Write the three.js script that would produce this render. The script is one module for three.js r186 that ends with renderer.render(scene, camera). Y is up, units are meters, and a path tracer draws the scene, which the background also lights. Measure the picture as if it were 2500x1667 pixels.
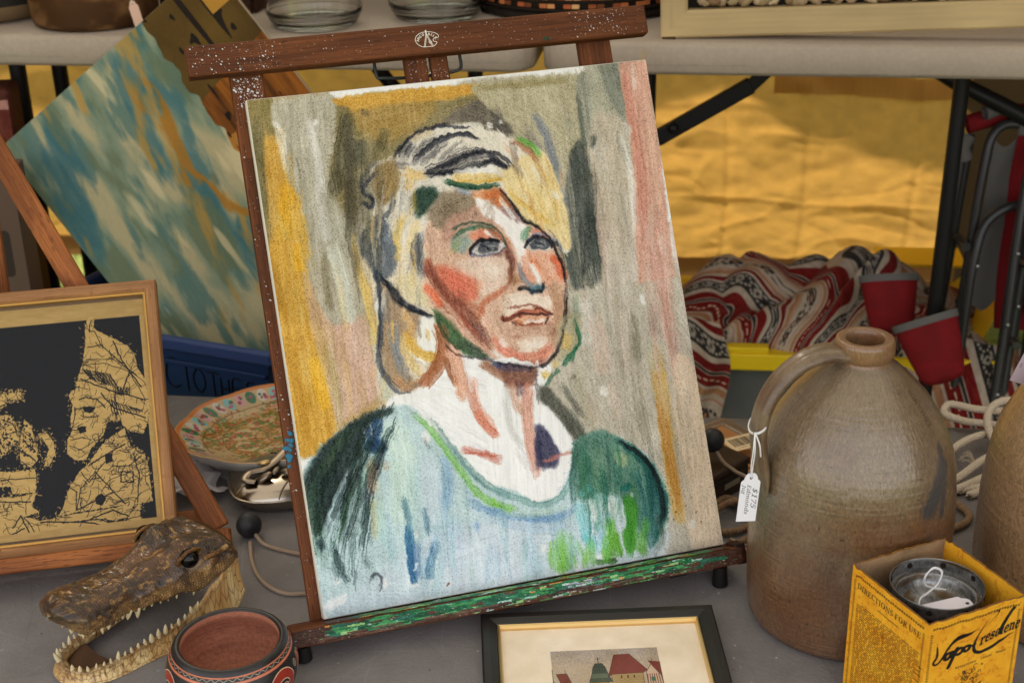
import * as THREE from 'three';
import { RoundedBoxGeometry } from 'three/addons/geometries/RoundedBoxGeometry.js';
import { mergeGeometries, mergeVertices, toCreasedNormals } from 'three/addons/utils/BufferGeometryUtils.js';

// ---------------------------------------------------------------- camera, sky, sun, exposure
const scene = new THREE.Scene();
const camera = new THREE.PerspectiveCamera(26.73, 1024 / 682, 0.05, 500);
camera.position.set(0, 1.42, 0);
camera.rotation.set(-24 * Math.PI / 180, 0, -1.2 * Math.PI / 180, 'YXZ');
camera.focus = 1.56;
camera.userData.fStop = 7;
scene.add(camera);

const renderer = new THREE.WebGLRenderer({ antialias: true });
renderer.setSize(1024, 682);
renderer.toneMapping = THREE.LinearToneMapping;
renderer.toneMappingExposure = 2.58;
renderer.shadowMap.enabled = true;
renderer.shadowMap.type = THREE.PCFSoftShadowMap;

{ // bright hazy summer sky
  const W = 256, H = 128, d = new Float32Array(W * H * 4);
  for (let y = 0; y < H; y++) {
    const up = ((y + 0.5) / H - 0.5) * Math.PI, s = Math.max(0, Math.sin(up)), k = Math.pow(1 - s, 2.2);
    for (let x = 0; x < W; x++) {
      const o = (y * W + x) * 4;
      d[o] = 0.56 + 0.44 * k; d[o + 1] = 0.61 + 0.34 * k; d[o + 2] = 0.7 + 0.18 * k; d[o + 3] = 1;
    }
  }
  const t = new THREE.DataTexture(d, W, H, THREE.RGBAFormat, THREE.FloatType);
  t.mapping = THREE.EquirectangularReflectionMapping; t.magFilter = THREE.LinearFilter; t.needsUpdate = true;
  scene.background = t; scene.environment = t;
}
const sun = new THREE.DirectionalLight(0xfff0dc, 4.5);
sun.position.set(-2.4, 7.4, -9.6);
sun.target.position.set(0, 0.5, -2.5);
sun.castShadow = true;
sun.shadow.mapSize.set(2048, 2048);
Object.assign(sun.shadow.camera, { left: -6, right: 6, top: 6, bottom: -6, near: 0.5, far: 30 });
scene.add(sun, sun.target);

// ---------------------------------------------------------------- helpers
const V = (x, y, z) => new THREE.Vector3(x, y, z);
const T = 0.5;                                     // height of the front table top
function rng(seed) { let s = seed | 0; return () => { s = (s + 0x6d2b79f5) | 0; let t = Math.imul(s ^ (s >>> 15), 1 | s); t = (t + Math.imul(t ^ (t >>> 7), 61 | t)) ^ t; return ((t ^ (t >>> 14)) >>> 0) / 4294967296; }; }
const hash = (x, y, s) => { let h = Math.imul(x, 374761393) + Math.imul(y, 668265263) + Math.imul(s, 1274126177); h = Math.imul(h ^ (h >>> 13), 1274126177); return ((h ^ (h >>> 16)) >>> 0) / 4294967296; };
const mod = (a, n) => ((a % n) + n) % n;
function noise(x, y, s = 1, px = 0, py = 0) {      // value noise, with a period when px or py is given
  const ix = Math.floor(x), iy = Math.floor(y), fx = x - ix, fy = y - iy, u = fx * fx * (3 - 2 * fx), v = fy * fy * (3 - 2 * fy);
  const a = px ? mod(ix, px) : ix, b = px ? mod(ix + 1, px) : ix + 1, c = py ? mod(iy, py) : iy, e = py ? mod(iy + 1, py) : iy + 1;
  const p = hash(a, c, s), q = hash(b, c, s), r = hash(a, e, s), w = hash(b, e, s);
  return (p + (q - p) * u) * (1 - v) + (r + (w - r) * u) * v;
}
function fbm(x, y, s = 1, n = 4, px = 0, py = 0) { let t = 0, a = 0.5, m = 0; for (let i = 0; i < n; i++) { t += a * noise(x, y, s + i * 17, px, py); m += a; a *= 0.5; x *= 2; y *= 2; px *= 2; py *= 2; } return t / m; }
const mix = (a, b, t) => a + (b - a) * t;
const mix3 = (a, b, t) => [mix(a[0], b[0], t), mix(a[1], b[1], t), mix(a[2], b[2], t)];
const sat = (x) => Math.max(0, Math.min(1, x));
const smooth = (a, b, x) => { const t = sat((x - a) / (b - a)); return t * t * (3 - 2 * t); };
function tex(w, h, fn, srgb = true, repeat = true) { // fn(u, v) -> [r,g,b] in 0..255 or one grey value 0..1
  const d = new Uint8Array(w * h * 4);
  for (let y = 0; y < h; y++) for (let x = 0; x < w; x++) {
    const c = fn((x + 0.5) / w, (y + 0.5) / h), o = (y * w + x) * 4;
    if (typeof c === 'number') d[o] = d[o + 1] = d[o + 2] = sat(c) * 255; else { d[o] = Math.max(0, Math.min(255, c[0])); d[o + 1] = Math.max(0, Math.min(255, c[1])); d[o + 2] = Math.max(0, Math.min(255, c[2])); }
    d[o + 3] = 255;
  }
  const t = new THREE.DataTexture(d, w, h); t.magFilter = THREE.LinearFilter; t.minFilter = THREE.LinearFilter;
  if (repeat) t.wrapS = t.wrapT = THREE.RepeatWrapping;
  if (srgb) t.colorSpace = THREE.SRGBColorSpace;
  t.needsUpdate = true; return t;
}
function canvasTex(w, h, draw, post) {
  const c = document.createElement('canvas'); c.width = w; c.height = h;
  const g = c.getContext('2d'); draw(g, w, h);
  if (post) { const im = g.getImageData(0, 0, w, h), d = im.data; for (let y = 0; y < h; y++) for (let x = 0; x < w; x++) post(d, (y * w + x) * 4, x, y); g.putImageData(im, 0, 0); }
  const t = new THREE.CanvasTexture(c); t.colorSpace = THREE.SRGBColorSpace; t.magFilter = THREE.LinearFilter; return t;
}
const rgb = (r, g, b, a = 1) => `rgba(${r | 0},${g | 0},${b | 0},${a})`;
const M = (o) => new THREE.MeshPhysicalMaterial(Object.assign({ roughness: 0.6, specularIntensity: 0.55, side: THREE.DoubleSide }, o));
const used = {};
const numbered = (n) => { if (!(n in used)) { used[n] = 0; return n; } return n + '_' + String(++used[n]).padStart(3, '0'); };
const fresh = (m) => { m.castShadow = m.receiveShadow = true; return m; };
function thing(name, label, category, pos = [0, 0, 0], turn = 0, group) {
  const o = new THREE.Group(); o.name = numbered(name); o.position.set(...pos); o.rotation.y = turn;
  o.userData = { label, category }; if (group) o.userData.group = group; scene.add(o); return o;
}
function part(name, geo, mat, parent, label) { const m = fresh(new THREE.Mesh(geo, mat)); m.name = name; if (label) m.userData.label = label; parent.add(m); return m; }
function single(name, geo, mat, label, category, group) { const m = fresh(new THREE.Mesh(geo, mat)); m.name = numbered(name); m.userData = { label, category }; if (group) m.userData.group = group; scene.add(m); return m; }
function struct(name, geo, mat) { const m = fresh(new THREE.Mesh(geo, mat)); m.name = name; m.userData = { kind: 'structure' }; scene.add(m); return m; }
const flat = (g) => (g.index ? g.toNonIndexed() : g);
const merge = (l) => mergeGeometries(l.map((g) => { const f = flat(g); for (const k of Object.keys(f.attributes)) if (!['position', 'normal', 'uv'].includes(k)) f.deleteAttribute(k); return f; }));
function boxUV(g, axis = 0) {                      // uv in metres, u along the grain axis (0 x, 1 y, 2 z)
  g = flat(g); const p = g.attributes.position, n = g.attributes.normal, uv = new Float32Array(p.count * 2), o = [1, 2, 0], q = [2, 0, 1];
  for (let i = 0; i < p.count; i += 3) {
    let nx = 0, ny = 0, nz = 0; for (let k = 0; k < 3; k++) { nx += Math.abs(n.getX(i + k)); ny += Math.abs(n.getY(i + k)); nz += Math.abs(n.getZ(i + k)); }
    const d = nx > ny && nx > nz ? 0 : ny > nz ? 1 : 2; let a, b;
    if (d === axis) { a = o[axis]; b = q[axis]; } else { a = axis; b = 3 - axis - d; }
    for (let k = 0; k < 3; k++) { const c = [p.getX(i + k), p.getY(i + k), p.getZ(i + k)]; uv[(i + k) * 2] = c[a]; uv[(i + k) * 2 + 1] = c[b] + d * 0.37; }
  }
  g.setAttribute('uv', new THREE.BufferAttribute(uv, 2)); return g;
}
function rbox(w, h, d, r = 0.002, axis = 0, at = [0, 0, 0]) { const g = new RoundedBoxGeometry(w, h, d, 2, Math.min(r, w / 2.01, h / 2.01, d / 2.01)); g.translate(...at); return boxUV(g, axis); }
function bar(a, b, w, d, r = 0.002) {              // a wooden or metal bar of section w x d between two points
  const A = V(...a), B = V(...b), L = A.distanceTo(B), g = rbox(w, L, d, r, 1);
  g.applyQuaternion(new THREE.Quaternion().setFromUnitVectors(V(0, 1, 0), B.clone().sub(A).normalize()));
  g.translate(...A.add(B).multiplyScalar(0.5).toArray()); return g;
}
function tube(pts, r, seg = 40, rad = 8, closed = false) { return new THREE.TubeGeometry(new THREE.CatmullRomCurve3(pts.map((p) => V(...p)), closed, 'centripetal'), seg, r, rad, closed); }
function lathe(pts, seg = 64) { return new THREE.LatheGeometry(pts.map((p) => new THREE.Vector2(p[0], p[1])), seg); }
function grid(nu, nv, fn, wrapU = false) {         // fn(u, v) -> [x,y,z]; smooth indexed sheet with uv
  const P = [], U = [], I = [];
  for (let j = 0; j <= nv; j++) for (let i = 0; i <= nu; i++) { P.push(...fn(i / nu, j / nv)); U.push(i / nu, j / nv); }
  for (let j = 0; j < nv; j++) for (let i = 0; i < nu; i++) { const a = j * (nu + 1) + i, b = a + 1, c = a + nu + 1, e = c + 1; I.push(a, b, c, b, e, c); }
  const g = new THREE.BufferGeometry(); g.setAttribute('position', new THREE.Float32BufferAttribute(P, 3)); g.setAttribute('uv', new THREE.Float32BufferAttribute(U, 2)); g.setIndex(I); g.computeVertexNormals();
  if (wrapU) { const n = g.attributes.normal; for (let j = 0; j <= nv; j++) { const a = j * (nu + 1), b = a + nu, v = V(n.getX(a) + n.getX(b), n.getY(a) + n.getY(b), n.getZ(a) + n.getZ(b)).normalize(); n.setXYZ(a, v.x, v.y, v.z); n.setXYZ(b, v.x, v.y, v.z); } }
  return g;
}
function frameOf(o, u, v, n, pos) { o.quaternion.setFromRotationMatrix(new THREE.Matrix4().makeBasis(V(...u), V(...v), V(...n))); o.position.set(...pos); return o; }
function woodTex(base, dark, light, seed, w = 512, h = 256, lenM = 0.4, widM = 0.1, knots = 0.6) {
  return ((t) => { t.repeat.set(1 / lenM, 1 / widM); return t; })(tex(w, h, (u, v) => {
    const wob = fbm(u * 4, v * 4, seed, 3, 4, 4) * 2.2 * knots, ring = noise((v * 9 + wob * 2) , u * 1.5 + 3, seed + 9, 9, 0), fine = fbm(u * 8, v * 96, seed + 5, 3, 8, 96), pore = noise(u * 40, v * 128, seed + 7, 40, 128);
    const blot = fbm(u * 3, v * 3, seed + 21, 3, 3, 3);
    let c = mix3(base, dark, sat(ring * 0.75 + (fine - 0.5) * 0.9)); c = mix3(c, light, sat((blot - 0.45) * 1.6 * (1 - ring)));
    if (pore > 0.8) c = mix3(c, dark, 0.55); return c;
  }));
}
const withRepeat = (t, x, y) => { const c = t.clone(); c.repeat.set(x, y); c.needsUpdate = true; return c; };
// ---------------------------------------------------------------- the setting
{
  const t = tex(512, 512, (u, v) => { const a = fbm(u * 10, v * 10, 3, 4, 10, 10), b = noise(u * 128, v * 128, 8, 128, 128); return mix3([70, 92, 34], [128, 132, 60], sat(a * 0.9 + (b - 0.5) * 0.7)); });
  t.repeat.set(300, 300);
  const g = new THREE.PlaneGeometry(400, 400); g.rotateX(-Math.PI / 2);
  struct('ground', g, M({ map: t, roughness: 1 }));
  // grass standing behind the tarp, seen through the gap below its hem
  const bl = new THREE.BufferGeometry(); bl.setAttribute('position', new THREE.Float32BufferAttribute([-0.003, 0, 0, 0.003, 0, 0, 0.006, 0.05, 0.012], 3)); bl.computeVertexNormals();
  const n = 9000, im = new THREE.InstancedMesh(bl, M({ color: new THREE.Color(0.13, 0.2, 0.04), transmission: 0.3, thickness: 0, roughness: 0.9 }), n), r = rng(5), m = new THREE.Matrix4(), q = new THREE.Quaternion(), c = new THREE.Color();
  for (let i = 0; i < n; i++) {
    q.setFromEuler(new THREE.Euler((r() - 0.5) * 0.6, r() * 6.28, (r() - 0.5) * 0.6)); const s = 0.6 + r() * 0.9;
    m.compose(V(-2.4 + r() * 4.6, 0, -3.3 - r() * 2.6), q, V(s, s, s)); im.setMatrixAt(i, m); c.setRGB(0.6 + r() * 0.8, 0.8 + r() * 0.4, 0.6 + r() * 0.5); im.setColorAt(i, c);
  }
  im.name = 'grass'; im.userData = { label: 'short green grass growing behind the yellow tarp', category: 'grass', kind: 'stuff' }; fresh(im); scene.add(im);
}
const BACK = -0.15;                                // the tables and the tarp stand a little askew to the camera
const backAt = (x, y, z) => { const c = Math.cos(BACK), s = Math.sin(BACK); return [x * c + z * s, y, -2.155 - x * s + z * c]; };
{ // canopy over the stall: roof sheet and added valance, both shaped for the light, four legs
  const o = thing('canopy_tent', 'pale fabric market canopy roofing the whole stall', 'canopy', [0, 0, -2.6], BACK);
  const roofMat = M({ color: new THREE.Color(0.62, 0.6, 0.56), roughness: 0.95, transmission: 0.34, thickness: 0 });
  const ridge = (x, z) => 2.25 + 0.8 * (1 - Math.abs(x) / 2.4) - 0.03 * Math.cos(z * 4) * (1 - Math.abs(x) / 2.4);
  part('roof', grid(24, 24, (u, v) => { const x = (u - 0.5) * 4.8, z = -2.55 + v * 5.75; return [x, ridge(x, z), z]; }), roofMat, o);
  const hem = (x) => 2.11 - 0.03 * x + 0.13 * smooth(0.02, -0.5, x) * smooth(-1.5, -1.1, x) + 0.01 * Math.sin(x * 11 + 1) + 0.008 * Math.sin(x * 27);  // hem curve shaped to place the sun and shade edge on the tarp
  part('valance', grid(120, 4, (u, v) => { const x = (u - 0.5) * 4.8; return [x, mix(Math.min(2.46, ridge(x, -2.55)), hem(x), v), -2.56 - 0.012 * Math.sin(x * 17) * v]; }), roofMat, o, 'unseen valance added on the back edge of the canopy, shaped to shade the tarp');
  for (const x of [-2.35, 2.35]) for (const z of [-2.5, 3.15]) part('leg', rbox(0.035, 2.3, 0.035, 0.003, 1, [x, 1.15, z]), M({ color: 0xb8babc, metalness: 0.8, roughness: 0.4 }), o);
}
const tarpWeave = tex(256, 256, (u, v) => { const w = 0.5 + 0.25 * Math.sin(u * 6.283 * 48) + 0.25 * Math.sin(v * 6.283 * 48), n = fbm(u * 8, v * 8, 61, 3, 8, 8); const k = 0.86 + 0.08 * w + (n - 0.5) * 0.14; return [214 * k, 166 * k, 84 * k]; });
tarpWeave.repeat.set(14, 9);
{ // tarp hung behind the tables
  const o = thing('tarp', 'yellow woven tarp hanging behind the tables, sunlit through along its lower half', 'tarp', backAt(0, 0, -1.36), BACK);
  const cone = (x, y, s) => { const ix = Math.floor(x), iy = Math.floor(y); let a = 9; for (let j = -1; j <= 1; j++) for (let i = -1; i <= 1; i++) a = Math.min(a, Math.hypot(ix + i + hash(ix + i, iy + j, s) - x, iy + j + hash(ix + i, iy + j, s + 1) - y)); return a; };
  const crease = (x, y) => { const wx = x + 0.12 * (fbm(x * 3, y * 3, 81, 2) - 0.5), wy = y + 0.06 * (fbm(x * 4, y * 4, 82, 2) - 0.5);
    let s = 0; const r = [[0.9, 0.31, 7, 2.1, 0.012], [0.5, -0.9, 11, 0.4, 0.008], [0.15, 1, 16, 1.2, 0.007], [1, 0.1, 5, 0.9, 0.014]];
    for (const [a, b, f, ph, amp] of r) { const q = a * x * 1.5 + b * y * 3 + fbm(x * 2.1 + ph, y * 3.1, 40 + f, 2) * 0.9; s += amp * (1 - Math.abs(Math.sin(q * f * 0.5 + ph))) * fbm(x * 1.7, y * 2.5, 90 + f, 2) * 1.6; }
    return s * 0.6 + 0.04 * cone(wx * 3.4 + wy, wy * 5.5, 5) + 0.013 * cone(wx * 8 - wy * 3, wy * 14 - wx * 2, 9) + 0.0035 * cone(wx * 20 + wy * 9, wy * 34, 13) + 0.007 * [0.33, 0.52, 0.78].reduce((t, q) => t + Math.exp(-(((x - q - 0.02 * Math.sin(y * 5)) / 0.007) ** 2)), 0) - 0.006 * Math.exp(-(((y - 0.27 - 0.01 * Math.sin(x * 6)) / 0.006) ** 2)) + 0.03 * (fbm(x * 1.4, y * 1.1, 7, 3) - 0.5) + 0.016 * (fbm(x * 3.4 + y, y * 13 + fbm(x * 4, y * 4, 3, 2), 17, 3) - 0.5) + 0.006 * (fbm(x * 14, y * 30, 27, 2) - 0.5) + 0.009 * Math.pow(1 - Math.abs(2 * fbm(x * 5 + y * 3, y * 11, 37, 2) - 1), 8) - 0.01 * Math.pow(1 - Math.abs(2 * fbm(x * 4 - y * 5, y * 9 + x, 57, 2) - 1), 10);
  };
  const mat = M({ map: tarpWeave, roughness: 0.85, transmission: 0.36, thickness: 0 });
  part('sheet', grid(460, 260, (u, v) => { const x = -2.2 + u * 3.115, y = 0.095 + Math.pow(v, 1.8) * 2.05; return [x, y, crease(x, y)]; }), mat, o);
  part('hem', grid(150, 3, (u, v) => { const x = -2.2 + u * 3.115, y = 0.07 + v * 0.055; return [x, y, crease(x, y) + 0.008]; }), M({ color: new THREE.Color(0.3, 0.15, 0.045), roughness: 0.9, transmission: 0.15, thickness: 0 }), o, 'dark folded hem along the bottom of the tarp');
  part('seam', grid(80, 2, (u, v) => { const x = 0.45 + u * 0.455, y = 0.545 + v * 0.05 + 0.006 * Math.sin(x * 14); return [x, y, crease(x, y) + 0.008]; }), M({ map: tarpWeave, roughness: 0.9, transmission: 0.42, thickness: 0 }), o, 'doubled strip of tarp with a stitched seam');
}
single('side_curtain', (() => { const g = grid(60, 40, (u, v) => { const x = 0.895 + u * 2.2, y = 0.02 + v * 2.1; return [x, y, 0.03 * Math.sin(x * 13) + 0.03 * (fbm(x * 3, y * 2, 71, 3) - 0.5)]; }); return g; })(), M({ color: new THREE.Color(0.1, 0.064, 0.03), roughness: 0.95 }), 'dark brown curtain hanging beside the yellow tarp', 'curtain').position.set(...backAt(0, 0, -1.3));
scene.children[scene.children.length - 1].rotation.y = BACK;

for (const [x, lab] of [[-2.25, 'unseen dark brown wall added at the left to darken the back of the stall'], [2.25, 'unseen dark brown wall added at the right to darken the back of the stall']]) {  // walls added out of view to keep side light off the back
  const g = grid(40, 20, (u, v) => { const z = -1.3 + u * 2.9, y = 0.03 + v * 2.25; return [0.03 * Math.sin(z * 8) + 0.02 * Math.sin(z * 21), y, z]; });
  const m = single('added_side_wall', g, M({ color: new THREE.Color(0.2, 0.14, 0.08), roughness: 0.95 }), lab, 'side wall', 'added light-blocking walls'); m.position.set(...backAt(x, 0, 0)); m.rotation.y = BACK;
}
// ---------------------------------------------------------------- tables
const plasticBump = tex(512, 512, (u, v) => 0.5 + 0.5 * (fbm(u * 90, v * 90, 12, 2, 90, 90) - 0.5) + 0.25 * (noise(u * 240, v * 240, 14, 240, 240) - 0.5), false); plasticBump.repeat.set(3.2, 3.2);
const plasticCol = (a, b, seed) => { const t = tex(512, 512, (u, v) => { const n = fbm(u * 5, v * 5, seed, 4, 5, 5), f = noise(u * 200, v * 200, seed + 3, 200, 200), sc = noise(u * 3 + fbm(u * 20, v * 4, seed + 9, 2, 20, 4), v * 160, seed + 5, 0, 160); let c = mix3(a, b, sat(n * 1.4 - 0.2)); const k = 1 + (f - 0.5) * 0.05 - (sc > 0.93 ? 0.06 : 0); return [c[0] * k, c[1] * k, c[2] * k]; }); t.repeat.set(1.3, 1.3); return t; };
const steelDark = M({ color: new THREE.Color(0.018, 0.017, 0.018), roughness: 0.45, metalness: 0.3 });
const wornGrey = (() => { const t = canvasTex(1024, 1024, (g, w, h) => {
  g.fillStyle = 'rgb(116,110,108)'; g.fillRect(0, 0, w, h); const r = rng(19);
  for (let i = 0; i < 260; i++) { g.globalAlpha = 0.05 + r() * 0.13; g.strokeStyle = r() > 0.45 ? 'rgb(176,172,172)' : 'rgb(70,66,66)'; g.lineWidth = 0.6 + r() * 1.2; let x = r() * w, y = r() * h, a = r() * 6.3; g.beginPath(); g.moveTo(x, y); for (let k = 0; k < 6; k++) { a += (r() - 0.5) * 0.3; const l = 6 + r() * 46; x += Math.cos(a) * l; y += Math.sin(a) * l; g.lineTo(x, y); } g.stroke(); }
  for (let i = 0; i < 420; i++) { g.globalAlpha = 0.25 + r() * 0.5; g.fillStyle = ['rgb(58,52,48)', 'rgb(190,186,182)', 'rgb(110,84,62)'][r() * 3 | 0]; g.beginPath(); g.ellipse(r() * w, r() * h, 0.6 + r() * 1.7, 0.6 + r() * 1.1, r() * 3, 0, 7); g.fill(); }
  for (let i = 0; i < 14; i++) { g.globalAlpha = 0.08; g.strokeStyle = 'rgb(84,74,66)'; g.lineWidth = 3 + r() * 5; g.beginPath(); g.arc(r() * w, r() * h, 30 + r() * 30, r() * 6, r() * 6 + 2 + r() * 3); g.stroke(); } g.globalAlpha = 1;
}, (d, q, x, y) => { const n = (fbm(x / 64, y / 64, 31, 4, 16, 16) - 0.5) * 26 + (hash(x, y, 6) - 0.5) * 8; for (let c = 0; c < 3; c++) d[q + c] += n; }); t.wrapS = t.wrapT = THREE.RepeatWrapping; t.repeat.set(1.15, 1.15); return t; })();
function slab(len, dep, th, rc) {                  // moulded top with rounded plan corners, edge bevels and an underside
  const s = new THREE.Shape(), a = len / 2, b = dep / 2;
  s.moveTo(-a + rc, -b); s.lineTo(a - rc, -b); s.absarc(a - rc, -b + rc, rc, -Math.PI / 2, 0); s.lineTo(a, b - rc); s.absarc(a - rc, b - rc, rc, 0, Math.PI / 2); s.lineTo(-a + rc, b); s.absarc(-a + rc, b - rc, rc, Math.PI / 2, Math.PI); s.lineTo(-a, -b + rc); s.absarc(-a + rc, -b + rc, rc, Math.PI, Math.PI * 1.5);
  const g = new THREE.ExtrudeGeometry(s, { depth: th - 0.012, bevelThickness: 0.006, bevelSize: 0.006, bevelOffset: -0.006, bevelSegments: 4, curveSegments: 12 });
  g.rotateX(-Math.PI / 2); g.translate(0, 0.006, 0); return boxUV(toCreasedNormals(g, 0.9), 0);
}
function foldingTable(label, pos, turn, len, dep, h, mat, legs) {
  const o = thing('folding_table', label, 'table', pos, turn);
  const top = slab(len, dep, 0.048, 0.045); top.translate(0, h - 0.048, 0); part('table_top', top, mat, o);
  for (const [sx, k] of legs) {
    const x = sx * (len / 2 - 0.2);
    for (const z of [-dep / 2 + 0.1, dep / 2 - 0.1]) part('leg', merge([tube([[x, h - 0.05, z], [x, 0.3, z], [x, 0.012, z]], 0.0125, 12), tube([[x, 0.02, z], [x, 0.0, z]], 0.015, 2)]), steelDark, o);
    for (const y of [0.22, h - 0.06]) part('crossbar', tube([[x, y, -dep / 2 + 0.1], [x, y, dep / 2 - 0.1]], 0.01, 6), steelDark, o);
    part('brace', tube([[x, h - k, 0], [x - sx * 0.12, h - k * 0.6, 0], [x - sx * 0.3, h - 0.05, 0]], 0.011, 12), steelDark, o);
  }
  return o;
}
{
  const c = Math.cos(-0.137), s = Math.sin(-0.137), z0 = -0.46; // far edge passes through (0, -1.833)
  const mat = M({ map: wornGrey, bumpMap: plasticBump, bumpScale: 0.0008, roughness: 0.62 });
  foldingTable('low grey plastic folding table carrying the easel, jugs and small goods', [-z0 * s * 1, 0, -1.833 - z0 * c], -0.137, 1.83, 0.92, T, mat, [[-1, 0.3], [1, 0.3]]);
  const white = M({ map: plasticCol([158, 143, 128], [174, 159, 143], 33), bumpMap: plasticBump, bumpScale: 0.00006, roughness: 0.55 });
  const put = (x, z) => backAt(x, 0, z);
  foldingTable('tall off-white folding table at the back left, under the glass jars', put(0.04 - 0.915, -0.38), BACK, 1.83, 0.76, 0.954, white, [[-1, 0.42]]);
  foldingTable('tall off-white folding table at the back right, under the white shell frame', put(0.052 + 0.915, -0.38), BACK, 1.83, 0.76, 0.954, white, [[1, 0.42]]);
}
{ // leg sets of the two back tables where they show
  const L = scene.children.filter((o) => o.name.startsWith('folding_table')), A = L[1], B = L[2], off = (o, x) => x; // local x in each table is measured from its centre
  const a = (x) => x - (0.04 - 0.915), b = (x) => x - (0.052 + 0.915), z = (d) => 0.38 - d;
  for (const d of [0.12, 0.64]) part('leg', tube([[a(-0.85), 0.91, z(d)], [a(-0.85), 0.4, z(d)], [a(-0.85), 0.0, z(d)]], 0.0145, 8), steelDark, A);
  part('leg', tube([[a(-0.815), 0.91, z(0.2)], [a(-0.81), 0.4, z(0.2)], [a(-0.81), 0.0, z(0.2)]], 0.014, 8), steelDark, A);
  part('brace', tube([[a(-0.32), 0.91, z(0.3)], [a(-0.25), 0.81, z(0.3)], [a(-0.12), 0.69, z(0.3)]], 0.013, 10), steelDark, A);
  part('leg', tube([[a(-0.1), 0.91, z(0.3)], [a(-0.1), 0.4, z(0.3)], [a(-0.1), 0.0, z(0.3)]], 0.0135, 8), steelDark, A);
  part('leg', tube([[b(0.695), 0.91, z(0.15)], [b(0.69), 0.45, z(0.15)], [b(0.685), 0.0, z(0.15)]], 0.0125, 8), steelDark, B);
  part('brace', tube([[b(0.6), 0.91, z(0.3)], [b(0.683), 0.845, z(0.3)], [b(0.83), 0.77, z(0.3)], [b(0.98), 0.68, z(0.3)]], 0.014, 10), steelDark, B);
  part('brace', merge([bar([b(0.46), 0.905, z(0.3)], [b(0.37), 0.815, z(0.3)], 0.022, 0.016, 0.003), bar([b(0.375), 0.82, z(0.3)], [b(0.215), 0.722, z(0.3)], 0.028, 0.02, 0.004), new THREE.SphereGeometry(0.01, 10, 8).translate(b(0.245), 0.745, z(0.3) + 0.012)]), steelDark, B, 'black folding brace angled under the table top');
  part('leg', tube([[b(0.2), 0.91, z(0.3)], [b(0.2), 0.4, z(0.3)], [b(0.2), 0.0, z(0.3)]], 0.0135, 8), steelDark, B);
}
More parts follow.
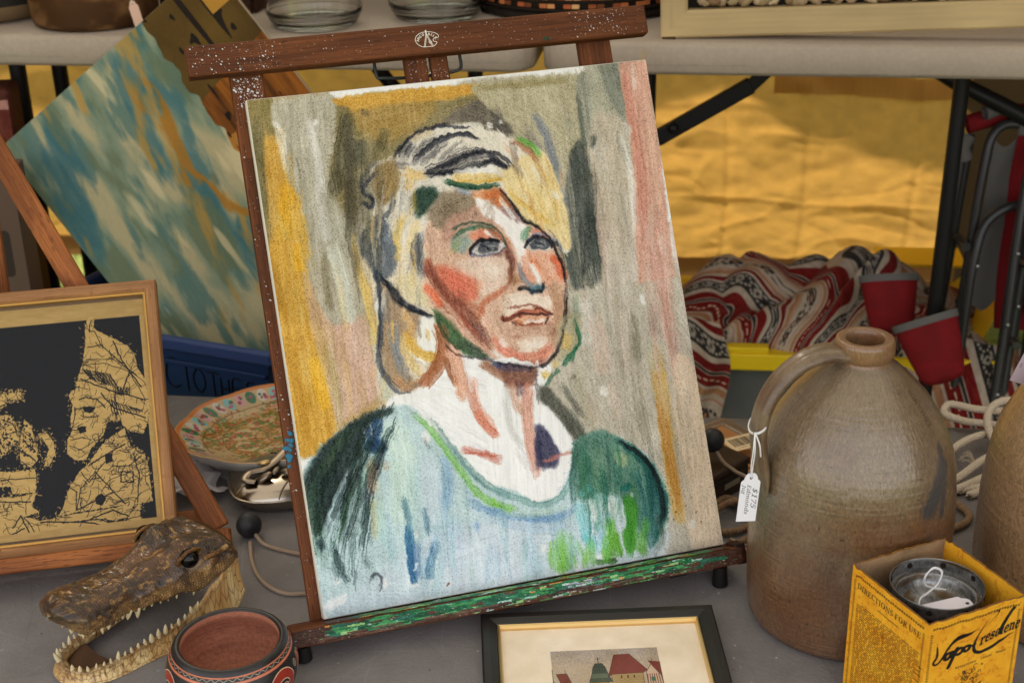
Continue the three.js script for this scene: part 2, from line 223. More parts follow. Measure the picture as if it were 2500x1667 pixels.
const PORTRAIT = [
[0,176,160,126,.9,6,-2,2,198,8,141,385,-13,365],
[0,198,168,124,.9,6,0,329,215,356,219,657,218,750,-5,838],
[0,160,150,124,.9,6,200,32,571,42,537,254,147,386],
[0,182,172,154,.9,6,492,24,811,22,842,-3,1000,1,984,504,974,635,683,594,437,370],
[0,190,180,166,.9,6,695,470,994,509,997,1216,843,1214,847,980,638,822],
[0,150,138,100,.95,5,0,3,61,4,52,60,68,106,60,183,71,231,74,377,-13,365],
[0,208,164,92,.8,12,27,95,65,106,60,183,93,249,83,378,5,368,13,224],
[0,224,170,66,.85,10,53,210,81,248,80,377,17,369],
[1,128,122,98,.6,22.4,.4,14,38,5,161,-1,346],
[0,182,176,162,.95,4,62,10,199,8,212,59,192,119,169,180,162,242,200,324,196,392,80,377,90,249,66,187,76,88,55,55],
[1,212,208,200,.85,19.8,.3,134,57,144,146,139,270,141,385],
[1,240,236,230,.9,7.0,.4,52,59,67,74,73,106,68,137],
[1,238,235,230,.9,8.9,.4,154,62,148,77],
[0,208,162,88,.95,5,207,18,386,14,558,18,573,26,570,48,477,52,333,52,253,57,221,38],
[0,208,162,88,.95,5,492,19,553,20,554,40,488,46],
[0,146,136,106,.95,6,214,34,253,54,333,49,478,50,570,45,557,128,454,116,378,130,331,167,279,177,244,220,231,265,200,324,169,280,172,180,193,120],
[0,178,150,98,.55,14,242,49,445,51,405,98,320,134,264,108],
[1,98,95,80,.65,35.1,.3,235,52,212,122,191,198,166,248],
[1,92,92,84,.6,47.9,.3,243,119,227,186],
[1,112,108,86,.6,25.6,.4,319,102,295,156],
[1,110,100,78,.6,16.0,.4,276,50,272,68],
[0,172,167,152,.8,6,144,239,171,268,200,321,220,333,196,392,141,385],
[1,118,108,82,.7,28.7,.4,212,200,202,309],
[0,128,120,112,.85,6,456,104,500,73,568,58,558,121,508,106],
[0,124,117,108,.9,6,502,83,567,64,631,116,617,141,582,134,516,120],
[0,182,174,150,.95,5,555,18,812,22,803,121,792,219,758,280,727,325,711,219,685,154,629,148,620,122,567,64],
[1,152,142,108,.7,17.6,.4,555,26,789,30],
[0,156,156,144,.9,5,813,26,856,25,849,159,800,193],
[0,176,174,158,.95,5,844,-2,931,0,924,101,931,181,850,133,844,27],
[0,138,141,131,.75,9,875,2,930,4,928,69,920,154,887,74],
[0,196,184,168,.95,8,849,120,931,181,895,482,791,469,795,284],
[0,214,168,152,.95,4,932,1,1000,0,997,109,998,209,993,340,986,494,977,586,896,575,895,482,921,266,930,168,928,78],
[1,202,142,128,.55,25.6,.4,943,20,938,119,941,268,921,447],
[1,222,184,165,.6,19.2,.4,987,75,980,240,970,404],
[1,236,226,220,.9,4.2,.4,962,6,958,75],
[1,222,216,208,.8,16.6,.35,905,172,913,282,897,427],
[1,205,200,190,.7,19.2,.5,915,153,930,181],
[0,98,103,98,.95,7,771,203,804,187,796,284,807,416,792,528,724,552,715,502,712,459,722,357,748,279],
[1,128,128,118,.8,28.7,.5,762,443,762,524,758,589],
[1,206,196,182,.7,38.3,.4,834,436,825,549],
[1,206,160,146,.8,38.3,.5,925,447,925,529,925,628],
[1,224,200,186,.8,16.0,.4,968,436,967,584],
[1,218,210,202,.7,19.2,.4,890,410,879,556],
[1,150,142,128,.7,25.6,.4,813,254,814,352,818,450],
[1,102,107,97,.85,8.9,.4,809,66,808,142,807,207],
[1,100,105,100,.85,13.4,.5,835,173,824,209],
[1,236,232,226,.8,3.8,.3,831,200,826,219],
[1,118,126,146,.75,19.8,.6,689,106,709,151,721,220,729,293],
[1,138,132,128,.6,19.2,.6,660,126,679,173,694,201],
[1,114,122,132,.85,19.8,.5,730,290,728,374,730,452],
[1,232,230,226,.9,7.0,.4,748,376,762,378],
[1,98,95,92,.85,19.2,.6,596,80,598,126,583,163],
[0,112,107,102,.7,6,572,116,624,119,627,151,590,147],
[1,236,232,228,.9,9.6,.4,568,119,581,122],
[1,234,230,226,.9,8.3,.4,597,115,606,117],
[1,206,182,170,.45,12.9,.92,812,261,811,417,822,573],
[1,128,124,108,.42,29.1,.92,98,281,95,348,86,415],
[1,122,124,116,.27,29.6,.92,701,413,703,574,704,735],
[1,128,124,108,.31,13.1,.92,21,376,18,493,23,610],
[1,150,146,132,.27,32.2,.92,769,61,767,116,770,172],
[1,214,210,200,.46,18.4,.92,59,332,52,439,66,545],
[1,216,210,202,.34,9.4,.92,794,404,789,551,806,698],
[1,200,196,184,.33,10.3,.92,139,211,143,324,132,437],
[1,204,196,184,.37,20.1,.92,950,332,953,392,936,451],
[1,200,196,184,.5,18.3,.92,134,127,133,233,131,339],
[1,122,124,116,.35,13.5,.92,690,371,686,533,700,695],
[1,200,196,184,.33,28.1,.92,164,291,159,348,157,405],
[1,122,124,116,.41,17.6,.92,770,86,772,142,756,198],
[1,200,196,184,.48,12.0,.92,37,271,43,416,28,561],
[1,122,124,116,.4,30.9,.92,910,149,905,217,923,285],
[1,150,144,124,.46,14.7,.92,88,97,84,147,94,196],
[1,216,210,202,.4,25.0,.92,851,165,845,231,850,297],
[1,214,210,200,.26,14.5,.92,27,136,21,291,25,446],
[1,216,210,202,.41,33.5,.92,766,251,763,412,777,574],
[1,214,210,200,.33,17.3,.92,135,270,142,332,135,394],
[1,216,210,202,.27,34.0,.92,699,275,702,329,693,383],
[1,200,196,184,.42,17.1,.92,110,325,115,478,122,631],
[1,216,210,202,.35,24.2,.92,933,373,939,468,935,563],
[1,214,210,200,.35,26.9,.92,116,279,124,333,127,388],
[1,122,124,116,.4,8.8,.92,888,269,881,367,895,464],
[1,128,124,108,.47,20.6,.92,99,142,103,271,103,400],
[1,122,124,116,.36,25.2,.92,789,111,784,229,800,348],
[1,200,196,184,.3,27.6,.92,171,177,173,302,179,427],
[1,204,196,184,.46,29.8,.92,747,139,742,294,747,450],
[1,200,196,184,.46,32.1,.92,139,402,133,480,138,558],
[1,122,124,116,.47,8.8,.92,793,247,792,372,781,498],
[1,150,144,124,.35,24.7,.92,22,315,24,428,24,542],
[1,204,196,184,.28,11.0,.92,741,336,746,413,754,490],
[1,214,210,200,.29,20.4,.92,108,290,111,379,100,468],
[1,204,196,184,.49,22.0,.92,692,229,688,360,700,491],
[1,200,196,184,.28,26.8,.92,102,418,95,482,114,547],
[1,206,182,170,.45,21.1,.92,812,285,813,439,816,593],
[1,214,210,200,.43,24.7,.92,75,177,78,340,83,503],
[1,150,146,132,.48,16.3,.92,747,383,748,546,755,709],
[1,128,124,108,.48,15.2,.92,164,185,162,240,162,295],
[1,216,210,202,.29,28.5,.92,748,372,743,468,744,565],
[1,128,124,108,.27,32.7,.92,41,245,48,377,40,509],
[1,122,124,116,.39,29.9,.92,749,249,752,329,750,409],
[1,188,170,140,.38,33.2,.92,69,197,64,343,79,490],
[1,122,124,116,.26,22.0,.92,844,132,836,241,841,350],
[1,214,210,200,.38,9.7,.92,175,255,175,419,180,583],
[0,192,184,170,1,5,694,554,901,557,1000,570,1002,793,997,1216,849,1207,872,1068,855,986,773,922,729,899,693,905,649,832,611,776,654,720,712,687,717,604],
[1,212,208,198,.7,37.4,.3,748,570,733,690],
[1,214,187,172,.65,39.5,.4,764,610,764,715,760,765],
[1,142,138,124,.65,29.1,.4,843,583,850,728,842,853,848,951],
[1,140,138,124,.7,24.9,.4,858,623,859,750],
[1,164,142,132,.8,37.4,.6,919,610,915,695],
[1,156,130,124,.8,19.1,.7,955,684,958,773],
[1,204,166,104,.85,38.2,.35,902,710,902,841,900,946,897,1094,906,1158],
[1,178,132,70,.75,25.8,.4,895,853,896,1009,907,1125],
[1,188,190,172,.7,20.8,.4,894,704,901,778],
[0,216,193,170,.95,8,946,754,998,792,995,1216,920,1211,921,992],
[1,168,160,146,.6,20.8,.4,919,950,924,1077,924,1161],
[1,238,235,230,.9,22.9,.5,764,795,754,815],
[1,238,235,230,.9,10.0,.4,892,581,894,609],
[1,158,150,136,.6,24.9,.4,773,843,784,911],
[1,166,162,146,.7,33.2,.4,680,745,705,832,714,884],
[1,206,184,170,.5,24.9,.4,774,784,785,878],
[1,226,220,212,.7,20.8,.4,925,1153,931,1171],
[1,120,116,104,.7,12.5,.3,685,754,686,765],
[1,110,80,55,.7,3.7,0,885,1100,887,1102],
[1,110,80,55,.7,3.7,0,903,1084,905,1086],
[1,110,80,55,.7,3.7,0,935,1096,937,1098],
[1,110,80,55,.7,3.7,0,942,1135,943,1137],
[1,110,80,55,.7,3.7,0,889,1126,891,1128],
[1,110,80,55,.7,3.7,0,950,1162,952,1164],
[1,110,80,55,.7,3.7,0,918,1114,920,1116],
[1,110,80,55,.7,3.7,0,882,1146,883,1148],
[1,110,80,55,.7,3.7,0,868,1122,870,1125],
[1,152,146,130,.48,15.5,.92,817,804,813,946,817,1088],
[1,216,208,198,.28,28.4,.92,966,792,961,889,969,987],
[1,200,190,176,.31,23.9,.92,922,477,914,539,916,600],
[1,170,160,140,.47,23.4,.92,842,644,844,748,847,852],
[1,170,160,140,.41,21.9,.92,706,691,701,822,699,953],
[1,200,190,176,.48,25.8,.92,850,767,846,875,856,982],
[1,200,190,176,.47,10.1,.92,790,580,794,721,782,863],
[1,208,184,168,.28,25.4,.92,737,500,743,583,735,666],
[1,200,190,176,.34,26.1,.92,814,709,815,751,811,793],
[1,200,190,176,.44,8.5,.92,900,692,905,769,900,847],
[1,200,190,176,.5,26.5,.92,874,786,869,879,867,972],
[1,208,184,168,.36,16.6,.92,964,503,957,550,954,596],
[1,216,208,198,.43,18.0,.92,801,543,806,624,793,705],
[1,170,160,140,.46,9.9,.92,815,538,820,596,811,654],
[1,170,160,140,.45,29.6,.92,949,788,951,931,949,1074],
[1,200,190,176,.47,27.7,.92,773,788,778,910,771,1032],
[1,208,184,168,.33,25.5,.92,898,738,893,862,890,986],
[1,170,160,140,.32,29.2,.92,728,780,721,929,723,1078],
[1,216,208,198,.43,22.1,.92,761,612,759,672,773,732],
[1,170,160,140,.38,17.8,.92,917,813,910,855,910,898],
[1,152,146,130,.38,20.1,.92,916,696,912,737,926,779],
[1,208,184,168,.44,21.1,.92,975,668,980,818,965,967],
[1,208,184,168,.4,19.9,.92,712,795,720,853,721,910],
[1,208,184,168,.41,14.3,.92,822,643,823,714,819,785],
[1,152,146,130,.41,20.9,.92,859,569,852,688,866,806],
[1,152,146,130,.49,29.8,.92,816,709,820,755,805,801],
[1,208,184,168,.27,9.0,.92,720,786,716,874,727,961],
[1,200,190,176,.36,21.7,.92,930,788,932,844,921,900],
[1,216,208,198,.4,17.2,.92,758,488,755,586,749,684],
[1,170,160,140,.28,14.4,.92,882,708,887,788,873,868],
[1,170,160,140,.42,14.0,.92,837,646,839,719,833,793],
[1,200,190,176,.48,29.6,.92,860,677,856,786,854,896],
[1,152,146,130,.31,8.8,.92,950,483,946,530,939,577],
[1,200,190,176,.37,16.2,.92,779,734,780,874,782,1015],
[0,208,164,88,1,6,1,348,82,358,69,434,74,574,81,698,99,763,87,792,51,838,-4,829,-4,563],
[1,226,174,64,.8,25.6,.3,70,351,65,418],
[1,226,172,64,.8,30.3,.3,61,618,71,697,77,747],
[1,186,142,66,.6,25.6,.4,11,565,20,689,23,812],
[1,176,140,74,.6,19.2,.4,5,379,8,503],
[0,198,168,142,.98,7,73,419,131,498,190,522,221,657,205,732,101,778,93,669,74,574],
[0,210,176,162,.85,10,130,548,193,525,200,623,208,721,172,743,110,764],
[1,164,146,112,.75,19.8,.4,92,595,105,671,109,752],
[0,180,174,158,.95,6,85,355,201,370,192,450,201,530,124,550,96,490,82,420],
[1,208,208,194,.85,35.1,.3,146,363,162,462,163,555],
[1,142,134,112,.7,16.6,.4,125,376,121,456,121,519],
[0,200,198,180,.95,5,208,568,227,614,216,656,228,702,252,730,206,742,208,671],
[1,226,186,110,.42,24.4,.92,80,489,85,597,79,704],
[1,214,190,176,.45,21.1,.92,214,522,219,629,211,736],
[1,206,160,80,.43,9.9,.92,108,555,106,662,105,769],
[1,214,204,186,.25,24.5,.92,48,406,53,497,48,588],
[1,196,180,150,.43,14.6,.92,104,671,104,765,109,860],
[1,226,186,110,.43,19.9,.92,82,590,79,659,81,729],
[1,170,158,134,.4,27.4,.92,194,469,194,557,189,644],
[1,226,186,110,.29,15.8,.92,153,406,151,521,151,636],
[1,180,150,100,.43,23.2,.92,165,635,166,723,158,812],
[1,180,150,100,.42,8.4,.92,97,387,92,473,93,559],
[1,180,150,100,.43,22.7,.92,131,566,124,633,123,701],
[1,214,204,186,.35,23.3,.92,50,582,46,635,44,688],
[1,170,158,134,.39,18.7,.92,213,506,216,576,213,647],
[1,170,158,134,.43,24.7,.92,199,672,205,749,206,826],
[1,210,206,192,.28,16.4,.92,259,584,264,672,258,759],
[1,206,180,160,.3,18.6,.92,207,697,205,770,205,844],
[1,170,158,134,.26,11.6,.92,242,530,245,636,248,742],
[1,226,186,110,.37,15.2,.92,140,566,137,688,134,810],
[1,214,190,176,.4,11.5,.92,174,531,168,616,169,702],
[1,214,204,186,.44,16.1,.92,104,555,110,668,104,782],
[1,206,180,160,.41,10.7,.92,188,626,186,675,182,723],
[1,210,206,192,.34,8.2,.92,264,634,266,743,258,853],
[1,180,150,100,.28,23.4,.92,119,634,125,739,117,843],
[1,170,158,134,.29,19.4,.92,247,639,248,691,239,742],
[1,206,160,80,.27,22.3,.92,79,673,72,726,74,780],
[1,180,150,100,.29,8.4,.92,145,529,145,655,145,781],
[0,226,218,206,1,4,326,176,385,128,454,115,557,128,509,433,214,395,231,281,255,272,238,238,278,180],
[0,228,218,204,1,4,477,119,585,137,627,161,700,208,724,302,728,432,714,450,602,358,447,307],
[0,220,206,184,1,4,203,374,399,399,372,572,361,678,283,732,252,727,226,695,216,656,238,554,229,471],
[1,62,64,78,.95,5.4,.2,323,178,341,155,379,127,419,113,468,113,531,122],
[1,196,176,142,.6,19.2,.5,368,133,435,118],
[1,78,80,88,.85,19.8,.6,345,178,364,158,379,143],
[1,60,62,74,.9,9.6,.4,368,196,411,163,453,142,497,135,516,139,544,154],
[1,98,98,100,.7,22.4,.8,369,190,410,150,450,145],
[1,70,72,80,.7,12.8,.8,390,196,419,177,462,149],
[1,80,82,90,.7,8.3,.8,429,197,465,169,501,150],
[1,80,82,90,.7,7.0,.8,436,194,484,174,524,166],
[1,64,66,74,.9,26.8,.6,395,220,439,211,487,195,537,187,566,193],
[1,58,60,70,.95,14.7,.3,557,190,591,222,630,258],
[1,52,56,66,.95,10.9,.3,399,222,483,224,523,219,567,211,597,226,630,258],
[1,240,236,230,.9,12.8,.3,467,225,525,227,574,226],
[1,226,190,118,.75,17.6,.6,458,237,522,243,592,256],
[1,206,162,78,.85,7.7,.5,463,245,520,255,592,256],
[1,44,84,66,.95,13.4,.4,441,241,477,258,515,268,574,269],
[1,150,160,176,.8,14.4,.4,460,267,501,277],
[0,226,202,154,1,4,587,247,642,211,699,210,718,259,725,309,735,368,729,436,715,444,688,401,640,373,612,337,591,286],
[1,224,178,94,.8,11.5,.7,590,273,625,322,668,360,700,390],
[1,228,198,138,.8,14.1,.7,637,266,667,328,695,380],
[1,244,238,226,.8,7.7,.8,658,220,672,254,687,288],
[1,210,150,100,.6,4.5,.8,672,212,692,256,697,305],
[1,214,184,128,.7,6.4,.5,698,218,715,255,720,308],
[1,238,234,228,.8,11.5,.5,708,300,718,324],
[1,104,168,80,.9,17.9,.5,634,159,664,178,692,212],
[1,172,120,96,.9,14.1,.5,624,164,659,191,687,226],
[1,214,140,100,.6,7.7,.9,594,164,621,199,642,234],
[1,152,142,134,.85,13.4,.6,625,164,625,216,633,259],
[1,54,58,74,.95,10.9,.3,279,177,246,214,238,238,258,262,252,278,229,275],
[0,152,132,98,.9,7,290,184,329,182,332,230,309,269,282,281,265,248,267,210],
[1,176,172,170,.7,9.6,.9,273,192,255,227,262,247],
[1,108,104,106,.8,16.0,.8,324,188,361,197],
[1,222,184,122,.9,23.0,.6,340,209,398,228],
[1,224,182,116,.85,17.9,.7,361,221,352,258],
[1,66,70,80,.9,8.3,.5,312,266,297,302,277,312],
[0,112,119,130,.95,6,249,312,277,312,296,352,294,405,215,395,219,358],
[1,66,70,84,.9,11.5,.3,232,338,217,395],
[1,140,144,150,.6,12.8,.6,284,329,282,401],
[1,222,188,118,.9,19.8,.6,329,306,306,360,294,405],
[1,236,208,156,.9,23.0,.6,360,329,325,409],
[1,104,104,108,.8,19.2,.8,365,361,347,412],
[0,112,118,126,.95,6,221,370,295,379,298,424,272,455,245,461,230,424],
[1,150,150,150,.6,9.6,.6,269,382,258,437],
[1,226,194,126,.8,19.2,.6,315,385,296,423],
[0,226,210,174,.95,6,294,461,326,456,348,496,359,539,331,529,299,509],
[1,92,96,104,.85,19.8,.8,352,389,352,431,358,476],
[1,236,208,146,.9,13.4,.4,203,341,202,393],
[1,226,194,122,.9,19.2,.5,202,373,205,436,213,513,220,579,209,615],
[1,214,200,172,.7,12.8,.8,222,417,229,471],
[1,124,118,102,.8,4.2,.3,188,369,191,435,194,504],
[0,172,150,126,.95,6,246,470,288,495,312,545,337,567,321,593,282,635,275,681,290,711,253,721,227,689,226,627,239,550],
[1,130,130,130,.7,19.2,.7,261,485,251,530,249,567],
[1,134,142,152,.85,23.0,.6,266,557,262,632,278,706],
[1,222,176,98,.8,5.7,.5,262,560,257,616],
[1,214,174,128,.8,16.0,.5,288,535,307,576,306,607],
[1,236,208,156,.9,19.8,.5,284,591,288,661,317,698],
[1,226,182,104,.95,25.6,.3,296,606,307,638,336,658,361,659],
[1,222,172,92,.8,9.6,.4,293,586,297,624],
[1,244,240,232,.9,5.7,.3,292,636,304,657,333,674],
[0,240,237,232,.95,5,331,566,364,571,359,643,329,639,317,615],
[1,206,164,92,.8,8.3,.5,343,593,342,618],
[1,130,112,100,.8,5.1,.4,326,569,323,609],
[1,192,150,118,.9,19.2,.5,242,693,275,724,314,715],
[1,74,82,96,.92,8.6,.4,222,373,232,421,244,473,239,535,231,596,216,656,227,695,252,730,286,732],
[1,46,52,64,.95,10.2,.3,247,458,277,487,294,520,328,547,360,566],
[1,120,116,104,.8,7.7,.4,287,726,328,710,360,668],
[0,216,178,158,1,5,371,373,395,325,458,275,578,277,602,331,638,377,683,409,699,453,704,512,692,575,673,653,641,703,605,720,558,710,512,692,470,668,424,630,383,583,365,540,350,490,368,436],
[0,142,130,114,.95,9,405,279,480,275,509,297,488,330,440,366,401,348,387,311],
[1,120,108,92,.5,38.3,.8,429,291,452,351],
[0,62,86,76,.9,8,355,273,374,256,412,257,416,283,384,311,363,323],
[1,152,162,178,.85,11.5,.4,471,272,505,281],
[1,206,134,90,.9,22.4,.7,504,290,550,286,583,287],
[0,204,130,88,.85,8,530,287,578,280,598,314,611,339,569,330,546,311],
[0,162,142,144,.9,8,564,322,602,334,626,369,591,360],
[0,194,156,142,.8,10,435,336,500,315,546,353,565,378,518,363,473,362,440,388,414,391],
[1,180,160,148,.5,19.2,.9,467,321,515,346],
[0,242,236,233,1,5,511,296,552,315,585,356,622,372,628,389,612,422,617,455,632,483,644,514,634,520,611,483,598,440,584,406,563,368,523,334],
[1,92,95,102,.85,28.1,.8,367,360,347,395,346,433,356,472],
[1,190,158,140,.7,19.2,.8,387,353,390,400,382,431],
[1,166,96,78,.7,19.2,.5,370,423,369,468],
[1,72,112,92,.92,8.3,.3,436,391,465,370,499,364,530,370,545,382],
[0,152,166,158,.85,8,437,394,477,378,485,397,464,416,433,412],
[1,158,170,118,.6,11.5,.8,425,418,462,387],
[0,216,146,122,.9,6,480,382,517,372,543,394,500,395],
[1,242,238,233,.95,7.7,.3,521,377,554,404],
[1,168,112,92,.85,19.8,.4,533,371,564,407,572,449,574,479],
[1,96,78,78,.75,10.9,.4,558,403,568,430,568,462],
[0,208,202,198,1,2,474,426,492,404,526,397,554,405,568,426,533,435,494,433],
[0,86,88,96,.95,2,496,420,508,406,532,403,549,410,544,427,524,433,505,430],
[0,140,142,146,.9,3,513,419,521,411,537,412,537,422,525,427],
[1,90,90,100,.8,4.5,.4,480,420,498,408,525,402,554,409],
[1,214,208,202,.9,5.1,.4,486,421,508,430,534,432,560,427],
[1,196,190,184,.7,5.8,.7,537,410,552,421],
[1,40,40,46,.9,5.1,.3,520,414,528,425],
[1,34,34,42,1,6.4,.1,474,426,489,407,523,398,554,406],
[1,110,114,140,.9,5.4,.2,474,430,500,437,539,439,567,428],
[1,222,150,100,.8,5.1,.5,532,440,565,429],
[0,204,198,194,1,2,613,427,633,409,656,407,674,417,684,438,661,442,634,439],
[0,88,92,100,.95,2,629,421,647,410,671,415,677,432,657,440,635,435],
[0,142,144,146,.9,3,645,423,656,419,667,423,663,434,649,433],
[1,38,38,46,1,6.1,.1,611,429,629,412,653,407,675,416,684,437],
[1,222,205,195,.8,5.8,.3,628,439,664,444],
[1,98,142,112,.9,12.8,.5,612,413,622,392,639,382],
[0,212,152,134,.9,5,632,391,663,389,677,411,644,400],
[1,142,150,172,.9,6.4,.3,620,414,644,402,676,406,693,429],
[0,228,172,150,.95,8,616,442,678,455,705,496,698,530,672,514,650,527,630,486],
[1,222,130,95,.7,12.8,.8,626,450,645,498],
[1,212,112,84,.85,21.1,.4,677,453,695,485,700,521],
[1,238,200,180,.7,12.8,.9,661,461,676,508],
[1,40,44,46,.95,4.8,.2,575,276,598,314,621,360,653,384,682,414,695,456,704,496,703,525],
[1,120,130,155,.8,5.1,.3,688,416,705,437,700,447],
[1,40,44,50,.8,4.5,.3,692,423,698,437],
[0,228,200,184,.95,10,430,450,487,437,551,447,569,468,557,499,518,530,491,536,480,501,449,475],
[1,236,214,200,.6,38.3,.5,521,468,544,491],
[1,220,160,136,.6,22.4,.6,472,494,495,513],
[0,212,128,108,.95,10,387,446,429,458,472,494,475,532,448,541,411,508,389,483],
[1,142,92,78,.8,26.8,.5,370,433,377,469,406,520,450,551],
[1,170,110,90,.7,19.2,.6,415,527,459,552,485,575],
[1,188,118,94,.85,13.4,.4,554,516,517,535,488,552,479,581],
[1,168,120,102,.8,35.8,.6,389,518,433,571,460,610,487,661],
[1,118,100,98,.75,23.0,.6,445,557,467,604,489,652],
[1,160,110,80,.6,19.2,.6,456,574,476,590],
[1,224,118,90,.9,19.2,.4,352,490,372,515,384,545],
[0,86,112,84,.95,7,365,546,383,564,407,599,431,628,470,668,481,682,434,669,400,639,377,601],
[1,72,76,76,.8,19.2,.8,418,629,452,659,481,681],
[1,238,228,220,.9,5.8,.8,428,586,438,607,457,635],
[1,222,200,190,.6,5.1,.9,402,567,434,609],
[1,238,232,228,.9,7.7,.5,490,665,525,692],
[0,234,214,198,.95,8,549,542,579,537,649,556,656,580,613,574,572,582,538,586],
[1,178,144,120,.75,35.8,.5,670,527,679,573,671,630,650,672],
[1,150,116,100,.6,19.2,.7,642,619,660,651],
[1,190,160,140,.6,12.8,.8,535,544,553,556,536,579],
[1,226,180,160,.7,16.0,.6,486,585,497,621,515,652],
[1,206,172,152,.7,16.0,.6,512,569,524,612],
[1,142,106,96,.9,17.3,.4,570,427,579,457,570,491],
[1,168,128,100,.8,19.2,.5,567,490,572,517],
[1,150,118,92,.7,22.4,.6,569,494,593,510],
[1,218,154,130,.92,22.4,.4,600,450,610,487,626,519],
[1,244,238,233,.95,10.2,.3,623,469,639,513],
[1,124,140,156,.85,8.3,.4,594,465,596,494,606,515,621,525],
[0,112,138,148,.95,4,600,530,621,525,642,525,645,535,618,543],
[1,52,62,72,.95,5.1,.3,580,531,600,529,618,543,640,536,646,519],
[1,40,40,40,.9,5.8,.3,579,529,593,529],
[0,178,110,90,1,3,529,591,547,590,582,578,601,584,622,579,658,599,632,599,593,593,552,602,534,599],
[1,206,150,130,.7,7.0,.5,581,587,620,587,649,596],
[0,224,170,146,1,4,552,602,593,594,648,602,638,619,606,617,573,615],
[1,246,238,232,.95,7.0,.3,584,609,610,612,640,612],
[1,166,110,70,.7,8.3,.4,565,605,577,610],
[1,58,44,44,.95,2.6,.2,530,585,532,598,556,598,584,587,603,593,632,597,659,599],
[1,70,52,50,.8,1.9,.3,615,579,628,582,646,590,658,598],
[1,58,46,46,.9,2.6,.3,552,605,566,616],
[1,48,40,42,.95,2.6,.3,647,603,635,621],
[1,194,160,142,.75,26.8,.6,520,621,587,632,655,637],
[0,238,220,204,.95,10,565,663,584,651,616,654,633,669,611,685,579,681],
[1,216,140,122,.9,22.4,.4,501,635,528,672,570,694,613,694,646,671],
[1,242,232,226,.9,12.8,.5,516,643,530,661],
[1,160,112,104,.7,9.6,.5,544,695,590,711,628,704],
[1,40,38,42,.95,5.4,.3,481,682,523,701,573,716,612,720,645,700,668,662,688,606,703,531],
[1,122,78,66,.6,14.7,.7,372,449,391,493,429,539,469,589],
[1,240,222,208,.5,19.2,.7,502,466,543,475],
[1,204,160,136,.5,12.8,.8,427,405,442,433],
[1,150,104,88,.6,9.6,.5,566,474,564,506,545,523],
[0,242,240,240,1,3,407,659,443,677,480,687,516,705,605,721,600,776,318,733,349,698,383,690],
[0,244,243,243,1,3,231,763,556,771,515,1028,431,985,391,935,338,864,285,777],
[0,243,242,242,1,3,487,696,602,721,587,789,651,845,666,909,654,957,603,1036,542,1042,440,992],
[1,168,114,84,.95,33.2,.3,370,581,375,642,350,689,306,726],
[1,152,102,76,.9,16.0,.3,380,662,384,700,394,736],
[1,224,168,144,.95,33.2,.3,393,638,406,700,404,775],
[1,224,154,134,.9,24.9,.6,432,720,433,792,470,864],
[1,216,142,122,.9,22.4,.3,428,802,451,841,478,875],
[1,204,134,120,.92,14.1,.4,381,888,412,899,479,925],
[1,156,112,90,.9,22.4,.4,460,689,489,712,523,743],
[1,78,86,120,.92,14.1,.3,491,697,528,712,572,722],
[0,138,102,90,.9,8,510,712,593,724,584,760,553,763,520,758],
[1,104,92,104,.85,19.1,.4,498,706,585,721],
[1,216,154,136,.9,29.1,.4,573,754,555,826,554,912,556,987],
[1,204,156,134,.8,22.4,.5,524,747,534,798,542,832],
[1,214,210,208,.8,15.8,.5,511,761,511,864,534,909],
[1,120,96,100,.7,16.6,.4,551,751,545,783],
[0,84,84,106,.92,6,575,860,598,878,618,927,608,962,563,961,563,914],
[1,192,132,122,.9,6.6,.3,574,950,618,943,658,938],
[1,214,208,210,.7,20.8,.9,516,910,545,973],
[1,206,146,134,.8,10.0,.5,427,912,474,936],
[1,90,80,80,.8,3.3,.4,593,724,586,810],
[0,102,102,94,.92,7,597,770,621,778,653,833,679,870,697,910,666,914,626,839,592,800],
[1,88,90,84,.8,12.5,.5,651,768,673,819,696,860],
[1,110,112,104,.7,20.8,.6,661,834,686,896],
[0,176,170,146,.9,8,679,619,725,605,714,683,677,711,655,712],
[1,208,178,120,.85,24.9,.5,689,650,676,690],
[1,54,110,86,.95,7.9,.3,710,619,714,679,682,708,665,728],
[1,64,118,94,.9,5.4,.4,706,682,684,721],
[1,216,182,106,.9,15.8,.4,613,733,621,751],
[1,214,186,130,.8,16.6,.5,638,714,653,728],
[1,80,116,96,.9,7.1,.4,652,734,627,754,611,772],
[1,120,140,124,.6,12.5,.6,724,558,719,617],
[0,188,210,214,1,4,2,905,45,842,133,791,230,766,276,773,338,864,390,938,430,988,514,1031,482,1231,299,1215,142,1217,3,1212],
[0,188,210,214,1,4,440,992,541,1044,602,1038,654,961,665,918,729,901,773,924,845,997,867,1047,870,1093,854,1149,818,1210,576,1200,408,1194],
[0,200,214,224,.9,12,24,1219,303,1222,574,1224,821,1224,833,1152,328,1065],
[0,62,76,74,.96,8,4,901,53,834,133,787,198,769,236,770,176,790,156,825,140,866,98,899,61,958,29,1013,6,1027,3,963],
[1,92,112,84,.6,19.2,.7,132,800,81,847,37,898],
[1,84,112,88,.6,29.4,.8,17,907,15,980,16,1117],
[1,84,100,92,.62,3.0,.9,86,838,56,924,14,1007],
[1,58,64,70,.62,4.9,.9,90,834,59,934,15,1031],
[1,58,64,70,.62,3.4,.9,90,861,62,943,21,1021],
[1,84,100,92,.62,5.2,.9,97,842,68,929,27,1014],
[1,58,64,70,.62,3.1,.9,97,868,68,958,27,1045],
[1,58,64,70,.62,5.0,.9,104,851,74,951,31,1047],
[1,84,100,92,.62,4.5,.9,105,874,77,959,37,1041],
[1,58,64,70,.62,2.8,.9,110,863,82,954,41,1042],
[1,58,64,70,.62,3.4,.9,112,880,83,972,43,1062],
[1,84,100,92,.62,5.0,.9,116,881,87,979,46,1074],
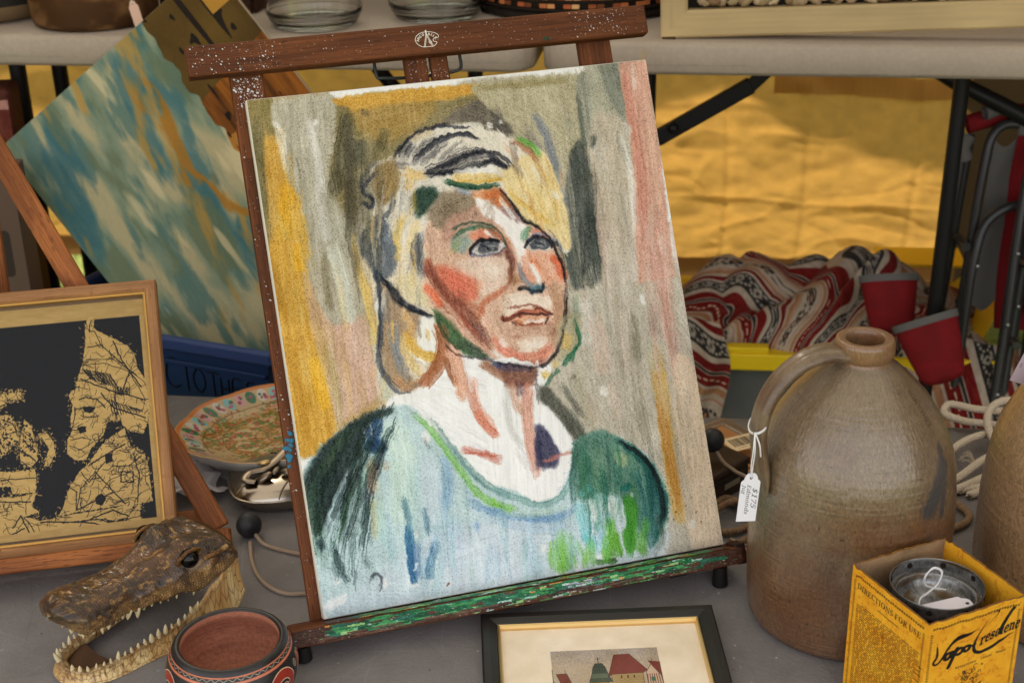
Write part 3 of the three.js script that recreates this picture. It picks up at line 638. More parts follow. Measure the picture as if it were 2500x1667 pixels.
[1,58,64,70,.62,3.8,.9,122,869,93,969,52,1066],
[1,58,64,70,.62,2.7,.9,127,859,97,969,55,1076],
[1,84,100,92,.62,4.1,.9,132,856,102,965,60,1071],
[1,58,64,70,.62,3.1,.9,133,874,103,986,62,1094],
[1,58,64,70,.62,3.3,.9,137,874,109,979,68,1082],
[1,84,100,92,.62,4.2,.9,141,874,112,985,71,1094],
[1,58,64,70,.62,3.2,.9,142,896,117,983,79,1067],
[1,58,64,70,.62,3.5,.9,146,893,119,996,79,1098],
[1,84,100,92,.62,4.6,.9,154,874,126,983,86,1090],
[1,58,64,70,.62,5.3,.9,153,902,124,1023,82,1141],
[1,58,64,70,.62,4.8,.9,162,872,132,1000,89,1126],
[1,84,100,92,.62,4.9,.9,164,888,133,1021,90,1149],
[1,58,64,70,.62,2.9,.9,168,886,140,1001,101,1112],
[1,58,64,70,.62,2.6,.9,171,892,141,1024,99,1153],
[1,84,100,92,.62,3.6,.9,177,882,148,1009,107,1133],
[1,58,64,70,.62,3.8,.9,179,893,151,1018,110,1141],
[1,214,226,220,.4,28.7,.9,141,903,102,995,55,1079],
[1,54,66,76,.8,14.7,.5,15,1041,21,1067],
[1,54,66,76,.8,11.5,.5,29,952,36,966],
[1,62,76,76,.75,14.7,.8,47,1071,57,1128,68,1154],
[1,72,80,82,.7,8.3,.9,90,1115,78,1174],
[1,96,106,104,.6,16.0,.8,111,1098,125,1128],
[1,74,78,82,.8,5.7,.6,117,1160,135,1142,145,1159,135,1185],
[1,52,78,108,.92,29.4,.4,199,786,179,817,157,816],
[0,54,80,112,.9,9,156,841,177,830,200,842,203,861,180,868,160,857],
[1,190,190,186,.8,2.6,.3,158,801,154,816],
[1,190,190,186,.8,2.6,.3,173,794,174,819],
[1,204,168,134,.9,22.4,.5,167,874,162,913,157,958],
[1,196,190,152,.75,17.2,.5,156,967,147,1064],
[1,190,178,156,.7,19.2,.6,193,887,199,910],
[1,206,226,212,.7,60.7,.5,223,793,239,894,206,1044],
[1,170,208,208,.7,19.2,.7,167,975,163,1082],
[1,214,222,238,.6,38.3,.6,298,879,295,997,292,1059],
[1,130,160,192,.75,23.0,.6,337,892,339,958,326,1021],
[1,242,240,240,.95,16.0,.5,298,834,304,861],
[1,96,90,92,.8,3.2,.6,292,847,307,878],
[1,74,108,130,.9,12.8,.7,224,976,227,1010,233,1048],
[1,88,118,142,.85,12.1,.7,271,1012,272,1046,270,1079],
[1,66,112,148,.95,20.4,.3,227,1041,222,1114,220,1185],
[1,112,136,168,.85,16.6,.4,240,1087,234,1175],
[1,92,128,156,.85,21.1,.5,292,1090,266,1141,254,1182],
[1,240,240,242,.95,7.7,.3,241,1062,242,1076],
[1,214,222,230,.9,5.7,.3,225,1152,236,1135],
[1,240,241,243,.95,6.4,.4,211,1153,209,1183,234,1187],
[1,240,241,243,.95,6.4,.4,264,1177,258,1192],
[1,176,204,222,.6,19.2,.9,342,1024,350,1093,333,1159],
[1,182,200,226,.6,19.2,.9,416,1080,416,1158],
[1,168,206,212,.6,19.2,.9,185,1056,178,1147],
[1,150,190,206,.55,22.4,.9,297,1106,296,1193],
[1,110,146,196,.8,9.6,.6,387,1059,391,1097],
[0,206,217,229,.8,20,318,1094,504,1095,482,1231,298,1221],
[1,240,240,242,.95,19.2,.5,3,1203,61,1183],
[1,240,240,242,.9,8.3,.4,151,1157,151,1178],
[1,236,238,238,.9,12.8,.4,37,1142,44,1153],
[1,120,80,60,.9,8.3,0,298,1199,300,1201],
[1,132,186,98,.9,14.7,.5,281,786,315,832,337,870,369,931,393,982,431,1023,482,1054],
[1,122,156,152,.85,14.1,.6,308,793,361,880,417,969,472,1013,508,1031,549,1051,601,1044,643,997,663,930],
[1,80,110,110,.6,6.4,.8,316,801,368,894,422,981,483,1025],
[1,106,140,182,.85,17.9,.6,376,1011,410,1035,467,1062,501,1072,543,1085,603,1087,649,1070],
[1,170,194,220,.6,22.4,.7,391,1032,449,1073,498,1094,540,1107,612,1108],
[1,134,190,92,.85,14.1,.5,435,1020,466,1041,493,1054],
[1,176,200,186,.7,15.0,.6,456,1052,533,1071,610,1070],
[0,98,132,118,.95,7,665,920,729,901,773,924,845,997,867,1047,872,1093,851,1157,817,1201,781,1137,755,1057,687,1046,651,1056],
[1,84,124,108,.7,24.9,.6,676,932,671,1014,668,1055],
[1,134,158,142,.6,41.5,.7,714,938,726,1023],
[1,176,182,140,.75,24.9,.6,767,961,779,994],
[1,34,96,92,.9,21.6,.4,769,924,821,976,854,1048,864,1103,823,1190],
[1,44,52,58,.9,6.2,.3,826,973,859,1045,862,1109,846,1148],
[1,62,112,118,.75,44.9,.5,807,1007,832,1083,812,1175],
[1,32,110,105,.8,12.5,.5,757,1045,788,1046],
[1,120,180,175,.8,16.6,.5,690,1030,672,1035,656,1049],
[1,142,200,206,.9,25.8,.5,650,1060,655,1136,677,1188],
[1,112,162,150,.85,22.4,.6,693,1038,688,1092,687,1149],
[1,238,238,236,.95,19.1,.5,713,1075,718,1097],
[1,190,205,196,.8,16.6,.5,734,1066,738,1108],
[1,238,238,236,.9,5.0,.3,787,1060,782,1078],
[1,76,142,58,.92,29.9,.4,772,1064,780,1107,755,1178],
[1,122,186,84,.9,25.8,.5,716,1109,721,1155,732,1198],
[1,172,206,218,.85,16.6,.5,690,1133,705,1173],
[1,152,202,114,.9,39.9,.6,606,1123,581,1171],
[1,222,228,222,.7,16.6,.5,566,1157,560,1167],
[1,132,186,96,.85,28.8,.6,565,1160,566,1192,572,1218],
[1,108,168,80,.8,22.4,.6,694,1179,705,1216],
[1,104,156,76,.8,19.2,.6,782,1156,783,1211],
[1,142,192,104,.92,39.0,.5,578,1140,577,1184,594,1223],
[1,152,202,122,.9,23.0,.6,650,1175,641,1218],
[1,150,198,150,.8,16.0,.6,626,1148,636,1188],
[1,110,180,190,.8,14.1,.5,647,1139,664,1179],
[1,150,196,220,.8,16.0,.5,689,1147,696,1186],
[1,120,172,84,.85,29.4,.5,720,1146,726,1210],
[1,88,150,60,.92,27.5,.4,757,1146,760,1204],
[1,120,160,90,.7,19.2,.6,793,1190,795,1219],
[1,86,122,70,.92,9.6,.3,662,1212,688,1214,721,1218],
[1,234,234,232,.9,9.6,.4,670,1201,694,1198],
[1,110,90,70,.8,5.1,0,716,1210,719,1213],
[1,238,236,234,.8,12.8,.5,548,1144,542,1168],
[1,110,140,150,.6,16.0,.6,817,1169,818,1201],
[1,238,236,236,.9,12.8,.4,612,1212,627,1221],
[1,44,62,58,.71228112030262,9.0,.85,132,781,94,850,74,922],
[1,58,86,70,.7708272438415662,10.0,.85,178,824,133,921,107,1018],
[1,34,44,48,.5766715265618811,7.4,.85,151,862,93,972,54,1085],
[1,34,44,48,.5890377814969836,5.9,.85,160,832,106,938,69,1045],
[1,34,44,48,.8118589242906243,5.7,.85,135,794,70,878,24,963],
[1,34,44,48,.6730008079529959,8.9,.85,147,785,58,901,6,1021],
[1,58,86,70,.60367163926302,10.6,.85,112,797,6,941,-6,1100],
[1,58,86,70,.6184857150389254,6.1,.85,161,853,106,947,67,1042],
[1,44,62,58,.5155903893573576,8.7,.85,154,819,78,966,21,1115],
[1,44,62,58,.7407484581494065,5.1,.85,239,778,137,935,55,1093],
[1,44,62,58,.8228266977135827,9.8,.85,166,816,107,918,65,1022],
[1,44,62,58,.6927129389248063,9.7,.85,90,857,35,929,9,1005],
[1,30,36,44,.8203321958649383,10.4,.85,235,785,164,915,112,1047],
[1,58,86,70,.71284380198225,8.3,.85,168,781,106,913,63,1049],
[1,58,86,70,.7896465165626789,4.8,.85,117,810,34,947,-4,1090],
[1,44,62,58,.7655490843231096,6.7,.85,107,826,35,924,5,1028],
[1,58,86,70,.6793661270279807,9.8,.85,229,804,172,872,134,942],
[1,44,62,58,.722927927269093,10.3,.85,156,851,94,992,50,1134],
[1,44,62,58,.5617228295456904,7.1,.85,239,809,189,884,156,960],
[1,44,62,58,.5019467434051372,10.5,.85,117,822,55,917,14,1013],
[1,34,44,48,.682250106602195,7.8,.85,141,824,67,933,9,1042],
[1,34,44,48,.7368566734233631,10.2,.85,160,800,115,886,88,974],
[1,58,86,70,.8278578926148573,10.5,.85,191,800,103,951,33,1104],
[1,86,116,92,.626762844212827,6.3,.85,174,813,103,936,52,1060],
[1,44,62,58,.5998782010053817,9.9,.85,202,782,163,854,144,929],
[1,34,44,48,.6408916061817764,10.4,.85,245,784,152,924,78,1065],
[1,34,44,48,.7113192689197883,6.7,.85,245,782,174,911,123,1041],
[1,34,44,48,.555463010548357,9.9,.85,171,840,128,911,103,986],
[1,34,44,48,.5602073705050693,9.6,.85,184,816,94,931,25,1048],
[1,30,36,44,.8083634433125104,8.9,.85,163,852,101,935,57,1019],
[1,48,66,62,.6,14.3,.85,50,893,17,1009,11,1114],
[1,48,66,62,.6,14.3,.85,91,839,44,953],
[1,48,66,62,.6,14.3,.85,106,994,76,1140],
[1,48,66,62,.6,14.3,.85,45,1044,44,1150],
[1,48,66,62,.6,14.3,.85,155,926,107,1085],
[1,176,196,176,.6,25.4,.9,180,915,152,1063],
[1,186,212,200,.6,25.4,.9,227,861,208,1042],
[1,150,186,196,.6,25.4,.9,255,896,251,1003],
[1,196,216,224,.6,25.4,.9,301,888,290,1056],
[1,150,180,208,.6,25.4,.9,324,938,319,1092],
[1,190,214,220,.6,25.4,.9,191,1039,176,1189],
[1,178,202,222,.6,25.4,.9,341,1034,340,1188],
[1,190,208,228,.6,25.4,.9,429,1080,419,1202],
[1,196,214,232,.6,25.4,.9,507,1094,498,1201],
[1,206,220,232,.6,25.4,.9,377,1102,365,1239],
[1,170,204,212,.6,25.4,.9,281,1116,271,1237],
[1,150,172,150,.7487572089445544,9.9,.85,713,958,713,1005,715,1053],
[1,38,98,92,.48794921647282175,8.7,.85,838,967,840,1028,828,1087],
[1,38,98,92,.4546183893751895,8.4,.85,837,973,837,1047,825,1117],
[1,38,98,92,.6644473265131254,7.7,.85,673,1008,668,1109,655,1209],
[1,38,98,92,.5047247536214063,13.5,.85,757,982,754,1047,739,1111],
[1,34,74,70,.4064845482522881,13.9,.85,853,940,848,1029,839,1116],
[1,70,120,112,.5011697826043331,7.3,.85,709,987,715,1036,699,1079],
[1,70,120,112,.42845769968617914,13.1,.85,831,1002,827,1086,826,1169],
[1,34,74,70,.5694671174709327,6.8,.85,746,904,736,998,727,1090],
[1,96,140,104,.5402170420806686,11.2,.85,688,916,678,1008,668,1099],
[1,96,140,104,.45337958321002814,7.6,.85,709,906,698,1006,693,1107],
[1,70,120,112,.5862835557370134,9.3,.85,691,997,681,1086,677,1175],
[1,34,74,70,.6966276199400501,11.4,.85,836,973,833,1057,824,1140],
[1,70,120,112,.691143838420561,7.7,.85,823,987,826,1027,831,1068],
[1,150,172,150,.5075872128793399,12.4,.85,742,991,732,1080,726,1169],
[1,38,98,92,.6304182592142497,13.2,.85,834,993,836,1050,837,1106],
[1,70,120,112,.415104663180783,5.5,.85,797,984,798,1055,785,1122],
[1,150,172,150,.7179617222267298,8.0,.85,760,1005,750,1086,749,1169],
[1,96,140,104,.4791447797281796,4.8,.85,806,928,801,1029,786,1129],
[1,52,110,96,.5259421224685324,11.4,.85,712,1013,708,1108,684,1198],
[1,38,98,92,.46050277050065913,10.5,.85,830,1007,822,1097,812,1186],
[1,52,110,96,.6465974479629257,7.4,.85,770,916,767,984,760,1051],
[1,96,140,104,.7179892002976643,7.4,.85,756,927,764,961,766,995],
[1,38,98,92,.41052892611223063,7.4,.85,838,1031,839,1092,826,1150],
[1,96,140,104,.4580967502077774,5.6,.85,721,935,710,1030,708,1127],
[1,38,98,92,.6259233099905702,9.5,.85,692,921,686,1018,680,1115],
[1,96,140,104,.7399880894320818,5.7,.85,669,960,665,1005,667,1052],
[1,52,110,96,.7146788209780961,12.8,.85,722,969,723,1047,702,1122],
[1,70,120,112,.5148492489574997,10.4,.85,803,1004,799,1093,782,1179],
[1,38,98,92,.7330026727631334,6.8,.85,851,994,854,1053,838,1108],
[1,96,140,104,.5728518969303615,11.1,.85,788,1027,793,1065,792,1101],
[1,120,152,134,.6602986353787238,7.8,.85,821,1012,821,1071,814,1131],
[1,150,172,150,.7028373723334712,7.0,.85,820,1007,819,1042,817,1075],
[1,34,74,70,.46476448657770975,6.9,.85,841,1001,840,1060,827,1117],
[1,150,172,150,.574065850149164,7.8,.85,777,912,777,952,782,993],
[1,120,152,134,.5227235911382236,8.3,.85,681,930,674,1012,659,1093],
[1,52,110,96,.44021571290252554,11.6,.85,667,974,666,1037,667,1102],
[1,52,110,96,.692268104592519,9.8,.85,723,967,715,1061,715,1156],
[1,150,172,150,.44838697252850557,7.0,.85,717,939,722,974,716,1006],
[1,52,110,96,.6554839206556681,10.8,.85,683,916,683,969,676,1018],
[1,30,42,46,.9,9.5,.25,772,929,831,982,860,1058,857,1138],
[1,228,232,228,.85,14.3,.6,684,1058,681,1117],
[1,54,92,82,.7,12.7,.6,667,915,642,1006,635,1068],
[1,84,146,62,.9,23.8,.5,773,1073,772,1139,753,1215],
[1,126,186,92,.85,22.2,.6,710,1152,692,1220],
[1,132,188,96,.85,41.2,.6,598,1133,603,1220],
[1,140,194,120,.8,22.2,.6,661,1152,657,1222],
[1,104,160,76,.8,19.0,.6,815,1123,788,1209],
[1,120,120,112,.6,15.8,.8,841,1119,847,1184,815,1226],
[1,96,92,78,.48602026580297775,16.4,.8,280,221,263,353,241,484],
[1,110,104,84,.596937860099543,20.5,.8,236,220,227,291,212,362],
[1,96,92,78,.5272972418772116,20.4,.8,223,194,200,316,195,441],
[1,84,82,74,.4022768844712753,12.1,.8,213,213,200,278,199,344],
[1,140,134,116,.3612484898467627,12.0,.8,260,128,247,264,228,400],
[1,140,134,116,.5472263733164512,17.6,.8,241,177,216,343,190,507],
[1,96,92,78,.5996464030690171,18.1,.8,228,110,205,243,185,377],
[1,84,82,74,.516935121954464,9.2,.8,232,77,220,162,208,247],
[1,110,104,84,.5728969579637421,14.1,.8,267,166,252,283,225,400],
[1,96,92,78,.5004473275601933,16.3,.8,291,169,278,283,253,396],
[1,110,104,84,.4811870745616037,16.4,.8,229,85,221,167,213,249],
[1,96,92,78,.495149820592187,17.2,.8,265,122,243,249,230,377],
[1,140,134,116,.5858888766406374,21.5,.8,270,113,247,286,224,455],
[1,84,82,74,.4172690912493881,15.5,.8,238,105,220,276,194,447],
[1,110,104,84,.3941233747476037,17.0,.8,292,111,280,171,285,231],
[1,110,104,84,.4057132250021941,8.0,.8,213,238,200,288,207,340],
[1,110,112,106,.5269492490013035,15.6,.8,749,361,736,453,730,547],
[1,72,78,76,.5394295007412253,8.4,.8,787,171,778,245,773,319],
[1,60,66,66,.5432029180497823,10.9,.8,818,238,810,328,792,416],
[1,60,66,66,.5312430449029855,7.4,.8,767,357,757,454,745,550],
[1,60,66,66,.4794297780866472,10.8,.8,812,184,803,249,802,316],
[1,60,66,66,.6449987260797554,18.0,.8,780,349,773,441,754,534],
[1,88,94,90,.6310839191596243,13.6,.8,796,312,788,411,785,509],
[1,88,94,90,.553540546418253,14.9,.8,772,231,772,291,769,351],
[1,72,78,76,.5236349509388436,13.1,.8,809,213,801,319,786,424],
[1,88,94,90,.43527306268565447,15.8,.8,800,340,787,437,787,535],
[1,88,94,90,.6424978008309843,18.7,.8,780,216,766,340,756,465],
[1,72,78,76,.5855904642441709,16.3,.8,801,319,792,408,790,498],
[1,72,78,76,.5148769090983691,8.6,.8,801,217,784,331,780,449],
[1,110,112,106,.6042748319507388,10.6,.8,791,282,779,350,776,419],
[1,88,94,90,.45619755289163,11.9,.8,802,285,789,366,778,449],
[1,88,94,90,.45494510187796633,8.8,.8,816,178,799,293,782,407],
[1,198,178,164,.5150342729594477,18.0,.85,819,408,809,517,804,626],
[1,206,198,186,.5693194996186453,20.8,.85,865,473,852,573,862,674],
[1,206,198,186,.561337486555573,8.9,.85,868,294,860,392,854,491],
[1,206,198,186,.39270851638970083,21.0,.85,852,562,836,706,831,852],
[1,160,152,140,.45816611395591367,14.2,.85,810,472,800,600,786,726],
[1,198,178,164,.5463971833264686,12.7,.85,905,318,888,449,884,582],
[1,222,216,208,.5154182365979583,10.2,.85,901,259,885,386,887,513],
[1,198,178,164,.35777927242332047,18.5,.85,848,282,832,438,808,593],
[1,176,166,152,.3791636787568917,10.7,.85,844,496,825,634,814,772],
[1,176,166,152,.5340193187658435,13.1,.85,844,376,828,502,814,627],
[1,176,166,152,.391233688494679,14.9,.85,849,518,833,688,819,858],
[1,160,152,140,.4306739500312035,14.6,.85,890,352,883,428,890,505],
[1,206,198,186,.5513924521570371,13.1,.85,843,557,829,688,824,820],
[1,160,152,140,.4759054777289171,20.8,.85,873,317,868,403,870,488],
[1,160,152,140,.35228181883387966,16.5,.85,822,620,817,700,817,782],
[1,176,166,152,.44971618006498393,11.1,.85,819,586,805,726,785,866],
[1,206,198,186,.5341393069791472,14.1,.85,831,405,814,545,801,687],
[1,198,178,164,.4142148829247477,15.5,.85,844,541,832,670,828,800],
[1,198,178,164,.41225085323383914,13.9,.85,861,540,850,624,857,713],
[1,198,178,164,.5416717852819802,13.7,.85,859,376,857,452,848,527],
[1,176,166,152,.3870250703852057,9.4,.85,845,606,832,723,831,842],
[1,206,198,186,.5761274395205265,19.7,.85,866,429,846,580,839,732],
[1,200,150,138,.6953098107714963,12.9,.85,960,535,958,621,961,706],
[1,206,178,164,.6803432094845103,19.5,.85,1000,405,995,483,1009,563],
[1,206,178,164,.4927593977821738,18.6,.85,959,594,947,719,952,846],
[1,206,178,164,.6641491459032504,17.2,.85,919,466,914,555,911,644],
[1,208,160,146,.6931171841725008,14.7,.85,963,448,961,522,972,600],
[1,206,178,164,.5786815538518053,18.0,.85,946,498,935,623,943,751],
[1,200,150,138,.5239345028935232,16.1,.85,939,471,934,563,937,654],
[1,216,182,166,.4653713362778818,19.1,.85,954,551,939,702,934,855],
[1,216,182,166,.5995965012833324,12.5,.85,971,501,965,618,956,735],
[1,206,178,164,.5054771048202883,15.9,.85,970,610,961,714,967,822],
[1,200,150,138,.5004389525930659,15.1,.85,950,457,941,551,955,649],
[1,206,178,164,.5321891452494957,11.4,.85,920,501,915,581,925,662],
[1,216,182,166,.4715419388527553,18.6,.85,982,429,968,549,968,673],
[1,200,150,138,.4813654164723788,18.3,.85,965,418,951,573,944,727],
[1,200,150,138,.6828737828388317,13.3,.85,965,487,947,633,946,782],
[1,200,150,138,.6808459459677588,9.9,.85,910,613,904,721,898,827],
[1,206,156,70,.5845589723244339,11.4,.85,90,259,84,351,75,442],
[1,186,160,110,.4576762344405622,12.8,.85,76,365,74,429,70,493],
[1,222,176,84,.42732051154318085,11.4,.85,90,270,80,387,75,503],
[1,186,160,110,.5743872975398578,9.8,.85,28,413,25,481,29,549],
[1,206,156,70,.5190541151955875,11.4,.85,82,122,75,226,61,331],
[1,222,176,84,.5676391415660802,15.3,.85,96,283,89,348,100,417],
[1,186,160,110,.4883664768737859,18.2,.85,57,298,44,418,39,538],
[1,206,156,70,.5132614315196427,16.2,.85,90,211,82,315,80,419],
[1,206,156,70,.4980234037532949,17.5,.85,69,287,58,401,49,515],
[1,222,176,84,.5463436103171251,9.1,.85,71,68,64,168,65,268],
[1,232,228,220,.7,6.3,.8,160,59,141,122,144,247],
[1,238,234,228,.8,7.9,.7,56,59,63,114,63,175],
[1,176,104,84,.5322922555363209,7.3,.85,394,502,413,525],
[1,150,92,76,.39166766827289395,14.2,.85,455,585,484,621],
[1,176,104,84,.4562106441572995,10.8,.85,412,480,425,520],
[1,132,88,76,.46105307835227094,8.0,.85,472,626,498,673],
[1,150,92,76,.4181840874054431,9.2,.85,441,558,471,586],
[1,196,122,100,.4731786501012216,7.5,.85,440,594,468,623],
[1,206,146,122,.5992710268629451,11.4,.85,438,610,448,630],
[1,206,146,122,.4273948677434025,6.6,.85,390,451,414,485],
[1,150,92,76,.3788451453160276,7.6,.85,450,607,459,636],
[1,206,146,122,.40238335271148407,13.2,.85,445,565,473,588],
[1,132,88,76,.4250298502576955,13.0,.85,445,564,471,592],
[1,132,88,76,.4479828010421524,7.1,.85,431,513,459,534],
[1,206,146,122,.49992890083922426,12.3,.85,434,565,444,589],
[1,150,92,76,.5305911976095317,14.1,.85,443,595,466,623],
[1,132,88,76,.5338348574859187,6.9,.85,429,505,452,538],
[1,132,88,76,.4833763699087499,7.4,.85,451,608,472,649],
[1,150,92,76,.5509359788744614,10.7,.85,397,505,410,534],
[1,196,122,100,.5016815003402565,7.1,.85,406,497,424,536],
[1,132,88,76,.3706892297810449,7.1,.85,431,593,441,613],
[1,150,92,76,.5234524401115417,9.3,.85,435,565,443,606],
[1,150,92,76,.5637547954887852,8.1,.85,427,548,445,593],
[1,196,122,100,.4178235939707411,13.8,.85,425,570,443,609],
[1,150,92,76,.5453936806153709,12.0,.85,433,537,445,556],
[1,150,92,76,.4686863117730061,10.6,.85,465,613,493,660],
[1,132,88,76,.38327005300119543,7.4,.85,440,579,460,600],
[1,176,104,84,.36432808557396884,12.9,.85,388,460,413,487],
[1,226,196,180,.5288775558164069,12.5,.85,582,667,565,675],
[1,226,196,180,.5465729939280868,13.5,.85,606,651,629,664],
[1,190,120,104,.4851443091263156,13.8,.85,619,684,622,693],
[1,176,130,112,.48334284599393795,11.6,.85,593,649,591,663],
[1,216,176,156,.35983968602484273,11.8,.85,531,643,527,657],
[1,176,130,112,.501660948508611,10.5,.85,595,611,612,626],
[1,200,156,136,.5238281434551274,7.5,.85,607,697,608,692],
[1,216,176,156,.360345394623547,12.0,.85,604,625,623,617],
[1,190,120,104,.438685603379622,9.8,.85,598,618,595,619],
[1,176,130,112,.37563285154262405,11.0,.85,543,669,561,665],
[1,200,156,136,.4765562438697299,8.0,.85,592,689,589,683],
[1,200,156,136,.39876684594267303,6.6,.85,655,701,663,696],
[1,190,120,104,.38266831692955855,9.1,.85,545,683,557,695],
[1,176,130,112,.4492140908072056,8.4,.85,570,633,555,644],
[1,216,176,156,.3654026715220987,13.1,.85,580,611,597,615],
[1,176,130,112,.49426865049660546,12.8,.85,608,688,594,675],
[1,176,130,112,.44802280818969065,11.0,.85,562,638,552,650],
[1,216,176,156,.40093749213181995,11.5,.85,576,694,599,705],
[1,160,132,116,.563302865286577,10.0,.85,563,292,539,338],
[1,160,132,116,.43862713420965954,6.1,.85,542,286,519,333],
[1,140,124,110,.4827894486455354,10.7,.85,512,318,502,339],
[1,190,156,140,.4256073428175112,6.6,.85,520,316,508,338],
[1,206,176,160,.4282478011144624,8.6,.85,522,311,498,345],
[1,190,156,140,.5559502743476211,10.1,.85,508,297,484,338],
[1,140,124,110,.503955994811795,10.8,.85,554,297,532,344],
[1,140,124,110,.4040795960567718,6.4,.85,520,338,505,366],
[1,190,156,140,.5161644254068065,6.3,.85,522,332,502,359],
[1,190,156,140,.5701212512232713,5.9,.85,546,296,525,326],
[1,160,132,116,.5370696309376883,9.6,.85,554,316,540,366],
[1,140,124,110,.5627071365363857,8.3,.85,442,298,422,334],
[1,206,176,160,.4097548361146641,9.9,.85,442,333,430,357],
[1,140,124,110,.48500755008547863,8.6,.85,510,330,491,353],
[1,112,116,126,.5841381424646372,9.4,.85,229,645,226,676,210,706],
[1,232,214,178,.6653573732506812,12.5,.85,313,269,305,316,288,361],
[1,180,168,150,.6020015376771426,11.5,.85,287,256,271,303,273,351],
[1,150,150,150,.5837287603330906,9.2,.85,294,477,282,512,275,548],
[1,180,168,150,.6477207036058582,7.2,.85,342,226,336,263,326,300],
[1,150,150,150,.40628265119163026,6.6,.85,332,514,325,558,320,602],
[1,232,214,178,.6833841210494818,9.0,.85,218,613,220,645,212,677],
[1,222,186,122,.5659701097574608,8.8,.85,263,283,251,331,243,380],
[1,222,186,122,.6997926261620443,11.4,.85,363,235,355,288,336,337],
[1,180,168,150,.642716654888582,10.9,.85,261,485,251,509,245,533],
[1,206,164,96,.5998739258960546,6.9,.85,339,400,339,421,333,440],
[1,236,230,222,.692766043110079,5.2,.85,300,225,283,270,282,318],
[1,222,186,122,.45379865213417775,9.0,.85,309,590,302,628,294,666],
[1,150,150,150,.42993649008244106,7.1,.85,299,289,296,334,284,378],
[1,150,150,150,.542553356209899,4.9,.85,313,311,312,339,303,366],
[1,236,230,222,.5864123766063789,6.1,.85,255,484,247,515,235,545],
[1,236,230,222,.6106531264898644,8.7,.85,260,473,250,507,245,541],
[1,236,230,222,.4054903822661893,7.2,.85,302,485,302,524,282,561],
[1,112,116,126,.5376003616964758,10.6,.85,254,392,243,424,238,456],
[1,180,168,150,.6652391506812312,7.0,.85,346,376,345,398,341,419],
[1,150,150,150,.697495018825933,5.7,.85,241,462,242,487,227,509],
[1,206,164,96,.4918254028458431,12.0,.85,318,597,305,641,301,685],
[1,150,150,150,.4781243568395467,12.4,.85,354,273,343,293,343,314],
[1,236,230,222,.5152613196764199,9.4,.85,362,411,349,459,336,509],
[1,150,150,150,.6733070571076595,9.2,.85,262,603,257,626,244,649],
[1,112,116,126,.5129253739654837,8.7,.85,335,403,330,429,318,452],
[1,232,214,178,.5746922972496259,10.4,.85,253,364,242,407,237,451],
[1,222,186,122,.4414707036088864,9.4,.85,208,648,196,685,198,726],
[1,150,150,150,.45357923040601794,5.5,.85,305,487,303,517,280,547],
[1,112,116,126,.5194598773932744,5.3,.85,336,246,326,289,318,333],
[1,222,186,122,.59187772317905,11.3,.85,338,395,333,448,319,499],
[1,236,230,222,.5465275079837341,9.8,.85,324,351,314,399,293,443],
[1,180,168,150,.678669719350439,9.1,.85,236,479,222,520,220,563],
[1,206,164,96,.5408499050524309,5.2,.85,306,409,298,453,282,494],
[1,222,186,122,.4059033435976576,6.2,.85,320,216,306,244,293,271],
[1,150,150,150,.45202374324663525,7.2,.85,350,224,349,262,339,298],
[1,206,164,96,.552908566135865,12.6,.85,298,615,290,635,285,655],
[1,150,150,150,.5812227951287527,9.7,.85,340,474,335,514,323,553],
[1,236,230,222,.42716157654303955,5.4,.85,278,294,263,341,256,387],
[1,180,168,150,.6097345442422878,8.8,.85,287,620,277,669,269,718],
[1,150,150,150,.5189533154265867,9.4,.85,317,236,304,281,301,328],
[1,206,164,96,.5274791461829906,6.5,.85,371,256,363,287,363,318],
[1,222,186,122,.42346656557706386,5.0,.85,231,675,217,710,206,745],
[1,232,214,178,.4790225061474207,6.7,.85,271,301,263,339,248,376],
[1,226,190,128,.46593402052279054,4.6,.85,656,281,667,316,680,349],
[1,238,222,190,.4805246971947772,7.6,.85,684,213,698,239,707,266],
[1,214,170,104,.5077049040380966,8.3,.85,704,304,711,353,706,399],
[1,232,206,158,.5244130536002296,9.1,.85,628,273,642,300,636,323],
[1,226,190,128,.57876043129099,8.6,.85,691,241,705,277,713,310],
[1,232,206,158,.6364578239692659,6.4,.85,676,313,684,342,685,368],
[1,238,222,190,.40203467724913833,9.5,.85,669,211,685,237,679,261],
[1,214,170,104,.4278303073114633,9.1,.85,644,306,648,352,670,401],
[1,238,222,190,.5582264860138075,8.5,.85,625,271,633,305,634,339],
[1,226,190,128,.415028784217269,6.7,.85,637,278,649,326,638,371],
[1,238,222,190,.4068700861952317,8.0,.85,647,278,663,323,664,367],
[1,238,222,190,.4007814448843719,6.0,.85,639,224,652,269,656,314],
[1,232,206,158,.4918798492392569,9.0,.85,692,204,705,243,720,283],
[1,206,150,108,.6216360316208421,8.2,.85,644,305,652,348,670,391],
[1,238,222,190,.41891222153233765,5.7,.85,695,216,706,248,724,282],
[1,206,150,108,.6451603581117439,5.3,.85,725,226,733,264,731,302],
[1,238,222,190,.6314281475550328,9.4,.85,630,210,642,253,652,296],
[1,226,190,128,.4547748661326927,5.2,.85,700,308,707,345,721,383],
[1,232,206,158,.5928774505486931,7.8,.85,676,272,691,301,695,327],
[1,214,170,104,.56618402749792,7.7,.85,700,305,705,349,707,394],
[1,226,190,128,.6128963551939927,9.0,.85,658,278,675,315,675,350],
[1,206,150,108,.5539497245150107,7.1,.85,674,210,683,258,679,303],
[1,206,150,108,.4744137522965649,5.3,.85,697,215,709,259,725,305],
[1,214,170,104,.6258919224801781,5.7,.85,624,238,631,271,634,304],
[1,232,206,158,.5702947849572993,6.8,.85,670,266,688,299,678,328],
[1,206,150,108,.43720042627099115,8.4,.85,632,291,650,317,645,340],
[1,140,176,198,.38389992578104126,14.9,.88,527,1147,517,1198,511,1250],
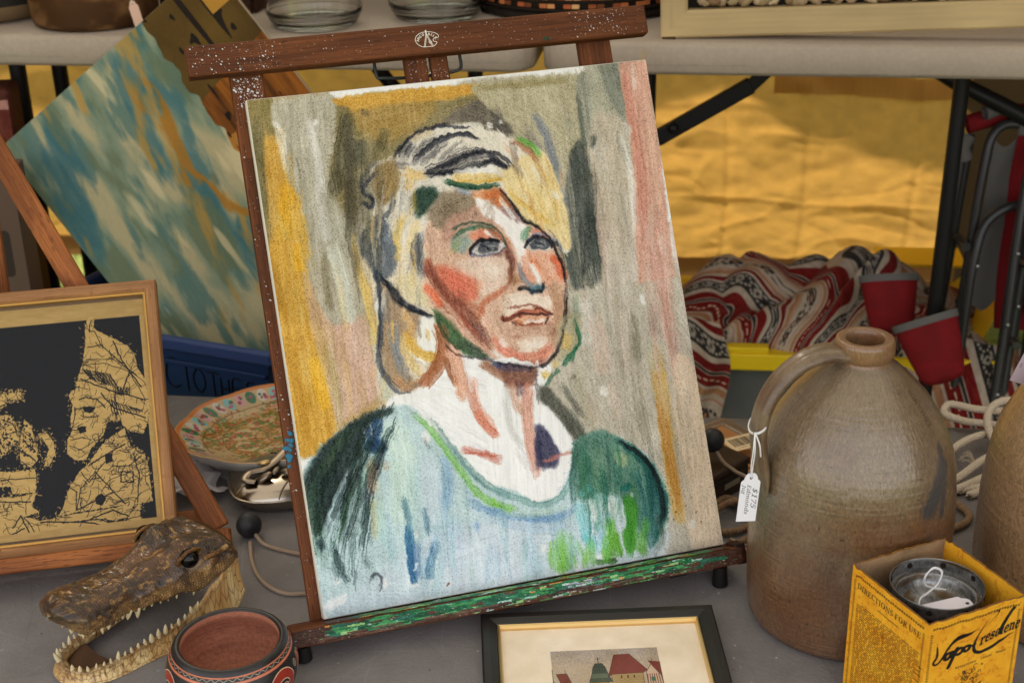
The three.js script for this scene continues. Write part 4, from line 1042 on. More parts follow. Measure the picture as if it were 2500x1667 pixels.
[1,170,204,200,.45612234074226027,9.3,.88,506,1078,495,1155,485,1231],
[1,150,184,206,.4992538255102128,9.6,.88,612,1076,611,1124,592,1168],
[1,170,204,200,.3013987054524735,10.8,.88,633,1081,626,1130,625,1181],
[1,140,176,198,.47340911577099387,10.5,.88,193,992,178,1064,181,1140],
[1,150,184,206,.3705948297373831,18.9,.88,508,1108,501,1189,481,1266],
[1,170,204,200,.3455796454598714,13.6,.88,461,1020,449,1082,452,1146],
[1,206,222,232,.4779092345583345,17.4,.88,305,980,298,1054,282,1129],
[1,182,208,214,.42537185522492044,15.4,.88,548,1157,536,1233,531,1312],
[1,182,208,214,.42919653937952723,8.0,.88,365,1122,358,1176,359,1230],
[1,182,208,214,.4750527911290384,11.8,.88,568,1154,566,1199,556,1241],
[1,206,222,232,.46646643860752457,17.6,.88,394,1000,385,1063,375,1127],
[1,150,184,206,.30525073221351756,10.8,.88,470,995,465,1046,460,1098],
[1,150,184,206,.4640638259387047,15.0,.88,332,1046,327,1092,323,1139],
[1,170,204,200,.3214356612155361,20.1,.88,500,1108,490,1181,487,1255],
[1,206,222,232,.30818059636266093,18.0,.88,493,987,493,1040,478,1090],
[1,164,196,206,.3835720826193285,13.3,.88,504,1101,500,1148,488,1193],
[1,196,214,226,.4604596330683543,14.7,.88,412,1014,403,1080,393,1147],
[1,150,184,206,.33652100169044274,10.6,.88,587,1062,583,1116,577,1170],
[1,170,204,200,.3193070113105086,16.5,.88,373,1140,364,1189,362,1241],
[1,150,184,206,.34238628706831864,19.7,.88,306,1036,304,1076,291,1112],
[1,182,208,214,.383282527374199,11.9,.88,309,1047,293,1124,297,1203],
[1,196,214,226,.4927389740364297,13.4,.88,391,966,385,1012,379,1059],
[1,170,204,200,.3544364924580711,17.4,.88,583,1097,575,1141,565,1187],
[1,150,184,206,.41891114511581773,19.3,.88,585,1052,575,1135,568,1217],
[1,140,176,198,.4407346942848933,14.1,.88,428,1126,427,1181,408,1231],
[1,150,184,206,.4649887791545387,18.5,.88,297,1019,290,1075,275,1130],
[1,196,214,226,.3774891209944818,19.2,.88,356,1077,342,1148,330,1220],
[1,196,214,226,.4244280590626257,9.7,.88,328,1114,316,1181,303,1246],
[1,164,196,206,.3139393673759234,17.9,.88,251,1054,247,1115,239,1174],
[1,170,204,200,.3569624470698007,8.5,.88,591,1077,587,1151,567,1221],
[1,140,176,198,.4836458751515708,16.7,.88,333,1033,319,1111,318,1190],
[1,140,176,198,.4750138294423199,16.6,.88,413,1096,403,1172,385,1246],
[1,150,184,206,.32229629128001913,15.6,.88,305,1059,299,1129,280,1197],
[1,150,184,206,.3427646870327651,10.9,.88,536,1022,525,1081,516,1140],
[1,196,214,226,.49446315846409217,9.2,.88,629,1045,619,1102,617,1160],
[1,196,214,226,.315002600234824,11.6,.88,554,1135,544,1213,528,1291],
[1,196,214,226,.3578899717583525,16.6,.88,493,1052,488,1101,490,1151],
[1,196,214,226,.32326378648818366,9.0,.88,464,1013,459,1084,447,1153],
[1,140,176,198,.4752345900588607,10.4,.88,380,963,381,1002,373,1039],
[1,170,204,200,.4881756465677572,20.4,.88,243,957,238,1027,223,1094],
[1,164,196,206,.49852784591496035,12.0,.88,255,1099,241,1167,234,1236],
[1,164,196,206,.373733615208933,8.1,.88,319,1044,312,1088,308,1132],
[1,164,196,206,.4499926073512747,14.2,.88,532,1081,516,1155,517,1233],
[1,140,176,198,.4279917304952847,14.3,.88,608,1152,601,1215,600,1281],
[1,182,208,214,.3494186024306119,10.9,.88,641,1039,635,1098,627,1157],
[1,182,208,214,.44305897735470867,8.7,.88,317,996,314,1036,306,1073],
[1,150,184,206,.31007727759929676,11.3,.88,594,1079,594,1120,592,1160],
[1,150,184,206,.31789706926605266,16.3,.88,519,1119,511,1158,506,1198],
[1,196,214,226,.45597105472807486,17.1,.88,456,1089,445,1137,437,1186],
[1,150,184,206,.3531915403833312,19.1,.88,265,1086,255,1151,249,1218],
[1,140,176,198,.3010733750292826,11.8,.88,327,958,318,1021,317,1085],
[1,182,208,214,.3388459780271659,19.0,.88,621,1030,621,1074,606,1117],
[1,170,204,200,.31531558224690986,9.1,.88,309,993,305,1029,300,1065],
[1,196,214,226,.4559990250064644,13.8,.88,410,1128,405,1198,391,1265],
[1,140,176,198,.46476606189445213,11.5,.88,458,1038,453,1070,460,1103],
[1,164,196,206,.4926752896254746,17.6,.88,529,1144,525,1203,515,1260],
[1,182,208,214,.4917088757403506,9.8,.88,352,951,340,1026,329,1101],
[1,170,204,200,.31047003306226045,12.0,.88,616,1081,608,1131,605,1183],
[1,164,196,206,.4436208241237355,8.0,.88,381,1049,373,1088,369,1127],
[1,170,204,200,.47457353274870506,11.7,.88,328,1087,323,1125,311,1161],
[1,206,222,232,.3763945742332005,17.3,.88,201,1047,192,1116,189,1184],
[1,164,196,206,.3014503971923385,13.8,.88,447,1049,446,1092,439,1135],
[1,150,184,206,.3413553360514428,10.6,.88,598,1081,600,1119,596,1156],
[1,196,214,226,.420950959337724,8.9,.88,623,1062,609,1128,604,1198],
[1,196,214,226,.451261271484978,9.3,.88,202,1059,190,1109,184,1158],
[1,140,176,198,.4552861815686719,14.6,.88,463,1064,450,1146,446,1229],
[1,140,176,198,.4694515426411054,15.4,.88,613,1131,615,1170,604,1208],
[1,150,184,206,.33211659318583325,17.8,.88,624,1087,619,1168,604,1245],
[1,164,196,206,.46263050828976326,14.9,.88,247,953,233,1029,224,1106],
[1,40,42,56,.8,4.9,.45,332,178,353,146,389,121,438,109,506,110],
[1,40,42,52,.8,7.9,.5,397,217,455,205,506,188,563,185,601,208,629,253],
[1,34,38,48,.75,4.9,.5,392,223,452,223,519,209,576,206],
[1,46,48,60,.95,4.9,.3,365,191,415,153,466,134,515,135,541,151],
[1,42,46,62,.8,6.8,.45,284,204,250,225,240,249,261,270,253,285,230,270],
[1,58,66,80,.75,5.9,.55,238,339,236,398,243,469,234,553,219,636,226,683,257,724],
[1,34,38,48,.8,5.9,.5,240,430,262,471,280,516,319,546,364,566],
[1,26,26,34,.75,4.3,.5,477,415,498,400,528,398,558,411],
[1,84,86,108,.95,3.3,.1,476,423,503,434,542,434,570,422],
[1,26,26,34,.75,4.3,.5,612,421,631,409,657,406,684,427],
[1,60,62,70,.9,4.9,.1,507,409,524,422],
[1,62,64,72,.9,4.9,.1,642,417,663,431],
[1,66,92,78,.85,4.0,.3,438,364,480,353,528,359,559,386,570,419],
[1,120,84,74,.7,5.9,.5,572,425,572,470,569,505],
[1,42,52,62,.8,4.0,.45,579,525,599,523,616,536,640,535,649,518],
[1,70,44,42,.8,3.3,.45,532,595,548,594,576,586,601,593,656,597],
[1,120,66,56,.8,3.0,.3,546,571,575,569,608,570,653,592],
[1,140,84,70,.85,3.2,.2,559,606,584,616,629,619],
[1,42,36,40,.75,4.4,.55,361,602,400,658,463,682,537,706,600,721,650,694,683,632,703,554],
[1,46,44,46,.75,3.5,.5,682,395,702,436,705,507,702,557],
[1,44,48,46,.75,4.0,.5,567,275,593,319,626,359,669,396],
[1,42,80,62,.9,6.8,.4,445,251,494,266,567,275],
[1,62,84,62,.75,8.9,.6,368,556,390,622,446,671],
[1,128,74,60,.6,9.8,.8,372,431,387,499,430,568,471,633],
[1,206,112,92,.6,17.7,.7,411,468,456,508],
[1,240,222,208,.6,21.6,.8,501,448,534,484],
[1,244,238,234,.9,6.8,.4,594,348,591,412,600,477],
[1,244,238,234,.9,8.9,.4,569,301,600,356],
[1,240,224,212,.8,13.8,.6,576,664,625,665],
[1,70,70,96,.85,8.9,.6,571,900,573,948],
[1,196,122,108,.9,4.9,.3,394,897,464,918],
];
// ---------------------------------------------------------------- the portrait on its easel
function painter(g, ops, seed) {                   // washes [0,r,g,b,a,soft,...xy] and bristle strokes [1,r,g,b,a,width,dry,...xy]
  const r = rng(seed);
  const path = (p, closed) => {
    g.beginPath(); const n = p.length / 2, at = (i) => (closed ? mod(i, n) : Math.max(0, Math.min(n - 1, i)));
    const X = (i) => p[at(i) * 2], Y = (i) => p[at(i) * 2 + 1]; g.moveTo(p[0], p[1]);
    for (let i = 0; i < n; i++) g.bezierCurveTo(X(i) + (X(i + 1) - X(i - 1)) / 9, Y(i) + (Y(i + 1) - Y(i - 1)) / 9, X(i + 1) - (X(i + 2) - X(i)) / 9, Y(i + 1) - (Y(i + 2) - Y(i)) / 9, X(i + 1), Y(i + 1)); g.closePath();
  };
  for (const o of ops) {
    const [k, R, G, B, al] = o;
    if (k === 0) {
      const soft = o[5], p = o.slice(6); g.filter = `blur(${Math.max(0.8, soft * 0.42)}px)`;
      g.globalAlpha = al * 0.78; g.fillStyle = rgb(R, G, B); path(p, true); g.fill();
      g.globalAlpha = al * 0.35; for (let q = 0; q < 3; q++) { const j = (r() - 0.5) * 26; g.fillStyle = rgb(R + j, G + j, B + j * 0.8); const c = p.map((v) => v + (r() - 0.5) * soft * 2.4); path(c, true); g.fill(); }
      g.filter = 'none';
      { // scrub the patch with bristle marks along its longer axis, ragged past its outline
        const n = p.length / 2; let cx = 0, cy = 0, xx = 0, yy = 0, xy = 0; for (let i = 0; i < n; i++) { cx += p[i * 2] / n; cy += p[i * 2 + 1] / n; } for (let i = 0; i < n; i++) { const a = p[i * 2] - cx, b = p[i * 2 + 1] - cy; xx += a * a; yy += b * b; xy += a * b; }
        const th = 0.5 * Math.atan2(2 * xy, xx - yy) + (r() - 0.5) * 0.5, ux = Math.cos(th), uy = Math.sin(th), Q = []; let lo = 1e9, hi = -1e9;
        for (let i = 0; i < n; i++) { const a = p[i * 2] - cx, b = p[i * 2 + 1] - cy, s = a * ux + b * uy, t = -a * uy + b * ux; Q.push([s, t]); lo = Math.min(lo, t); hi = Math.max(hi, t); }
        const rag = Math.min(16, 3 + soft * 0.9 + (hi - lo) * 0.05); g.lineCap = 'round';
        for (let t = lo; t < hi; t += 1.5) {
          const xs = []; for (let i = 0; i < n; i++) { const [s0, t0] = Q[i], [s1, t1] = Q[(i + 1) % n]; if ((t0 <= t) !== (t1 <= t)) xs.push(s0 + (s1 - s0) * (t - t0) / (t1 - t0)); } xs.sort((a, b) => a - b);
          for (let k = 0; k + 1 < xs.length; k += 2) { let a = xs[k] + (r() - 0.55) * rag * 2; const end = xs[k + 1] + (r() - 0.45) * rag * 2; while (a < end) { const b = Math.min(end, a + 20 + r() * 130), j = (r() - 0.5) * 40, w0 = (r() - 0.5) * 3, w1 = (r() - 0.5) * 3; g.globalAlpha = al * (0.15 + r() * 0.5); g.strokeStyle = rgb(R + j, G + j, B + j); g.lineWidth = 0.9 + r() * 2.4; g.beginPath(); g.moveTo(cx + a * ux - (t + w0) * uy, cy + a * uy + (t + w0) * ux); g.lineTo(cx + b * ux - (t + w1) * uy, cy + b * uy + (t + w1) * ux); g.stroke(); a = b - 6 + r() * 26; } }
        }
      }
      continue;
    }
    const w = o[5], dry = o[6], pts = []; for (let i = 7; i < o.length; i += 2) pts.push(V(o[i], o[i + 1], 0));
    const cv = new THREE.CatmullRomCurve3(pts.length > 1 ? pts : [pts[0], pts[0].clone().addScalar(1)], false, 'centripetal'), N = Math.max(6, Math.ceil(cv.getLength() / 5)), P = cv.getPoints(N);
    const nor = P.map((_, i) => { const a = P[Math.max(0, i - 1)], b = P[Math.min(N, i + 1)], d = Math.hypot(b.x - a.x, b.y - a.y) || 1; return [-(b.y - a.y) / d, (b.x - a.x) / d]; });
    g.lineCap = 'round'; g.lineJoin = 'round';
    const wob = (i, s) => (noise(i * 0.13, s, 77) - 0.5);
    const body = (al2, ws, blur) => { g.filter = blur ? `blur(${blur}px)` : 'none'; g.globalAlpha = al2; g.fillStyle = rgb(R, G, B); g.beginPath(); for (let i = 0; i <= N; i++) { const t = i / N, tp = Math.min(1, Math.pow(Math.min(t, 1 - t) * 6, 0.5) * 0.75 + 0.3), h = w * 0.5 * ws * tp * (1 + wob(i, w) * 0.5); g.lineTo(P[i].x + nor[i][0] * h, P[i].y + nor[i][1] * h); } for (let i = N; i >= 0; i--) { const t = i / N, tp = Math.min(1, Math.pow(Math.min(t, 1 - t) * 6, 0.5) * 0.75 + 0.3), h = w * 0.5 * ws * tp * (1 + wob(i, w + 9) * 0.5); g.lineTo(P[i].x - nor[i][0] * h, P[i].y - nor[i][1] * h); } g.closePath(); g.fill(); g.filter = 'none'; };
    if (dry < 0.85) body(al * (0.8 - dry * 0.62), 0.9, 1 + dry * 5);
    const nb = Math.max(2, Math.round(w / 1.6));
    for (let b = 0; b < nb; b++) {
      const f = nb > 1 ? b / (nb - 1) - 0.5 : 0, j = (r() - 0.5) * 34, cut = Math.min(0.4, dry * 0.4 + w * 0.25 / Math.max(8, cv.getLength())), s0 = Math.floor(r() * cut * N), s1 = N - Math.floor(r() * cut * N);
      g.globalAlpha = al * mix(0.75, 0.2 + r() * 0.6, dry); g.strokeStyle = rgb(R + j, G + j, B + j); g.lineWidth = 1 + r() * 1.8;
      g.beginPath(); for (let i = s0; i <= s1; i++) { const t = i / N, tp = Math.min(1, Math.pow(Math.min(t, 1 - t) * 6, 0.5) * 0.7 + 0.35), h = w * f * (0.6 + 0.4 * tp) * (1 + 0.25 * wob(i * 0.6, b * 3.1)) + wob(i, w + 3) * w * 0.12; g.lineTo(P[i].x + nor[i][0] * h, P[i].y + nor[i][1] * h); } g.stroke();
    }
  }
  g.globalAlpha = 1;
}
const CW = 0.4568, CH = 0.56;
const portraitMap = (() => {
  const W = 1000, H = 1225, c = document.createElement('canvas'); c.width = W; c.height = H; const g = c.getContext('2d');
  g.fillStyle = 'rgb(240,238,237)'; g.fillRect(0, 0, W, H); painter(g, PORTRAIT, 3);
  // brush edges break up on the weave: every mark is displaced a little, pigment settles between the threads
  const curve = (t) => { const p = mix(Math.pow(t, 1.1), Math.pow(t, 0.95), smooth(0.3, 0.85, t)); return p + 0.1 * (p - 0.55) * 4 * p * (1 - p); };
  const src = g.getImageData(0, 0, W, H).data, im = g.getImageData(0, 0, W, H), d = im.data;
  for (let y = 0; y < H; y++) for (let x = 0; x < W; x++) {
    const a = noise(x / 9, y / 13, 3) - 0.5, b = noise(x / 9, y / 13, 4) - 0.5, e = noise(x / 2.2, y / 2.2, 5) - 0.5, f = noise(x / 2.2, y / 2.2, 6) - 0.5, k = noise(x / 60, y / 60, 7);
    const sx = Math.max(0, Math.min(W - 1, Math.round(x + a * 4 + e * 2.2 * (0.4 + k)))), sy = Math.max(0, Math.min(H - 1, Math.round(y + b * 6 + f * 2.8 * (0.4 + k)))), o = (y * W + x) * 4, q = (sy * W + sx) * 4;
    const lum = (src[q] * 0.3 + src[q + 1] * 0.59 + src[q + 2] * 0.11) / 255, paint = sat((0.985 - lum) * 4.6), weave = Math.sin(x * 1.55 + Math.sin(y * 0.02) * 2) * Math.sin(y * 1.45), n = hash(x, y, 5) - 0.5, n2 = noise(x / 3, y / 3, 9) - 0.5, streak = fbm(x / 7, y / 60, 19, 3) - 0.5, cloud = fbm(x / 40, y / 55, 29, 3) - 0.5;
    const speck = paint > 0.2 && hash(x >> 1, y >> 1, 31) + n2 * 0.12 > 0.86 ? -40 * paint : 0, amp = (weave * 8 + n * 14 + n2 * 16 + streak * 30 + cloud * 26) * (0.25 + 0.75 * paint) + speck;
    for (let ch = 0; ch < 3; ch++) d[o + ch] = Math.max(0, Math.min(255, 255 * curve(src[q + ch] / 255) + amp));
  }
  g.putImageData(im, 0, 0); const t = new THREE.CanvasTexture(c); t.colorSpace = THREE.SRGBColorSpace; t.magFilter = THREE.LinearFilter; return t;
})();
const weaveBump = tex(256, 256, (u, v) => 0.5 + 0.25 * Math.sin(u * 6.283 * 40) * Math.sin(v * 6.283 * 40) + 0.35 * (fbm(u * 30, v * 30, 51, 2, 30, 30) - 0.5), false); weaveBump.repeat.set(14, 17);
const canvasCloth = M({ color: 0xd9d2c4, roughness: 0.9 });
const EU = [0.9647553582713986, 0.015543887235675125, -0.2626889534339612], EV = [-0.13328784298337248, 0.8895919838777859, -0.43687578684704526], EN = [0.22689523926134958, 0.45649150023849255, 0.8603104443225975], EO = [-0.2073, 0.5304, -1.2781], ESC = 1.0098; // the easel stands on the back edge of its tray
{
  const o = thing('portrait_painting', 'unframed painted portrait of a blond figure in a green and blue top, on the easel', 'painting'); frameOf(o, EU, EV, EN, EO); o.scale.setScalar(ESC);
  const face = new THREE.PlaneGeometry(CW - 0.003, CH - 0.003, 40, 48), p = face.attributes.position;
  for (let i = 0; i < p.count; i++) { const x = p.getX(i) / CW * 2, y = p.getY(i) / CH * 2; p.setZ(i, 0.0004 - 0.0012 * (1 - x * x) * (1 - y * y)); }
  face.translate(CW / 2, CH / 2, 0); face.computeVertexNormals();
  part('painted_face', face, M({ map: portraitMap, bumpMap: weaveBump, bumpScale: 0.0006, roughness: 0.8, specularIntensity: 0.35 }), o);
  const g = new RoundedBoxGeometry(CW, CH, 0.016, 3, 0.0025); g.translate(CW / 2, CH / 2, -0.0096); part('stretched_canvas', boxUV(g), canvasCloth, o);
  const fr = []; const r = rng(8); for (let i = 0; i < 7; i++) { const x = CW - 0.001 - r() * 0.006; fr.push(tube([[x, CH - 0.001, -0.006], [x - 0.001 + r() * 0.003, CH + 0.004 + r() * 0.005, -0.005], [x - 0.003 + r() * 0.006, CH + 0.006 + r() * 0.008, -0.003 + r() * 0.003]], 0.00022, 6, 4)); }
  part('loose_threads', merge(fr), M({ color: 0xb89a68, roughness: 0.9 }), o, 'frayed threads at the top right corner');
}
const easelWood = woodTex([114, 64, 33], [60, 31, 16], [150, 90, 46], 211, 1024, 256, 0.5, 0.11, 0.8), easelMat = M({ map: easelWood, roughness: 0.62, specularIntensity: 0.4, bumpMap: easelWood, bumpScale: 0.0004 });
{
  const o = thing('table_easel', 'dark brown wooden table easel splashed with paint, holding the big portrait', 'easel'); frameOf(o, EU, EV, EN, EO); o.scale.setScalar(ESC);
  const zb = -0.0186;                              // the canvas back rests on the rails
  const railL = part('rail', rbox(0.0365, 0.62, 0.013, 0.0025, 1, [0.00625, 0.292, zb - 0.0068]), easelMat, o, 'left rail flecked with white paint');
  part('rail', rbox(0.0385, 0.62, 0.013, 0.0025, 1, [0.4043, 0.292, zb - 0.0068]), easelMat, o);
  part('centre_slat', rbox(0.026, 0.64, 0.012, 0.0025, 1, [0.1938, 0.292, zb - 0.0066]), easelMat, o);
  part('centre_slat', rbox(0.0205, 0.64, 0.012, 0.0025, 1, [0.2205, 0.292, zb - 0.0066]), easelMat, o);
  const top = part('top_bar', rbox(0.52, 0.034, 0.019, 0.003, 0, [0.2045, 0.606, -0.0085]), easelMat, o);
  part('tray_bar', (() => { const g = rbox(0.505, 0.019, 0.058, 0.004, 0, [0.2145, -0.0105, -0.0005]); return g; })(), easelMat, o);
  // paint smeared and crusted along the tray's front edge and top
  const tray = o.children[o.children.length - 1], smear = (seed, top) => canvasTex(2048, 96, (g, w, h) => {
    g.fillStyle = 'rgb(66,40,30)'; g.fillRect(0, 0, w, h); const r = rng(seed);
    const dab = (x, y, l, t, c, a) => { g.globalAlpha = a; g.fillStyle = c; g.beginPath(); const n = 9; for (let i = 0; i <= n; i++) g.lineTo(x + l * i / n, y - t * (0.25 + r() * 0.5)); for (let i = n; i >= 0; i--) g.lineTo(x + l * i / n, y + t * (0.25 + r() * 0.5)); g.closePath(); g.fill(); };
    for (let i = 0; i < 340; i++) { const x = r() * w, k = x / w; if (k < 0.05 || k > 0.93) continue; const dense = smooth(0.02, 0.12, k) * (1 - smooth(0.5, 0.62, k) * (1 - smooth(0.62, 0.68, k) * (1 - smooth(0.84, 0.9, k))) * 0.75); if (r() > dense) continue; const c = ['rgb(22,82,54)', 'rgb(28,98,62)', 'rgb(18,70,48)', 'rgb(40,112,66)', 'rgb(34,96,78)'][r() * 5 | 0]; dab(x, (top ? 10 + r() * 76 : 4 + r() * 62), 24 + r() * 110, 12 + r() * 26, c, 0.85); }
    const accents = top ? [['rgb(96,160,46)', 90], ['rgb(208,220,214)', 46], ['rgb(190,140,60)', 26], ['rgb(150,66,40)', 20], ['rgb(120,190,110)', 30]] : [['rgb(168,200,196)', 26], ['rgb(74,150,90)', 60], ['rgb(52,128,72)', 60], ['rgb(84,48,38)', 46], ['rgb(196,140,70)', 10], ['rgb(150,190,120)', 14]];
    for (const [c, n] of accents) for (let i = 0; i < n; i++) { const x = 120 + r() * 1700; dab(x, r() * h, 8 + r() * 70, 3 + r() * 13, c, 0.9); }
    if (!top) { for (const [x, l] of [[1180, 60], [1250, 90]]) for (let i = 0; i < 12; i++) dab(x + r() * l, 20 + r() * 55, 14 + r() * 40, 5 + r() * 12, ['rgb(170,182,194)', 'rgb(206,212,218)', 'rgb(90,96,104)'][r() * 3 | 0], 0.85); for (let i = 0; i < 70; i++) dab(r() * w, 60 + r() * 36, 20 + r() * 120, 6 + r() * 14, ['rgb(74,46,36)', 'rgb(98,66,54)', 'rgb(52,32,26)'][r() * 3 | 0], 0.8); }
    for (let i = 0; i < 260; i++) dab(r() * w, r() * h, 3 + r() * 9, 1.5 + r() * 3, ['rgb(222,226,224)', 'rgb(40,26,20)', 'rgb(90,170,80)', 'rgb(150,120,100)'][r() * 4 | 0], 0.8); g.globalAlpha = 1;
  }, (d, q, x, y) => { const n = (fbm(x / 5, y / 5, seed, 3) - 0.5) * 44 + (fbm(x / 30, y / 9, seed + 3, 2) - 0.5) * 30; for (let c = 0; c < 3; c++) d[q + c] = Math.max(0, Math.min(255, d[q + c] + n)); });
  const mf = smear(5, false), mt = smear(6, true);
  const strip = (w, h, f) => grid(240, 10, (u, v) => f((u - 0.5) * w, (v - 0.5) * h, u, v));
  part('painted_edge', strip(0.499, 0.0165, (x, y, u, v) => [x + 0.2145, y - 0.0103, 0.02885 + 0.0011 * fbm(u * 90, v * 5, 3, 3) * smooth(0, 0.15, Math.min(v, 1 - v))]), M({ map: mf, bumpMap: mf, bumpScale: 0.0006, roughness: 0.5, specularIntensity: 0.4 }), tray, 'front edge smeared with green, white and brown paint');
  part('painted_top', strip(0.452, 0.025, (x, y, u, v) => [x + 0.226, -0.0008 + 0.0016 * fbm(u * 80, v * 6, 4, 3) * smooth(0, 0.15, Math.min(v, 1 - v)), 0.0146 - y]), M({ map: mt, bumpMap: mt, bumpScale: 0.0006, roughness: 0.5, specularIntensity: 0.4 }), tray, 'lip of the tray crusted with bright green and white paint');
  // white and blue paint spatter
  const sp = (name, n, seed, box, zz, r0, r1, mat, par) => { const r = rng(seed), gs = []; for (let i = 0; i < n; i++) { const g = new THREE.SphereGeometry(1, 6, 4), s = r0 + (r1 - r0) * r() ** 4; g.scale(s * (1 + r() * 0.9), s, 0.00012); g.rotateZ(-0.9 + r() * 0.5); const cx = box[0] + (box[1] - box[0]) * r() ** (box[4] || 1); g.translate(cx, box[2] + (box[3] - box[2]) * r(), zz); gs.push(g); } return part(name, merge(gs), mat, par); };
  const wp = M({ color: 0xd8dbe0, roughness: 0.6 });
  sp('paint_spatter', 120, 41, [-0.05, 0.04, 0.5905, 0.6215, 1.0], 0.00102, 0.0002, 0.0009, wp, top);
  sp('paint_spatter', 240, 42, [0.0, 0.46, 0.5905, 0.6215], 0.00102, 0.00015, 0.00045, wp, top);
  sp('paint_spatter', 70, 43, [0.375, 0.44, 0.5905, 0.6215], 0.00102, 0.0002, 0.0007, wp, top);
  sp('paint_spatter', 150, 44, [-0.01, 0.022, 0.555, 0.588, 0.8], zb - 0.0002, 0.0003, 0.0012, wp, railL);
  sp('paint_spatter', 90, 45, [-0.0115, 0.0, 0.02, 0.55], zb - 0.0002, 0.0002, 0.0008, wp, railL);
  sp('paint_spatter', 60, 46, [0.185, 0.229, 0.562, 0.588], zb - 0.0004, 0.0002, 0.0006, wp, o.children[2]);
  sp('paint_spatter', 12, 47, [-0.0115, -0.002, 0.165, 0.2], zb - 0.0001, 0.002, 0.004, M({ color: 0x2f6f8c, roughness: 0.6 }), railL);
  sp('paint_spatter', 6, 48, [0.341, 0.345, 0.593, 0.595], 0.00105, 0.0014, 0.0022, M({ color: 0x1f3f2c, roughness: 0.6 }), top);
  // wire bail behind the bar
  part('wire_bail', tube([[0.1479, 0.592, -0.022], [0.1479, 0.58, -0.022], [0.1493, 0.5738, -0.022], [0.155, 0.5728, -0.022], [0.2, 0.5732, -0.033], [0.2385, 0.5732, -0.022], [0.2445, 0.576, -0.022], [0.2454, 0.592, -0.022]], 0.0019, 60, 8), M({ color: 0x3c4140, metalness: 0.7, roughness: 0.45 }), o, 'bent steel wire handle behind the top bar');
  // back strut and feet
  part('back_leg', bar([0.207, 0.5, -0.045], [0.207, -0.18, -0.285], 0.03, 0.014, 0.003), easelMat, o);
  part('hinge', rbox(0.04, 0.03, 0.02, 0.002, 0, [0.207, 0.5, -0.038]), M({ color: 0x6a6258, metalness: 0.8, roughness: 0.4 }), o);
  const foot = M({ color: 0x14110f, roughness: 0.5 });
  for (const [x, l] of [[-0.026, 0.0175], [0.442, 0.025]]) { const g = new THREE.CylinderGeometry(0.0075, 0.009, l, 16); g.rotateX(0.474); g.translate(x, -0.0185 - l / 2 * 0.89, 0.012 - l / 2 * 0.456 + 0.004); part('foot', g, foot, o); }
  for (const [x, l] of [[0.0063, 0.003], [0.4043, 0.009]]) part('rail_foot', rbox(0.02, l, 0.006, 0.001, 1, [x, -0.0195 - l / 2, -0.0255]), foot, o);
  part('end_cap', rbox(0.013, 0.024, 0.03, 0.003, 0, [0.4645, -0.009, 0.012]), M({ map: easelWood, color: 0x776a60, roughness: 0.6 }), o, 'scuffed metal clip at the right end of the tray');
  // burned-in maker's emblem: a palette with dividers and lettering, as raised white print
  const em = canvasTex(384, 256, (g, w, h) => {
    g.clearRect(0, 0, w, h); g.strokeStyle = g.fillStyle = 'rgb(226,220,208)'; g.lineWidth = 8; g.lineCap = 'round'; g.lineJoin = 'round';
    g.beginPath(); g.moveTo(135, 236); g.bezierCurveTo(60, 215, 30, 165, 34, 128); g.bezierCurveTo(40, 70, 110, 36, 190, 36); g.bezierCurveTo(270, 36, 345, 66, 352, 102); g.bezierCurveTo(356, 128, 318, 128, 290, 132); g.bezierCurveTo(262, 140, 268, 172, 290, 176); g.bezierCurveTo(330, 176, 330, 196, 268, 236); g.closePath(); g.stroke();
    g.lineWidth = 7; g.beginPath(); g.moveTo(186, 70); g.lineTo(138, 236); g.moveTo(196, 70); g.lineTo(152, 236); g.moveTo(186, 70); g.lineTo(250, 240); g.moveTo(198, 70); g.lineTo(266, 236); g.stroke();
    g.fillRect(180, 12, 18, 62); g.beginPath(); g.arc(232, 180, 16, 0, 7); g.stroke();
    g.font = 'bold 46px sans-serif'; g.textAlign = 'center';
    const arcText = (s, a0, da, R) => { for (let i = 0; i < s.length; i++) { const a = a0 + da * i; g.save(); g.translate(190 + Math.cos(a) * R * 1.15, 160 + Math.sin(a) * R * 0.86); g.rotate(a + Math.PI / 2); g.fillText(s[i], 0, 14); g.restore(); } };
    arcText('ANCO', -2.95, 0.34, 108); arcText('BILT', -1.28, 0.29, 108);
  });
  const plate = new THREE.PlaneGeometry(0.032, 0.0213); plate.translate(0.2063, 0.6065, 0.00125);
  part('emblem', plate, M({ map: em, transparent: true, roughness: 0.6 }), top, 'white palette-shaped emblem with lettering on the top bar');
}
const GOLD_W=620, GOLD_H=714, GOLD_EDGE=[601, 53, 608, 693];
const GOLD_FILL=[[435,132,436,84,453,54,469,55,461,91,515,127,551,150,572,178,576,217,598,258,597,296,605,335,594,379,577,416,541,406,513,376,486,367,481,322,465,295,431,266,398,256,409,225,421,195],[394,270,453,284,481,322,480,366,455,420,423,448,404,482,373,480,352,460,357,419,371,395,369,354,379,324,369,291],[411,509,452,458,490,430,523,414,536,468,570,483,581,523,582,573,584,633,546,637,474,636,365,641,318,648,337,619,354,571,387,525],[256,662,364,652,473,647,531,641,510,677,473,685,423,672,315,675],[518,678,552,641,548,718,496,726],[145,731,146,682,173,673,222,648,256,662,315,677,416,678,480,707,478,729,358,728,281,729,204,732],[138,329,185,331,207,362,211,406,190,422,165,444,130,446],[141,273,178,258,176,289,140,298],[190,259,226,260,227,279,195,279],[231,349,248,372,258,430,259,473,239,490,211,468,211,431],[267,399,291,393,311,426,312,461,293,493,278,494,290,464,296,440],[126,496,185,505,247,503,249,541,242,571,180,567,176,544,123,544],[121,578,191,583,246,577,230,612,249,633,210,641,173,673,136,693,113,690]];
